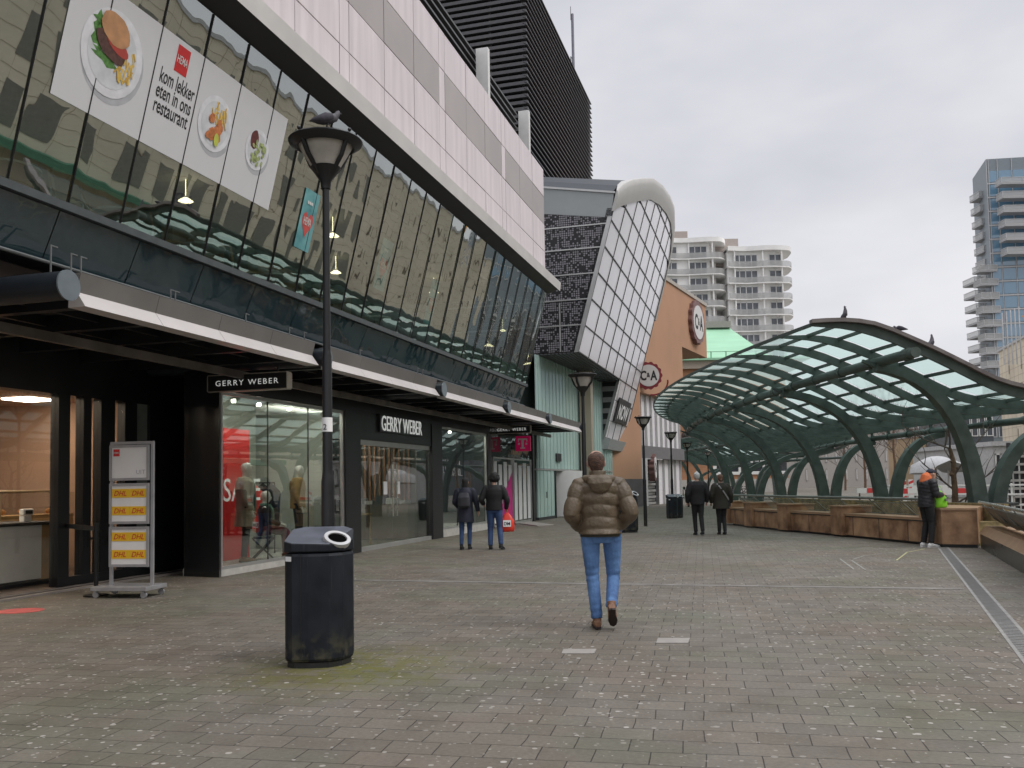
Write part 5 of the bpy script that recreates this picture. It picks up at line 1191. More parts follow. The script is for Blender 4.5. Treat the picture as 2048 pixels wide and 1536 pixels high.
mb = MB(); mb.box(hx(1411,650,HY+9),hx(1458,650,HY+9),HY+8,HY+10,ridge0.z-.2,hz(1430,645,HY+9)); obj('ridge_parapet', mb, M_pale, hall)
mb = MB(); 
for k in range(9): q = x0+(x1+6-x0)*k/8; mb.box(q-.08,q+.08,HY-.8,HY-.7,zc+.25,zc+1.0)
mb.box(x0,x1+6,HY-.8,HY-.72,zc+.95,zc+1.03); obj('roof_rail', mb, M_copper, hall)
wnd = MB(); wnd.box(wx0,x1+6,HY+.5,HY+.6,wz0,wz1); wo = obj('window', wnd, mat('dim_glass',(.06,.07,.08),.15), hall)
mb = MB(); q = wx0
while q < x1+6: mb.box(q-.12,q+.12,HY-.05,HY+.3,wz0,wz1); q += 1.45
z = wz0
while z < wz1: mb.box(wx0,x1+6,HY,HY+.25,z-.05,z+.05); z += 1.3
mb.box(wx0-.3,wx0,HY-.15,HY+.3,wz0-.3,wz1+.3); mb.box(wx0,x1+6,HY-.15,HY+.3,wz1,wz1+.3); mb.box(wx0-.3,x1+6,HY-.15,HY+.3,wz0-.3,wz0); obj('frame', mb, M_white, wo)
# sculpture on the brick wall: a figure with a violin over tangled branches
c = at_y(1371,893,HY-.6); mb = MB(); S3 = .062
def sp_(x,y): return V3(at_y(x,y,HY-.5).x, HY-.5, at_y(x,y,HY-.5).z)
for pts,r in (([(1370,874),(1372,884),(1371,896)],.32),([(1372,884),(1380,882),(1384,877)],.2),([(1372,884),(1364,886),(1361,880)],.2),([(1371,896),(1367,908),(1372,918)],.22),([(1371,896),(1376,906),(1372,922)],.22),
    ([(1352,916),(1360,912),(1368,918),(1378,914),(1390,918)],.16),([(1354,920),(1366,914),(1376,920),(1386,912)],.14),([(1360,884),(1374,879),(1386,884)],.12),([(1366,926),(1372,920),(1376,928)],.16)):
    P_ = [sp_(*q) for q in pts]; mb.loft(P_,[r*.7]+[r]*(len(P_)-2)+[r*.6],8)
mb.ball(sp_(1370,871),.45,10,6)
one('wall_sculpture', mb, mat('dark_bronze',(.05,.035,.03),.6), 'dark bronze figure sculpture mounted on the orange brick wall', 'sculpture', smooth=60)

# ------------------------------------------------------------------ wavy white apartment block
AY = 170.0
ap = thing('apartment_block', 'white apartment block with wavy curved balconies on every floor', 'building', (hx(1480,900,AY),AY,0))
ax = lambda px: at_y(px,700,AY).x
zt = at_y(1560,490,AY).z; fh = (at_y(1560,492,AY).z-at_y(1560,650,AY).z)/4.93
def balcony_mat():
    m = bpy.data.materials.new('balcony_glass'); m.use_nodes = True; n = m.node_tree.nodes; l = m.node_tree.links; p = n['Principled BSDF']
    p.inputs['Base Color'].default_value = (.50,.50,.49,1); p.inputs['Roughness'].default_value = .4; t = n.new('ShaderNodeBsdfTransparent'); x = n.new('ShaderNodeMixShader'); x.inputs[0].default_value = .48
    l.new(t.outputs[0],x.inputs[1]); l.new(p.outputs[0],x.inputs[2]); l.new(x.outputs[0],n['Material Output'].inputs[0]); return m
def plan(lo,hi,amp,ph0,n=40):
    pts = []
    for i in range(n+1):
        u=i/n; x=lo+(hi-lo)*u; e = min(1,(1-u)/.16) ; bul = -amp*math.sin(u*math.pi*2*1.5+ph0)*.5
        y = AY+.15+bul*.4 + (1-math.sqrt(max(0,1-(1-e)**2)))*6
        pts.append((x,y))
    return pts
M_apw = mat('apartment_white', (.80,.79,.77), .7, var=.08, scale=.5); M_apg = mat('apartment_window', (.11,.12,.135), .2, var=.4, scale=1); M_bal = balcony_mat()
for (lo,hi,ztop,nm,ph0) in ((ax(1300),ax(1469),at_y(1400,474,AY).z,0,.6),(ax(1462),ax(1603),zt,1,2.2)):
    w_ = MB(); w_.box(lo,hi-4.0,AY+1,AY+16,0,ztop-.4); w_.box(hi-4.0,hi-2.4,AY+3,AY+14,0,ztop-.4); obj('wall', w_, M_apw, ap)
    P_ = plan(lo,hi,1.6,ph0); nf = int((ztop-2)/fh)
    sl = MB(); rl_ = MB()
    for k in range(nf+1):
        z = ztop-.9-k*fh if k else ztop
        if z < 16: break
        th = .22 if k else .9
        pts = [V3(x,y,z-th) for x,y in P_]+[V3(P_[-1][0]-.3,AY+8,z-th),V3(lo,AY+8,z-th)]
        sl = MB(); sl.prism(pts,(0,0,th)); so = obj('balcony' if k else 'roof_slab', sl, M_apw, ap)
        if k:
            rl_ = MB()
            for (xa,ya),(xb,yb) in zip(P_,P_[1:]): rl_.hexa([(xa,ya-.02,z),(xb,yb-.02,z),(xb,yb+.05,z),(xa,ya+.05,z),(xa,ya-.02,z+1.05),(xb,yb-.02,z+1.05),(xb,yb+.05,z+1.05),(xa,ya+.05,z+1.05)])
            obj('balustrade', rl_, M_bal, so)
    wo = MB(); fr = MB(); q = lo+1.2; i = 0
    groups = []
    while q < hi-3.2:
        nwin = 3 if i%2 else 4; groups.append((q,nwin)); q += nwin*1.15+2.3; i += 1
    for k in range(nf):
        zf = ztop-.9-(k+1)*fh
        if zf < 17: break
        for (q,nwin) in groups:
            wo = MB(); fr = MB()
            for j in range(nwin):
                xx = q+j*1.15
                if xx+1.1 > hi-2.6: continue
                yy = AY+.95 if xx < hi-4 else AY+2.9
                wo.box(xx+.07,xx+1.05,yy-.05,yy+.02,zf+.05,zf+fh-.75); fr.box(xx-.05,xx+.07,yy-.1,yy-.02,zf+.02,zf+fh-.6)
            fr.box(q-.05,min(q+nwin*1.15+.1,hi-2.7),(AY+.95 if q<hi-4 else AY+2.9)-.1,(AY+.95 if q<hi-4 else AY+2.9)-.03,zf+fh-.75,zf+fh-.6)
            if wo.v: obj('frame', fr, M_white, obj('window', wo, M_apg, ap))
    cm = MB()
    for u in (.12,.5,.78): 
        i_=int(u*40); cm = MB(); cm.tube((P_[i_][0],P_[i_][1]+.3,12),(P_[i_][0],P_[i_][1]+.3,ztop-.9),.16,6); obj('column', cm, M_apw, ap)
M_apb = mat('roof_house_beige', (.36,.31,.28), .7)
mb = MB(); mb.box(ax(1300),at_y(1487,480,AY).x,AY+4,AY+14,zt-3,at_y(1480,466,AY).z); obj('roof_house', mb, M_apb, ap)
mb = MB(); mb.box(ax(1340),at_y(1388,480,AY).x,AY+6,AY+12,zt,at_y(1380,445,AY).z); obj('lift_house', mb, M_apb, ap)

# ------------------------------------------------------------------ glass tower at the right
RY = 190.0
rt = thing('glass_tower', 'tall blue glass residential tower with small stacked glazed balconies', 'building', (hx(2020,900,RY),RY,0))
rx = lambda px,py=500,Y=RY: at_y(px,py,Y).x
rz = lambda py,Y=RY,px=2000: at_y(px,py,Y).z
M_blue = glass('blue_tower_glass', (.11,.23,.34), 2.2, .03, wave=.006, wscale=.3, opaque=True); M_tgrey = mat('tower_grey', (.20,.235,.26), .5, var=.1); M_tlight = mat('tower_light', (.50,.50,.50), .5)
xc = rx(1985,600); zt = rz(318); zmid = rz(510); fh = 3.03
_pf = at_y(1946,380,202.7); side = V3(_pf.x-xc,12.7,0); FL = side.length; side.normalize()      # receding left flank
mb = MB(); xr = xc+26
mb.prism([(xc,RY,0),(xr,RY-3.2,0),(xr,RY+20,0),(xc+side.x*FL,RY+side.y*FL,0)],(0,0,zt)); obj('core', mb, M_tgrey, rt)
def tface(u,z,o=0): p0 = V3(xc,RY,0); d = V3(26,-3.2,0).normalized(); n = V3(d.y,-d.x,0); return p0+d*u+n*o+V3(0,0,z)
def tbox(mb,u0,u1,z0,z1,o0,o1): mb.hexa([tface(u0,z0,o0),tface(u1,z0,o0),tface(u1,z0,o1),tface(u0,z0,o1),tface(u0,z1,o0),tface(u1,z1,o0),tface(u1,z1,o1),tface(u0,z1,o1)])
wn_ = MB(); fr = MB(); nf = int((zt-5)/fh)
for k in range(nf):
    z1_ = zt-2.6-k*fh; z0_ = z1_-fh
    if z0_ < 20: break
    for (a,b) in ((.5,2.1),(2.4,5.0),(5.3,8.2),(8.5,11.5)): wn_ = MB(); tbox(wn_,a,b,z0_+.55,z1_-.05,.02,.06); obj('window', wn_, M_blue, rt)
    tbox(fr,-.05,12,z0_+.1,z0_+.35,.05,.14)
for u in (0,.4,2.2,5.1,8.3,11.6): tbox(fr,u-.05,u+.05,20,zt,.07,.16)
obj('floor_bands', fr, M_tlight, rt)
# flank
fl = MB(); flg = MB()
def fpt(u,z,o=0): p = V3(xc,RY,0)+side*u; n = V3(-side.y,side.x,0); n = n if n.y<0 else -n; return p+n*o+V3(0,0,z)
for k in range(nf):
    z1_ = zt-2.6-k*fh
    if z1_ < 22: break
    fl.hexa([fpt(0,z1_-.5,.02),fpt(FL,z1_-.5,.02),fpt(FL,z1_-.5,.12),fpt(0,z1_-.5,.12),fpt(0,z1_-.2,.02),fpt(FL,z1_-.2,.02),fpt(FL,z1_-.2,.12),fpt(0,z1_-.2,.12)])
    flg.poly([fpt(.6,z1_-2.9,.03),fpt(FL-.5,z1_-2.9,.03),fpt(FL-.5,z1_-.6,.03),fpt(.6,z1_-.6,.03)])
obj('flank_bands', fl, M_tlight, rt); obj('flank_glass', flg, M_blue, rt)
M_bg = glass('tower_balcony_glass', (.58,.64,.63), 1.6, .1, opaque=True)
def tbal(cx,cy,z,wx,wy,ang=0):
    s_=MB(); g_=MB(); r_=MB()
    s_.box(cx,cx+wx,cy,cy+wy,z+.15,z+.5); o = obj('balcony', s_, mat('balcony_soffit',(.42,.42,.43),.6), rt)
    g_.box(cx,cx+wx,cy,cy+.05,z+.55,z+1.55); g_.box(cx,cx+.05,cy+.05,cy+wy,z+.55,z+1.55); obj('balustrade', g_, M_bal, o)
    for (a,b,c_,d_) in ((cx-.02,cx+wx,cy-.04,cy+.08),(cx-.04,cx+.08,cy+.08,cy+wy)): r_.box(a,b,c_,d_,z+1.55,z+1.65); r_.box(a,b,c_,d_,z+.48,z+.58)
    for q in (0,wx*.5,wx-.08): r_.box(cx+q,cx+q+.08,cy-.05,cy+.02,z+.5,z+1.6)
    obj('balcony_rail', r_, M_tlight, o)
for k in range(7):
    z = at_y(1940,397+27.2*k,RY+4).z; tbal(at_y(1958+1.1*k,400,RY+4).x,RY+4,z,3.3,4.0)
for k in range(8): z = at_y(1930,568+26.9*k,RY+6).z; tbal(at_y(1950+.9*k,600,RY+6).x,RY+6,z,2.6,5.0)
for k in range(8): z = at_y(1950,545+27.5*k,RY-.5).z; tbal(at_y(1962+1.0*k,600,RY-.5).x,RY-.5,z,3.8,3.0)
for k in range(6): z = at_y(2020,370+28*k,RY-3.5).z; tbal(at_y(2003+1.0*k,400,RY-3.5).x,RY-3.8,z,9,2.6)

# ------------------------------------------------------------------ buildings behind the green canopies
def block(name,label,px0,px1,pyt,Y,m,depth=12,base=0,win=None,cat='building'):
    a=at_y(px0,pyt,Y); b=at_y(px1,pyt,Y); r_ = thing(name,label,cat,((a.x+b.x)/2,Y,0)); mb=MB(); mb.box(a.x,b.x,Y,Y+depth,base,a.z); obj('wall',mb,m,r_)
    mb=MB(); mb.box(a.x-.15,b.x+.15,Y-.15,Y+depth,a.z,a.z+.3); obj('roof_edge',mb,M_tlight,r_)
    if win:
        nx,h,gap,mw,mf = win; W_=b.x-a.x; cw=W_/nx; z=a.z-h-.6; wo=MB(); fr=MB()
        while z > base+.6:
            for i in range(nx):
                x=a.x+i*cw+gap; wo=MB(); fr=MB(); wo.box(x,x+cw-2*gap,Y-.03,Y+.05,z,z+h)
                fr.box(x-.08,x,Y-.1,Y,z-.08,z+h+.08); fr.box(x+cw-2*gap,x+cw-2*gap+.08,Y-.1,Y,z-.08,z+h+.08); fr.box(x,x+cw-2*gap,Y-.1,Y,z-.08,z); fr.box(x,x+cw-2*gap,Y-.1,Y,z+h,z+h+.08)
                obj('frame',fr,mf,obj('window',wo,mw,r_))
            z -= h+1.3
    return r_
M_yb = mat('yellow_brick',(.42,.31,.19),.85,var=.12,scale=.5); M_cream = mat('cream_stone',(.52,.45,.35),.8,var=.12,scale=.4,bump=.2); M_gb = mat('grey_brick',(.36,.335,.31),.85,var=.1)
M_dg = mat('dim_glass',(0,0,0))
block('brick_apartments','grey brown apartment building with white framed windows behind the near columns',1560,1860,862,150,M_gb,win=(15,1.7,.9,M_dg,M_white))
block('yellow_brick_building','yellow brick building behind the bare tree',1850,1935,872,120,M_yb,win=(2,1.2,2.2,M_dg,M_white))
block('grid_building','dark glass building with a white grid seen under the near canopy edge',1925,1985,826,110,M_dg,win=(4,2.2,.15,M_dg,M_white))
block('grey_glass_building','grey glazed building left of the cream stone wall',1980,2015,790,118,mat('grey_glaze',(.17,.20,.21),.3),win=(3,1.8,.2,M_dg,M_tlight))
OD = -24.0; OT1 = 106.0; OZ = 14.6
cs = thing('stone_office_building','long cream stone building with panel joints and a flat roof at the right edge','building',F(60,OD,0))
mb=MB(); mb.fb(-30,OT1,OD,OD-14,0,OZ); obj('wall',mb,mat('limestone',(.74,.66,.52),.85,var=.12,scale=.25,bump=.2),cs)
mb=MB(); mb.fb(-30,OT1+.1,OD+.1,OD-14,OZ,OZ+.25); obj('roof_edge',mb,M_tlight,cs)
mb=MB()
for k in range(17): mb.fb(-30,OT1,OD+.012,OD+.003,.4+k*.84,.43+k*.84)
t=-30.0
while t<OT1: mb.fb(t,t+.03,OD+.010,OD+.003,0,OZ); t+=1.55
obj('panel_joints',mb,mat('joint_brown',(.46,.39,.29),.9),cs)
t=-10.0; rr_=random.Random(3); mdw=mat('dusty_window',(.22,.21,.18),.5); msl=mat('slot_brown',(.22,.18,.13),.7)
while t<70:
    for z in (4.4,7.8,11.2): wn1=MB(); wn1.fb(t,t+1.5,OD+.03,OD+.02,z,z+2.2); obj('window',wn1,mdw,cs)
    t+=3.1
t=72.0
while t<OT1-3:
    for z in (5.2,7.4,9.6,11.8):
        if rr_.random()<.8: wn2=MB(); wn2.fb(t,t+.22,OD+.03,OD+.02,z,z+.9); obj('slot_window',wn2,msl,cs)
    t+=2.3
mb=MB(); mb.fb(-30,70,OD+1.6,OD+.04,3.5,3.9); obj('awning',mb,mat('awning_green',(.09,.24,.15),.8),cs)
for i in range(5):
    p=at_y(2007+i*8.5,690,84); mb=MB(); mb.tube((p.x,84,at_y(2010,708,84).z-1),(p.x,84,at_y(2010,626-i*3,84).z),.07,6); one('flagpole',mb,M_tlight,'thin pale flagpole, %s from the left, on the cream stone building'%['first','second','third','fourth','fifth'][i],'flagpole','flagpoles at the right edge')
mb=MB(); p=at_y(2042,640,84); mb.prism([V3(p.x,83.9,p.z+.4),V3(p.x+1.4,83.9,p.z-1.0),V3(p.x+1.4,83.9,p.z+.4)],(0,.02,0)); one('flag',mb,mat('orange_flag',(.55,.25,.05),.8),'small orange flag at the right edge of the picture','flag')
block('low_white_pavilion','low white pavilion with a flat roof behind the barriers',1985,2075,892,60,mat('pavilion_white',(.50,.50,.49),.7),win=(5,1.2,.5,M_dg,M_white))
# striped wooden slatted screen at the right edge
mb=MB(); Y=38.0; a=at_y(2024,885,Y); b=at_y(2075,885,Y); z=.2
while z<a.z: mb.box(a.x-(.3 if int(z*10)%4==0 else 0),b.x,Y,Y+.2,z,z+.1); z+=.34
mb2=MB(); 
for k in range(5): x=a.x+(b.x-a.x)*k/4; mb2.box(x-.06,x+.06,Y+.21,Y+.35,0,a.z)
ls=thing('slatted_screen','grey slatted screen with dark gaps at the right edge behind the column','screen',(a.x,Y,0)); obj('slats',mb,M_alu,ls); obj('posts',mb2,M_dark,ls)
# white awning roof of a kiosk and small station pavilion
p=at_y(1880,945,62); kr=thing('kiosk','white rounded kiosk roof on slim posts behind the bare tree','kiosk',(p.x,62,0))
mb=MB(); a=at_y(1838,930,62); b=at_y(1905,930,62); mb.loft([(a.x,62,a.z-.6),(a.x+.3,62,a.z-.1),((a.x+b.x)/2,62,a.z+.25),(b.x-.4,62,a.z-.0),(b.x,62,a.z-.5)],[(1.6,.12),(2,.3),(2,.35),(2,.3),(1.6,.12)],14,ref=(0,0,1)); obj('roof',mb,mat('kiosk_roof',(.45,.46,.46),.6),kr,smooth=60)
for x in (a.x+.3,b.x-.3,(a.x+b.x)/2):
    mb=MB(); mb.tube((x,62,0),(x,62,a.z),.07,8); obj('post',mb,M_white,kr)
# ------------------------------------------------------------------ green wave-roofed canopy
def plan_u(Y): return 8.5+(Y-33)**2/220.0          # upper tube
def plan_e(Y): return (5.95+(Y-33)**2/150.0) if Y<33 else 5.95+(Y-33)**2/116.0     # left eave
def plan_l(Y): return 13.55+(Y-30)**2/150.0        # lower tube
SEC = [(-2.3,.60),(-1.55,.62),(-.8,.52),(0,.20),(.7,-.14),(1.3,-.46),(1.95,-.80),(2.6,-1.00),(3.3,-1.10),(4.2,-1.14),(5.1,-1.06),(6.0,-.84),(7.0,-.45)]   # offset from upper tube, height over 4.5
def sec_pt(i, Y, dz=0.0):
    o,z = SEC[i]; k = (plan_u(Y)-plan_e(Y))/2.3
    f = k if o < 0 else (plan_l(Y)-plan_u(Y))/4.9
    return V3(plan_u(Y)+o*f, Y, 4.47+z+dz)
M_cglass = bpy.data.materials.new('frosted_canopy_glass'); M_cglass.use_nodes = True
n_ = M_cglass.node_tree.nodes; l_ = M_cglass.node_tree.links
for q in list(n_): n_.remove(q)
o_ = n_.new('ShaderNodeOutputMaterial'); m1 = n_.new('ShaderNodeMixShader'); m1.inputs[0].default_value=.5; t1 = n_.new('ShaderNodeBsdfTransparent'); t1.inputs[0].default_value=(.66,.80,.76,1); t2 = n_.new('ShaderNodeBsdfTranslucent'); t2.inputs[0].default_value=(.52,.66,.62,1)
m2 = n_.new('ShaderNodeMixShader'); g2 = n_.new('ShaderNodeBsdfGlossy'); g2.inputs['Roughness'].default_value=.1; m2.inputs[0].default_value=.08
l_.new(t1.outputs[0],m1.inputs[1]); l_.new(t2.outputs[0],m1.inputs[2]); l_.new(m1.outputs[0],m2.inputs[1]); l_.new(g2.outputs[0],m2.inputs[2]); l_.new(m2.outputs[0],o_.inputs[0])
Y0,Y1,ST = 20.7,54.5,1.68
COLY = [22.0,28.2,33.9,39.8,45.6,51.4]
BX = lambda Y: 11.3+(Y-22)*.03
def arm(mb, p0, ctrl, p1, w0, w1, th, n=14):
    """flat curved box arm, deep in the plane of the arch, tapering to its tip"""
    ring = []
    for i in range(n+1):
        u=i/n; p = p0*(1-u)**2 + ctrl*2*u*(1-u) + p1*u*u; d = ((ctrl-p0)*(1-u)+(p1-ctrl)*u).normalized(); s = V3(-d.z,0,d.x)
        w_ = w0+(w1-w0)*u; b=len(mb.v)
        for (a,c) in ((-w_,-th),(w_,-th),(w_,th),(-w_,th)): mb.v.append(tuple(p+s*a+V3(0,c,0)))
        ring.append(b)
    for a,b in zip(ring,ring[1:]):
        for k in range(4): k2=(k+1)%4; mb.f.append([a+k,a+k2,b+k2,b+k]); mb.mi.append(0)
    mb.f.append([ring[0]+k for k in range(4)][::-1]); mb.f.append([ring[-1]+k for k in range(4)]); mb.mi += [0,0]
def make_canopy(label, far=False):
    cn_ = thing('wave_canopy', label, 'canopy', V3(11.5,22,0), 'green wave canopies over the sunken street')
    ys=[]; y=Y0
    while y < Y1: ys.append(y); y += ST
    for i,y in enumerate(ys):
        mb = MB(); top=[sec_pt(k,y,.0) for k in range(len(SEC))]; n=len(top); b=len(mb.v)
        # refine the section
        pts=[]
        for k in range(n-1):
            for u in (0,.5): 
                p0=top[max(k-1,0)];p1=top[k];p2=top[k+1];p3=top[min(k+2,n-1)]
                pts.append(.5*((2*p1)+(p2-p0)*u+(2*p0-5*p1+4*p2-p3)*u*u+(3*p1-p0-3*p2+p3)*u**3))
        pts.append(top[-1]); hd=[]
        for q in range(len(pts)): 
            dth=.04+.18*min(1,q/4.0); hd.append(dth)
        for p,dth in zip(pts,hd):
            mb.v += [(p.x,p.y-.04,p.z),(p.x,p.y+.04,p.z),(p.x,p.y+.04,p.z-dth),(p.x,p.y-.04,p.z-dth)]
        for q in range(len(pts)-1):
            for k in range(4): k2=(k+1)%4; mb.f.append([b+4*q+k,b+4*q+k2,b+4*q+4+k2,b+4*q+4+k]); mb.mi.append(0)
        mb.f.append([b,b+1,b+2,b+3]); mb.mi.append(0); e=b+4*(len(pts)-1); mb.f.append([e,e+1,e+2,e+3]); mb.mi.append(0)
        obj('rib', mb, M_green, cn_)
        if i==0:
            g_=MB(); bb=0
            for p in pts: g_.v += [(p.x,p.y-.16,p.z+.01),(p.x,p.y-.16,p.z+.10),(p.x,p.y+.06,p.z+.10),(p.x,p.y+.06,p.z+.01)]
            for q in range(len(pts)-1):
                for k in range(4): k2=(k+1)%4; g_.f.append([4*q+k,4*q+k2,4*q+4+k2,4*q+4+k]); g_.mi.append(0)
            g_.f.append([0,1,2,3]); g_.mi.append(0)
            obj('edge_capping', g_, M_gutter, cn_)
    gl=MB(); pu=MB()
    for a,b_ in zip(ys,ys[1:]):
        for k in range(len(SEC)-1):
            A,B,C,D = sec_pt(k,a,.025),sec_pt(k,b_,.025),sec_pt(k+1,b_,.025),sec_pt(k+1,a,.025)
            def L2(u,v): return (A*(1-u)+B*u)*(1-v)+(D*(1-u)+C*u)*v
            gl.poly([L2(.03,.03),L2(.97,.03),L2(.97,.97),L2(.03,.97)])
        for k in range(len(SEC)):
            p,q = sec_pt(k,a,-.0),sec_pt(k,b_,-.0); pu.hexa([p+V3(-.025,0,-.06),p+V3(.025,0,-.06),q+V3(.025,0,-.06),q+V3(-.025,0,-.06),p+V3(-.025,0,.02),p+V3(.025,0,.02),q+V3(.025,0,.02),q+V3(-.025,0,.02)])
    obj('roof_glass', gl, M_cglass, cn_); obj('purlins', pu, M_green, cn_)
    for nm,fn,z,r_,ya in (('upper_tube',plan_u,4.33,.125,20.35),('lower_tube',plan_l,2.96,.10,16.5)):
        mb=MB(); pts=[V3(fn(y),y,z) for y in [ya+(Y1-ya)*i/20 for i in range(21)]]; mb.loft(pts,r_,14); t_=obj(nm, mb, M_green, cn_, smooth=60)
        for y in ys: mb=MB(); mb.box(fn(y)-.05,fn(y)+.05,y-.02,y+.02,z+.08,z+.22); mb.loft([V3(fn(y-.1),y-.1,z),V3(fn(y+.1),y+.1,z)],r_+.025,12); obj('bracket', mb, M_green, t_)
    for y in COLY:
        mb=MB(); bx=BX(y); up=plan_u(y); lo=plan_l(y)
        arm(mb, V3(bx+.05,y,-.0), V3(bx+.10,y,3.85), V3(up-.1,y,4.20), .19,.10,.16)
        c_=obj('column', mb, M_green, cn_)
        mb=MB(); arm(mb, V3(bx+.42,y+.02,-.0), V3(bx+.42,y+.02,2.75), V3(lo,y+.02,2.80), .18,.08,.15); obj('arm', mb, M_green, c_)
        mb=MB(); mb.hexa([(up-.42,y-.05,4.34),(up+.25,y-.05,4.02),(up+.25,y+.05,4.02),(up-.42,y+.05,4.34),(up-.40,y-.05,4.40),(up+.35,y-.05,4.14),(up+.35,y+.05,4.14),(up-.40,y+.05,4.40)]); obj('clamp_plate', mb, M_green, c_)
    return cn_
can = make_canopy('large green steel canopy with a wave shaped ribbed glass roof on forked columns')
c2 = copy_thing(can, (20,68,0), math.radians(3), 1.0, 'second green wave roofed canopy further away, seen between the near columns')
# grey roof bars at the near right of the sunken street
# ------------------------------------------------------------------ planter wall with benches rail
M_plant = mat('weathered_stone_cladding', (.18,.088,.045), .6, var=.3, scale=2.6, col2=(.46,.28,.155), bump=.2, bscale=18)
M_plantp = mat('lighter_stone_cap', (.30,.19,.11), .6, var=.15, scale=3)
pw = thing('planter_wall', 'brown stone planter wall with square piers and a metal handrail above it', 'planter', at_z(1700,1074))
g = lambda x,y: at_z(x,y)
B = [g(1885,1094), g(1692,1074), g(1582,1064), g(1509,1056), g(1462,1050)]
def seg_box(mb, a, b, z0, z1, back, off=0.0):
    d=(b-a).normalized(); n=V3(-d.y,d.x,0); n = n if n.y>0 or n.x>0 else -n
    if n.x < 0: n=-n
    a2=a-n*off; b2=b-n*off
    mb.hexa([V3(*a2.xy,z0),V3(*b2.xy,z0),V3(*(b2+n*(back+off)).xy,z0),V3(*(a2+n*(back+off)).xy,z0),V3(*a2.xy,z1),V3(*b2.xy,z1),V3(*(b2+n*(back+off)).xy,z1),V3(*(a2+n*(back+off)).xy,z1)])
def dirn(a,b): return (b-a).normalized()
rail_m = mat('grey_green_rail', (.20,.22,.20), .4, metal=.4)
for i in range(4):
    a,b = B[i],B[i+1]; d=dirn(a,b); L_=(b-a).length; pl = .55 if i else .05
    pa = a+d*pl; 
    mb=MB(); seg_box(mb, pa, b-d*.02, .06, .54, .55); obj('low_panel', mb, M_plant, pw)
    mb=MB(); seg_box(mb, pa, b-d*.02, .543, .60, .57, .03); obj('panel_cap', mb, M_plantp, pw)
    mb=MB(); k=pl+1.15
    while k < L_-.3: seg_box(mb, a+d*k, a+d*(k+.018), .061, .539, .1, .004); k+=1.15
    seg_box(mb, pa, b-d*.02, .515, .539, .1, .005)
    obj('panel_seam', mb, M_dark, pw)
    mb=MB(); seg_box(mb, a, b, .0, .06, .45, -.08); obj('kick_plinth', mb, M_black, pw)
    if i < 4:
        mb=MB(); seg_box(mb, b-d*.0, b+d*.55, .05, .76, .75, .10); obj('pier', mb, M_plant, pw)
        mb=MB(); seg_box(mb, b-d*.03, b+d*.58, .762, .80, .78, .13); obj('pier_cap', mb, M_plantp, pw)
    n=V3(-d.y,d.x,0); n = n if n.x>0 else -n
    mb=MB(); mb.hexa([V3(*(q+n*o).xy,z) for z in (.0,.50) for q,o in ((a,.56),(b,.56),(b,1.5),(a,1.5))]); mb.hexa([V3(*(q+n*o).xy,z) for z in (.0,.88) for q,o in ((a,1.5),(b,1.5),(b,1.62),(a,1.62))]); obj('planting_bed', mb, mat('dry_bed',(.20,.15,.06),.9,var=.5,scale=6,bump=.6,col2=(.34,.27,.13)), pw)
    mb=MB(); r0=a+n*.15+V3(0,0,1.0); r1=b+n*.15+d*.25+V3(0,0,1.0); mb.loft([r0,r1],.032,10); hr=obj('handrail', mb, rail_m, pw, smooth=60)
    mb=MB(); k=.5
    while k < L_: 
        p=a+d*k; mb.loft([p+n*.62+V3(0,0,.56),p+n*.38+V3(0,0,.78),p+n*.15+V3(0,0,.98)],[(.02,.05),(.018,.04),(.015,.025)],8); k+=1.25
    obj('rail_support', mb, rail_m, hr)
    mb=MB(); k=.4
    while k < L_-.1: 
        p=a+d*k; mb.tube(p+n*.55+V3(0,0,.60),p+n*.24+V3(0,0,.90),.006,5); k+=.09
    for z,o in ((.62,.53),(.90,.24)): mb.tube(a+d*.4+n*o+V3(0,0,z),b-d*.1+n*o+V3(0,0,z),.010,5)
    obj('mesh_infill', mb, rail_m, hr)
# end block of the planter, faceted
g0=g(1885,1094); e=[g(1840,1089), g(1885,1095), g(1957,1096), g(1964,1088)]
pb = thing('end_planter', 'faceted brown stone planter block at the near end of the wall, under the first column', 'planter', e[1])
back = [e[3]+V3(1.2,1.6,0), e[0]+V3(1.4,1.3,0)]
def ringz(z, grow=0): 
    c=sum((q for q in e+back), V3(0,0,0))/6; return [V3(q.x+(q.x-c.x)*grow, q.y+(q.y-c.y)*grow, z) for q in e+back]
mb=MB(); mb.prism(ringz(.07), (0,0,.71)); obj('block', mb, M_plant, pb)
mb=MB(); mb.prism(ringz(.782,.02), (0,0,.045)); obj('cap', mb, M_plantp, pb)
mb=MB(); mb.prism(ringz(.0,-.04), (0,0,.07)); obj('kick_plinth', mb, M_black, pb)
mb=MB(); c=at_z(1950,1004,.83); mb.lathe(V3(11.3,22,.78),[(.9,.0),(.9,.06),(.001,.06)],24); obj('column_collar', mb, M_dark, pb)
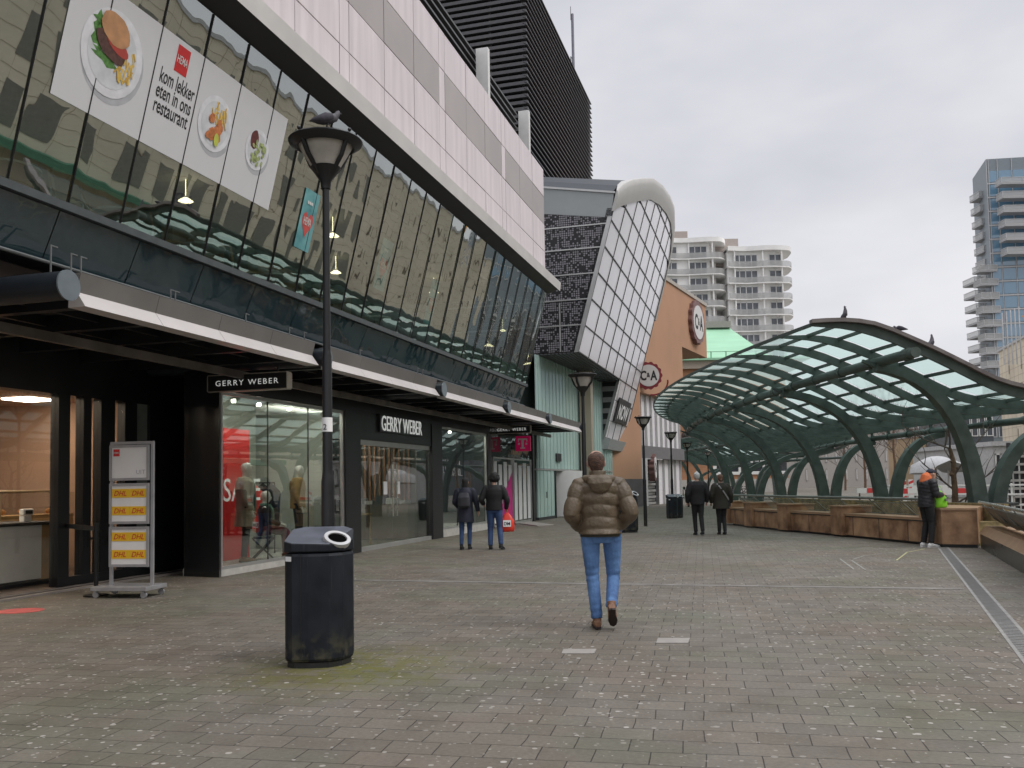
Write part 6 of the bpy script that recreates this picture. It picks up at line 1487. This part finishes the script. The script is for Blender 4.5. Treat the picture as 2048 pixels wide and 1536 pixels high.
# ------------------------------------------------------------------ right parapet with sloping metal guard
pp = thing('parapet', 'dark stone parapet with a sloping metal guard rail at the right edge', 'parapet', at_z(2000,1115))
pa,pbb = at_z(1962,1096), at_z(2052,1150); pd=(pbb-pa).normalized(); pl=(pbb-pa).length+5; pn=V3(pd.y,-pd.x,0); pn = pn if pn.x>0 else -pn
def PP(k,o,z): return pa+pd*k+pn*o+V3(0,0,z)
mb=MB(); mb.prism([PP(0,0,0),PP(0,0,.30),PP(0,.14,.44),PP(0,.9,.44),PP(0,.9,0)], pd*pl); obj('stone_base', mb, mat('wet_dark_stone',(.05,.052,.045),.3,var=.4,scale=1.4), pp)
mb=MB(); mb.prism([PP(-.1,-.02,.302),PP(-.1,.12,.452),PP(-.1,.5,.452),PP(-.1,.5,.445),PP(-.1,.14,.442)], pd*(pl+.1)); obj('stone_coping', mb, M_plantp, pp)
mb=MB(); mb.prism([PP(.0,.40,.50),PP(.0,.05,.86),PP(.0,.07,.88),PP(.0,.42,.52)], pd*pl); obj('guard_panel', mb, mat('guard_metal',(.17,.165,.15),.4,metal=.4,var=.25,scale=2), pp)
mb=MB(); mb.loft([PP(-.1,.02,.95),PP(pl,.02,.95)],.03,10); mb.loft([PP(0,.36,.6),PP(pl,.36,.6)],.012,6); obj('handrail', mb, M_steel, pp, smooth=60)
mb=MB(); k=.2
while k<pl: mb.loft([PP(k,.5,.45),PP(k,.25,.62),PP(k,.03,.93)],[(.015,.06),(.015,.05),(.012,.02)],8); k+=1.4
obj('bracket', mb, rail_m, pp)
# pollarded tree and other bare trees
M_bark = mat('bark', (.16,.10,.065), .9, var=.35, scale=9, bump=.8, bscale=20); M_twig = mat('twigs', (.13,.10,.085), .9)
def bare_tree(x,y,h,r,label,seed,nb_=7,group=None,spread=1.0,z0=0,fine=2,kn=False):
    rr=random.Random(seed); t_=thing('bare_tree',label,'tree',(x,y,z0),group); mb=MB(); pts=[]; 
    for i in range(7): u=i/6; pts.append(V3(x+rr.uniform(-.5,.5)*r*1.2*(u>0), y, z0+h*.62*u))
    mb.loft(pts,[r*(1.25-.6*i/6) for i in range(7)],10,fn=(lambda u,a:1+.15*math.sin(17*u+2*a)) if kn else None)
    if kn:
        for i in range(7): k=rr.randint(1,5); q=pts[k]; mb.ball(q+V3(rr.choice((-1,1))*r*.8,-r*.2,rr.uniform(-.2,.2)),r*rr.uniform(.5,.8),8,6)
    obj('trunk',mb,M_bark,t_,smooth=60); mb=MB()
    def br(p,d,l,rad,lev):
        q=p; n=4; P_=[p]
        for i in range(n): d=(d+V3(rr.uniform(-.25,.25),rr.uniform(-.25,.25),rr.uniform(-.05,.25))).normalized(); q=q+d*l/n; P_.append(q)
        mb.loft(P_,[rad*(1-.18*i) for i in range(n+1)],5)
        if lev: 
            for i in range(5): k=rr.randint(1,n); br(P_[k],(d+V3(rr.uniform(-1,1),rr.uniform(-1,1),rr.uniform(-.2,.9))).normalized(),l*.6,rad*.45,lev-1)
    for i in range(nb_): 
        k=rr.randint(2,6) if not kn else rr.randint(1,6); a=rr.uniform(0,6.28); br(pts[k],V3(math.cos(a)*spread,math.sin(a)*spread,rr.uniform(.3,1.2)).normalized(),h*.38,r*.35,fine)
    obj('crown',mb,M_twig,t_); return t_
p=at_y(1908,1006,24.0); bare_tree(p.x,24.0,3.6,.08,'knobbly bare pollarded tree standing in the end planter behind the man in the cap',5,8,z0=.0,spread=.9,fine=1,kn=True)
for i,(px,Y,h,lb) in enumerate(((1790,75,9,'bare twiggy tree behind the man\'s column, nearest the kiosk'),(1730,95,11,'bare twiggy tree framed by the second column arch'),(1835,88,10,'bare twiggy tree right of the arch, before the yellow brick building'),(1690,110,12,'bare tree seen low between the far columns'))):
    q=at_y(px,960,Y); bare_tree(q.x,Y,h,.11,lb,20+i,14,'bare trees beyond the canopies')
# barriers and planks beyond the sunken street
M_rw=mat('barrier_red',(.60,.05,.05),.5); 
def barrier(px,Y,w_,label):
    q=at_y(px,985,Y); t_=thing('road_barrier',label,'barrier',(q.x,Y,0),'road works barriers beyond the canopy')
    mb=MB(); mb.box(q.x-w_/2,q.x+w_/2,Y-.03,Y+.03,.75,1.0); obj('board',mb,M_white,t_); mb=MB()
    mb.box(q.x-w_*.22,q.x+w_*.22,Y-.045,Y-.031,.76,.99); obj('red_stripe',mb,M_rw,t_); mb=MB()
    for s in (-1,1): mb.box(q.x+s*w_*.42-.03,q.x+s*w_*.42+.03,Y-.02,Y+.02,0,.75); mb.box(q.x+s*w_*.42-.03,q.x+s*w_*.42+.03,Y-.35,Y+.35,0,.06)
    obj('foot',mb,M_dark,t_)
for px,Y,w_,lb in ((1798,40,1.7,'red and white road barrier left of the man in the cap'),(1750,44,1.8,'red and white road barrier seen through the second arch'),(1925,38,1.7,'red and white road barrier right of the bare trunk'),(1860,46,1.8,'red and white road barrier partly behind the man in the cap'),(1392,78,2.2,'red and white road barrier far away before the brick hall'),(1345,78,2.2,'far road barrier beside the terracotta store')): barrier(px,Y,w_,lb)
def beacon(px,Y,label):
    q=at_y(px,975,Y); t_=thing('warning_beacon',label,'beacon',(q.x,Y,0),'striped beacons beyond the canopy'); mb=MB(); mb.box(q.x-.14,q.x+.14,Y-.03,Y+.03,.25,1.35); obj('panel',mb,M_white,t_); mb=MB()
    for k in range(3): z=.4+k*.33; mb.prism([V3(q.x-.14,Y-.036,z),V3(q.x+.14,Y-.036,z+.12),V3(q.x+.14,Y-.036,z+.27),V3(q.x-.14,Y-.036,z+.15)],(0,.004,0))
    obj('stripes',mb,M_rw,t_); mb=MB(); mb.box(q.x-.25,q.x+.25,Y-.2,Y+.2,0,.12); mb.box(q.x-.04,q.x+.04,Y-.02,Y+.02,.12,.25); obj('foot',mb,M_dark,t_)
beacon(1806,41,'red and white striped beacon left of the man in the cap'); beacon(1822,52,'small striped beacon beside the kiosk posts')
for i,(pxa,pxb,Y) in enumerate(((1780,1940,36),(1940,2080,34))):
    a=at_y(pxa,990,Y); b=at_y(pxb,990,Y); t_=thing('site_fence','long white construction rail %s'%('behind the man in the cap','at the right edge behind the parapet')[i],'fence',((a.x+b.x)/2,Y,0),'white rails beyond the sunken street'); mb=MB()
    for z in (.35,.75,1.1): mb.box(a.x,b.x,Y-.02,Y+.02,z,z+.06)
    obj('rail',mb,M_white,t_); mb=MB(); x=a.x
    while x<=b.x: mb.box(x-.03,x+.03,Y+.021,Y+.06,0,1.2); x+=1.6
    obj('post',mb,M_white,t_)
# parked bicycles far away by the hall: low grey clutter
def bike(px,Y,label):
    q=at_y(px,970,Y); t_=thing('parked_bicycle',label,'bicycle',(q.x,Y,0),'bicycles parked before the brick hall'); 
    for s in (-.55,.55):
        mb=MB(); pts=[V3(q.x+s+.33*math.cos(a),Y,.35+.33*math.sin(a)) for a in [i*math.pi/8 for i in range(17)]]; mb.loft(pts,.03,5); obj('wheel',mb,M_dark,t_)
    mb=MB(); P_=lambda x,z:V3(q.x+x,Y,z)
    for a,b in ((P_(-.55,.35),P_(-.2,.85)),(P_(-.2,.85),P_(.4,.85)),(P_(.55,.35),P_(.38,1.0)),(P_(-.05,.35),P_(.4,.85)),(P_(-.05,.35),P_(-.2,.9)),(P_(-.55,.35),P_(-.05,.35)),(P_(.28,1.02),P_(.5,1.05))): mb.tube(a,b,.028,5)
    obj('frame',mb,M_dark,t_); mb=MB(); mb.box(q.x-.32,q.x-.08,Y-.08,Y+.08,.9,.96); obj('saddle',mb,M_black,t_)
for i,px in enumerate((1462,1472,1481,1454)): bike(px,60+i*3,'dark bicycle parked before the brick hall, %s of the row'%['first','second','third','fourth'][i])

# ------------------------------------------------------------------ street lamps
M_lampglass = mat('lamp_diffuser', (.42,.40,.36), .5, var=.2, scale=5); M_lampcol = mat('lamp_black', (.010,.011,.013), .38, var=.2)
def make_lamp(h, r, label, loc):
    t_=thing('street_lamp',label,'street lamp',loc,'black street lamps along the square'); c=Vector(loc)
    mb=MB(); mb.lathe(c,[(.001,0),(.062,0),(.060,1.55),(.052,1.60),(.046,1.66),(.044,2.70),(.037,2.74),(.035,2.76),(.032,h-.42),(.001,h-.42)],20); obj('pole',mb,M_lampcol,t_,smooth=40)
    mb=MB(); mb.lathe(c+V3(0,0,h-.47),[(.001,0),(.044,0),(.050,.07),(.12,.17),(.14,.20),(.001,.21)],24); obj('neck',mb,M_lampcol,t_,smooth=40)
    mb=MB(); mb.lathe(c+V3(0,0,h-.28),[(.001,.0),(.13,.01),(r*.74,.22),(r*.74,.24),(.001,.24)],24); obj('diffuser',mb,M_lampglass,t_,smooth=40)
    mb=MB(); mb.lathe(c+V3(0,0,h-.07),[(r*.70,.0),(r*.78,-.015),(r*.98,.03),(r,.045),(r*.97,.058),(r*.7,.062),(.001,.07)],32); obj('rim',mb,M_lampcol,t_,smooth=50)
    for k in range(4):
        a=math.pi*(.30+.5*k); d=V3(math.cos(a),math.sin(a),0); s=V3(-math.sin(a),math.cos(a),0)
        mb=MB(); mb.loft([c+V3(0,0,h-.34)+d*.075,c+V3(0,0,h-.19)+d*.21,c+V3(0,0,h-.03)+d*(r*.86)],[(.022,.016)]*3,6); obj('strut',mb,M_lampcol,t_)
        mb=MB(); mb.ball(c+V3(0,0,h+.015)+d*(r*.93),.018,8,6); obj('finial',mb,M_lampcol,t_)
    return t_
lz=8.2; p=at_y(657,1200,lz); hL=at_y(651,279,lz).z
lamp1=make_lamp(hL,.342,'tall black street lamp behind the litter bin, with a pigeon on its rim',(p.x,lz,0))
mb=MB(); mb.lathe(V3(p.x,lz,1.5+(977-866)*lz/1800),[(.047,0),(.047,.13)],20); obj('number_sticker',mb,M_paper,lamp1)
mb=MB(); text_mb(mb,'2',V3(p.x-.028,lz-.052,1.5+(977-862)*lz/1800),(1,0,0),(0,0,1),.05,bold=.01); obj('number',mb,M_ink,lamp1)
def place_lamp(px_base, Y, py_top, label):
    q=at_y(px_base,1000,Y); z=at_y(px_base,py_top,Y).z; t_=make_lamp(z,.30,label,(q.x,Y,0)) if 0 else copy_thing(lampS,(q.x,Y,0),0,z/3.75,label); return t_
lampS=make_lamp(3.75,.30,'black street lamp in front of the ribbed glass wall',(at_y(1168,900,18.5).x,18.5,0))
place_lamp(1290,30.5,833,'black street lamp before the terracotta wall, right of the man\'s shoulder')
place_lamp(1345,40.5,864,'black street lamp beside the two dark bins, before the store windows')
place_lamp(1377,52,885,'black street lamp just left of the couple\'s heads')
place_lamp(1418,69,903,'black street lamp between the couple, before the brick hall')
place_lamp(1450,88,911,'small far street lamp before the tall white window')
# ------------------------------------------------------------------ litter bins
M_bin=mat('bin_navy',(.009,.012,.018),.52,spec=.3,col2=(.015,.019,.026),var=.35,scale=5,bump=.08); M_bin_sheen=mat('bin_lid_sky_sheen',(.10,.11,.135),.40,var=.25,scale=6)
def bin_dirt(m):
    nt=m.node_tree; n=nt.nodes; l=nt.links; p=n['Principled BSDF']; src=p.inputs['Base Color'].links[0].from_socket
    tc=n.new('ShaderNodeTexCoord'); sp=n.new('ShaderNodeSeparateXYZ'); l.new(tc.outputs['Object'],sp.inputs[0])
    a=n.new('ShaderNodeTexNoise'); a.inputs['Scale'].default_value=9; a.inputs['Detail'].default_value=7; l.new(tc.outputs['Object'],a.inputs[0])
    r=n.new('ShaderNodeMapRange'); r.inputs['From Min'].default_value=.34; r.inputs['From Max'].default_value=.02; l.new(sp.outputs[2],r.inputs[0])
    q=n.new('ShaderNodeMapRange'); q.inputs['From Min'].default_value=.46; q.inputs['From Max'].default_value=.62; l.new(a.outputs[0],q.inputs[0])
    k=n.new('ShaderNodeMath'); k.operation='MULTIPLY'; l.new(r.outputs[0],k.inputs[0]); l.new(q.outputs[0],k.inputs[1])
    x=n.new('ShaderNodeMixRGB'); x.inputs[2].default_value=(.075,.07,.045,1); l.new(k.outputs[0],x.inputs[0]); l.new(src,x.inputs[1])
    mp=n.new('ShaderNodeMapping'); mp.inputs['Scale'].default_value=(60,60,2.5); l.new(tc.outputs['Object'],mp.inputs[0])   # drips and scratches
    b=n.new('ShaderNodeTexNoise'); b.inputs['Scale'].default_value=1; b.inputs['Detail'].default_value=3; l.new(mp.outputs[0],b.inputs[0])
    t=n.new('ShaderNodeMapRange'); t.inputs['From Min'].default_value=.64; t.inputs['From Max'].default_value=.74; t.inputs['To Max'].default_value=.5; l.new(b.outputs[0],t.inputs[0])
    y=n.new('ShaderNodeMixRGB'); y.inputs[2].default_value=(.035,.04,.045,1); l.new(t.outputs[0],y.inputs[0]); l.new(x.outputs[0],y.inputs[1]); l.new(y.outputs[0],p.inputs['Base Color'])
bin_dirt(M_bin); bin_dirt(M_lampcol)
def make_bin(label, loc):
    t_=thing('litter_bin',label,'litter bin',loc,'dark litter bins on the square'); c=Vector(loc)
    out=[(-.275,-.17),(-.20,-.235),(-.06,-.25),(.11,-.235),(.215,-.15),(.275,.0),(.26,.16),(.17,.25),(-.17,.25),(-.275,.17)]
    def ring(z,s=1.0,dy=0): return [c+V3(x*s,y*s+dy,z) for x,y in out]
    mb=MB(); mb.prism(ring(.045),(0,0,.91)); obj('body',mb,M_bin,t_,bevel=.03)
    mb=MB(); mb.prism(ring(.0,.92),(0,0,.045)); obj('plinth',mb,M_black,t_)
    # lid: sloping up to the back, cut on its right front corner for the opening
    mb=MB(); b=ring(.96,1.01); tp=[]
    for (x,y) in out: tp.append(c+V3(x*1.01,y*1.01,1.035+.12*(y+.25)/.5-(max(0,x-.05)*.20 if y<.1 else 0)))
    hull_mb(mb,b+tp,.9)  # upward lid faces take a paler colour, sky sheen painted in
    obj('lid',mb,[M_bin,M_bin_sheen],t_,bevel=.012)
    nrm=V3(.38,-.50,.78).normalized(); ax=V3(1,.55,0).normalized(); ax=(ax-nrm*ax.dot(nrm)).normalized(); ay=nrm.cross(ax); o=c+V3(.160,-.118,1.058)
    mb=MB(); N_=32; ri=[]
    for (k,h_) in ((1.0,-.03),(1.03,.0),(1.0,.018),(.74,.02),(.70,.0),(.68,-.04)):
        b=len(mb.v); ri.append(b)
        for q in range(N_): a=2*math.pi*q/N_; mb.v.append(tuple(o+ax*.118*k*math.cos(a)+ay*.092*(k if k>.9 else k*.93)*math.sin(a)+nrm*h_))
    for a_,b_ in zip(ri,ri[1:]):
        for q in range(N_): q2=(q+1)%N_; mb.f.append([a_+q,a_+q2,b_+q2,b_+q]); mb.mi.append(0)
    obj('opening_ring',mb,mat('ring_grey',(.46,.46,.46),.35,metal=.2),t_,smooth=60)
    mb=MB(); mb.disc(o+nrm*.010,ax*.082,ay*.060,28); obj('opening',mb,mat('void_shade',(.004,.004,.004),1,spec=0),t_)  # flat black disc, painted shade for the inside of the bin
    return t_
q=at_z(640,1328); bin1=make_bin('large dark navy litter bin with a pale ringed opening, before the tall lamp',(q.x,q.y+.05,0)); bin1.rotation_euler=(0,0,.04)
for (dx,w_) in ((-.118,.003),): 
    mb=MB(); c=V3(q.x,q.y+.05,0); mb.box(c.x-.125,c.x-.121,c.y-.2475,c.y-.23,.09,.95); obj('panel_seam',mb,M_ink,bin1)
mb=MB(); mb.hexa([c+V3(-.262,-.188,.885),c+V3(-.205,-.2385,.885),c+V3(-.205,-.230,.885),c+V3(-.262,-.180,.885),c+V3(-.262,-.188,.925),c+V3(-.205,-.2385,.925),c+V3(-.205,-.230,.925),c+V3(-.262,-.180,.925)]); obj('sticker',mb,M_paper,bin1)
for px,py,Y,lb in ((1258,1063,27.0,'dark litter bin half hidden behind the walking man\'s elbow'),(1346,1036,36.5,'far dark litter bin, left one of the pair by the lamp'),(1356,1036,36.9,'far dark litter bin, right one of the pair by the lamp')):
    q=at_y(px,py,Y); copy_thing(bin1,(q.x,Y,0),.2,.84 if Y>30 else 1.08,lb)
# ------------------------------------------------------------------ wheeled notice stand
Yt=12.95; q=at_y(262,1190,Yt); ns=thing('notice_stand','grey wheeled stand holding three framed notices, outside the cafe','notice stand',(q.x,Yt,0)); c=V3(q.x,Yt,0)
rz_=math.radians(-10); rm=Matrix.Rotation(rz_,3,'Z'); P_=lambda x,y,z:c+rm@V3(x,y,z)
def rbox(mb,x0,x1,y0,y1,z0,z1): mb.hexa([P_(x0,y0,z0),P_(x1,y0,z0),P_(x1,y1,z0),P_(x0,y1,z0),P_(x0,y0,z1),P_(x1,y0,z1),P_(x1,y1,z1),P_(x0,y1,z1)])
M_st=mat('stand_grey',(.36,.36,.37),.4,metal=.4)
mb=MB(); rbox(mb,-.46,.40,-.27,.27,.10,.16); obj('base',mb,M_st,ns,bevel=.006)
for x in (-.31,.33):
    mb=MB(); rbox(mb,x-.02,x+.02,-.02,.02,.16,2.17); obj('post',mb,M_st,ns)
mb=MB(); rbox(mb,-.33,.35,-.02,.02,2.17,2.21); obj('top_bar',mb,M_st,ns)
for x in (-.40,.34):
    for y in (-.22,.22):
        mb=MB(); w0=P_(x,y-.015,.045); w1=P_(x,y+.015,.045); mb.loft([w0,w1],.045,14); wh=obj('castor',mb,M_st,ns,smooth=40); mb=MB(); rbox(mb,x-.02,x+.02,y-.025,y+.025,.07,.10); obj('castor_fork',mb,M_st,wh)
for i,(z0,z1) in enumerate(((1.65,2.16),(1.03,1.61),(.42,.99))):
    mb=MB(); x0,x1=-.32,.30
    for (a,b,e,f) in ((x0,x1,z0,z0+.035),(x0,x1,z1-.035,z1),(x0,x0+.035,z0+.035,z1-.035),(x1-.035,x1,z0+.035,z1-.035)): rbox(mb,a,b,-.055,-.025,e,f)
    fr=obj('notice_frame',mb,M_st,ns); mb=MB(); rbox(mb,x0+.036,x1-.036,-.042,-.034,z0+.036,z1-.036); obj('notice_sheet',mb,M_paper,fr)
    X=rm@V3(1,0,0)
    if i==0:
        mb=MB(); rbox(mb,-.26,-.165,-.047,-.043,2.0,2.10); obj('logo_square',mb,M_red,fr)
        mb=MB(); text_mb(mb,'HEMA',P_(-.255,-.049,2.035),X,(0,0,1),.028,.085,bold=.01); obj('logo_lettering',mb,M_white,fr)
        mb=MB(); text_mb(mb,'UIT',P_(.10,-.045,1.74),X,(0,0,1),.06,.14); obj('faint_lettering',mb,mat('grey_ink',(.45,.46,.50),.7),fr)
    else:
        for k,zz in enumerate((z1-.20,z1-.45)):
            mb=MB(); rbox(mb,-.28,.0,-.047,-.043,zz-.005,zz+.12); rbox(mb,.004,.26,-.047,-.043,zz-.005,zz+.12); obj('yellow_band',mb,M_yellow,fr)
            for xo in (-.235,.045): 
                mb=MB(); text_mb(mb,'DHL',P_(xo-.01,-.0495,zz+.022),X,X*.30+V3(0,0,1),.075,.19,bold=.008); obj('red_lettering',mb,M_red,fr)
# black belt barrier
bb=thing('belt_barrier','black belt barrier with three posts across the cafe entrance','barrier',at_z(192,1192))
pts=[at_z(192,1192),at_z(103,1166),at_z(-90,1190)]
mb0=None
for i,q in enumerate(pts):
    mb=MB(); hh=at_y(px:=[195,105,-90][i],1046 if i==0 else 1036,q.y).z; mb.lathe(V3(q.x,q.y,0),[(.001,0),(.17,0),(.17,.02),(.03,.035),(.032,hh),(.001,hh)],20); obj('post',mb,M_blackm,bb,smooth=40)
mb=MB()
for a,b in ((pts[0],pts[1]),(pts[1],pts[2])):
    z0_=.93; z1_=1.0; d=(b-a).normalized(); s=V3(-d.y,d.x,0)*.006; mb.hexa([a-s+V3(0,0,z0_),b-s+V3(0,0,z0_),b+s+V3(0,0,z0_),a+s+V3(0,0,z0_),a-s+V3(0,0,z1_),b-s+V3(0,0,z1_),b+s+V3(0,0,z1_),a+s+V3(0,0,z1_)])
obj('belt',mb,M_black,bb)
# ------------------------------------------------------------------ pigeons
M_pig=mat('pigeon_grey',(.10,.095,.11),.7,var=.4,scale=30); M_pigd=mat('pigeon_wing',(.045,.042,.055),.7,var=.4,scale=30)
def pigeon(loc, rz, label, head_up=1.0, s=1.0):
    body=MB(); c=V3(0,0,0)
    body.loft([V3(-.17,0,.065),V3(-.11,0,.08),V3(-.04,0,.10),V3(.03,0,.12),V3(.085,0,.155*head_up),V3(.11,0,.195*head_up),V3(.122,0,.222*head_up),V3(.13,0,.238*head_up)],[(.018,.008),(.036,.026),(.058,.052),(.060,.058),(.040,.042),(.024,.026),(.022,.022),(.008,.008)],12,ref=(0,0,1))
    body.loft([V3(.13,0,.215*head_up),V3(.158,0,.208*head_up)],[.009,.003],6)
    for q in (-1,1): body.tube(V3(.0,q*.02,0),V3(.01,q*.022,.07),.006,5); body.tube(V3(-.01,q*.02,.004),V3(.035,q*.025,.004),.005,5)
    o=obj('pigeon',body,M_pig,smooth=70); tag(o,label,'pigeon','pigeons perched above the square')
    for q in (-1,1):
        mb=MB(); mb.loft([V3(.05,q*.052,.13),V3(-.02,q*.060,.11),V3(-.09,q*.042,.09),V3(-.16,q*.018,.072)],[(.012,.03),(.014,.045),(.012,.03),(.006,.008)],8,ref=(0,0,1)); w=obj('wing',mb,M_pigd,smooth=70); w.parent=o
    o.location=loc; o.rotation_euler=(0,-.55 if head_up>1.1 else 0,rz); o.scale=(s,)*3
lp=V3(lamp1.location.x,lz,hL); pigeon((lp.x+.06,lz-.24,hL-.005),.5,'pigeon sitting on the rim of the tall street lamp',.9,.9)
yb_=20.7
for px,py,rz0,hu,lb in ((1694,641,-.2,1.25,'pigeon standing upright at the left on the canopy edge'),(1800,662,2.6,.75,'pigeon with its head down on the canopy edge'),(1866,684,.3,1.2,'pigeon standing upright furthest right on the canopy edge'),(1758,652,2.8,.5,'small pigeon mostly hidden behind the canopy edge')):
    q=at_y(px,py,yb_); x=q.x; best=min(range(200),key=lambda i:0) ; 
    zs=None
    for k in range(len(SEC)-1):
        a,b=sec_pt(k,yb_),sec_pt(k+1,yb_)
        if a.x<=x<=b.x: zs=a.z+(b.z-a.z)*(x-a.x)/(b.x-a.x)
    pigeon((x,yb_+ (0 if hu>.6 else .5),(zs or q.z)+ (.10 if hu>.6 else .03)),rz0,lb,hu,1.0)
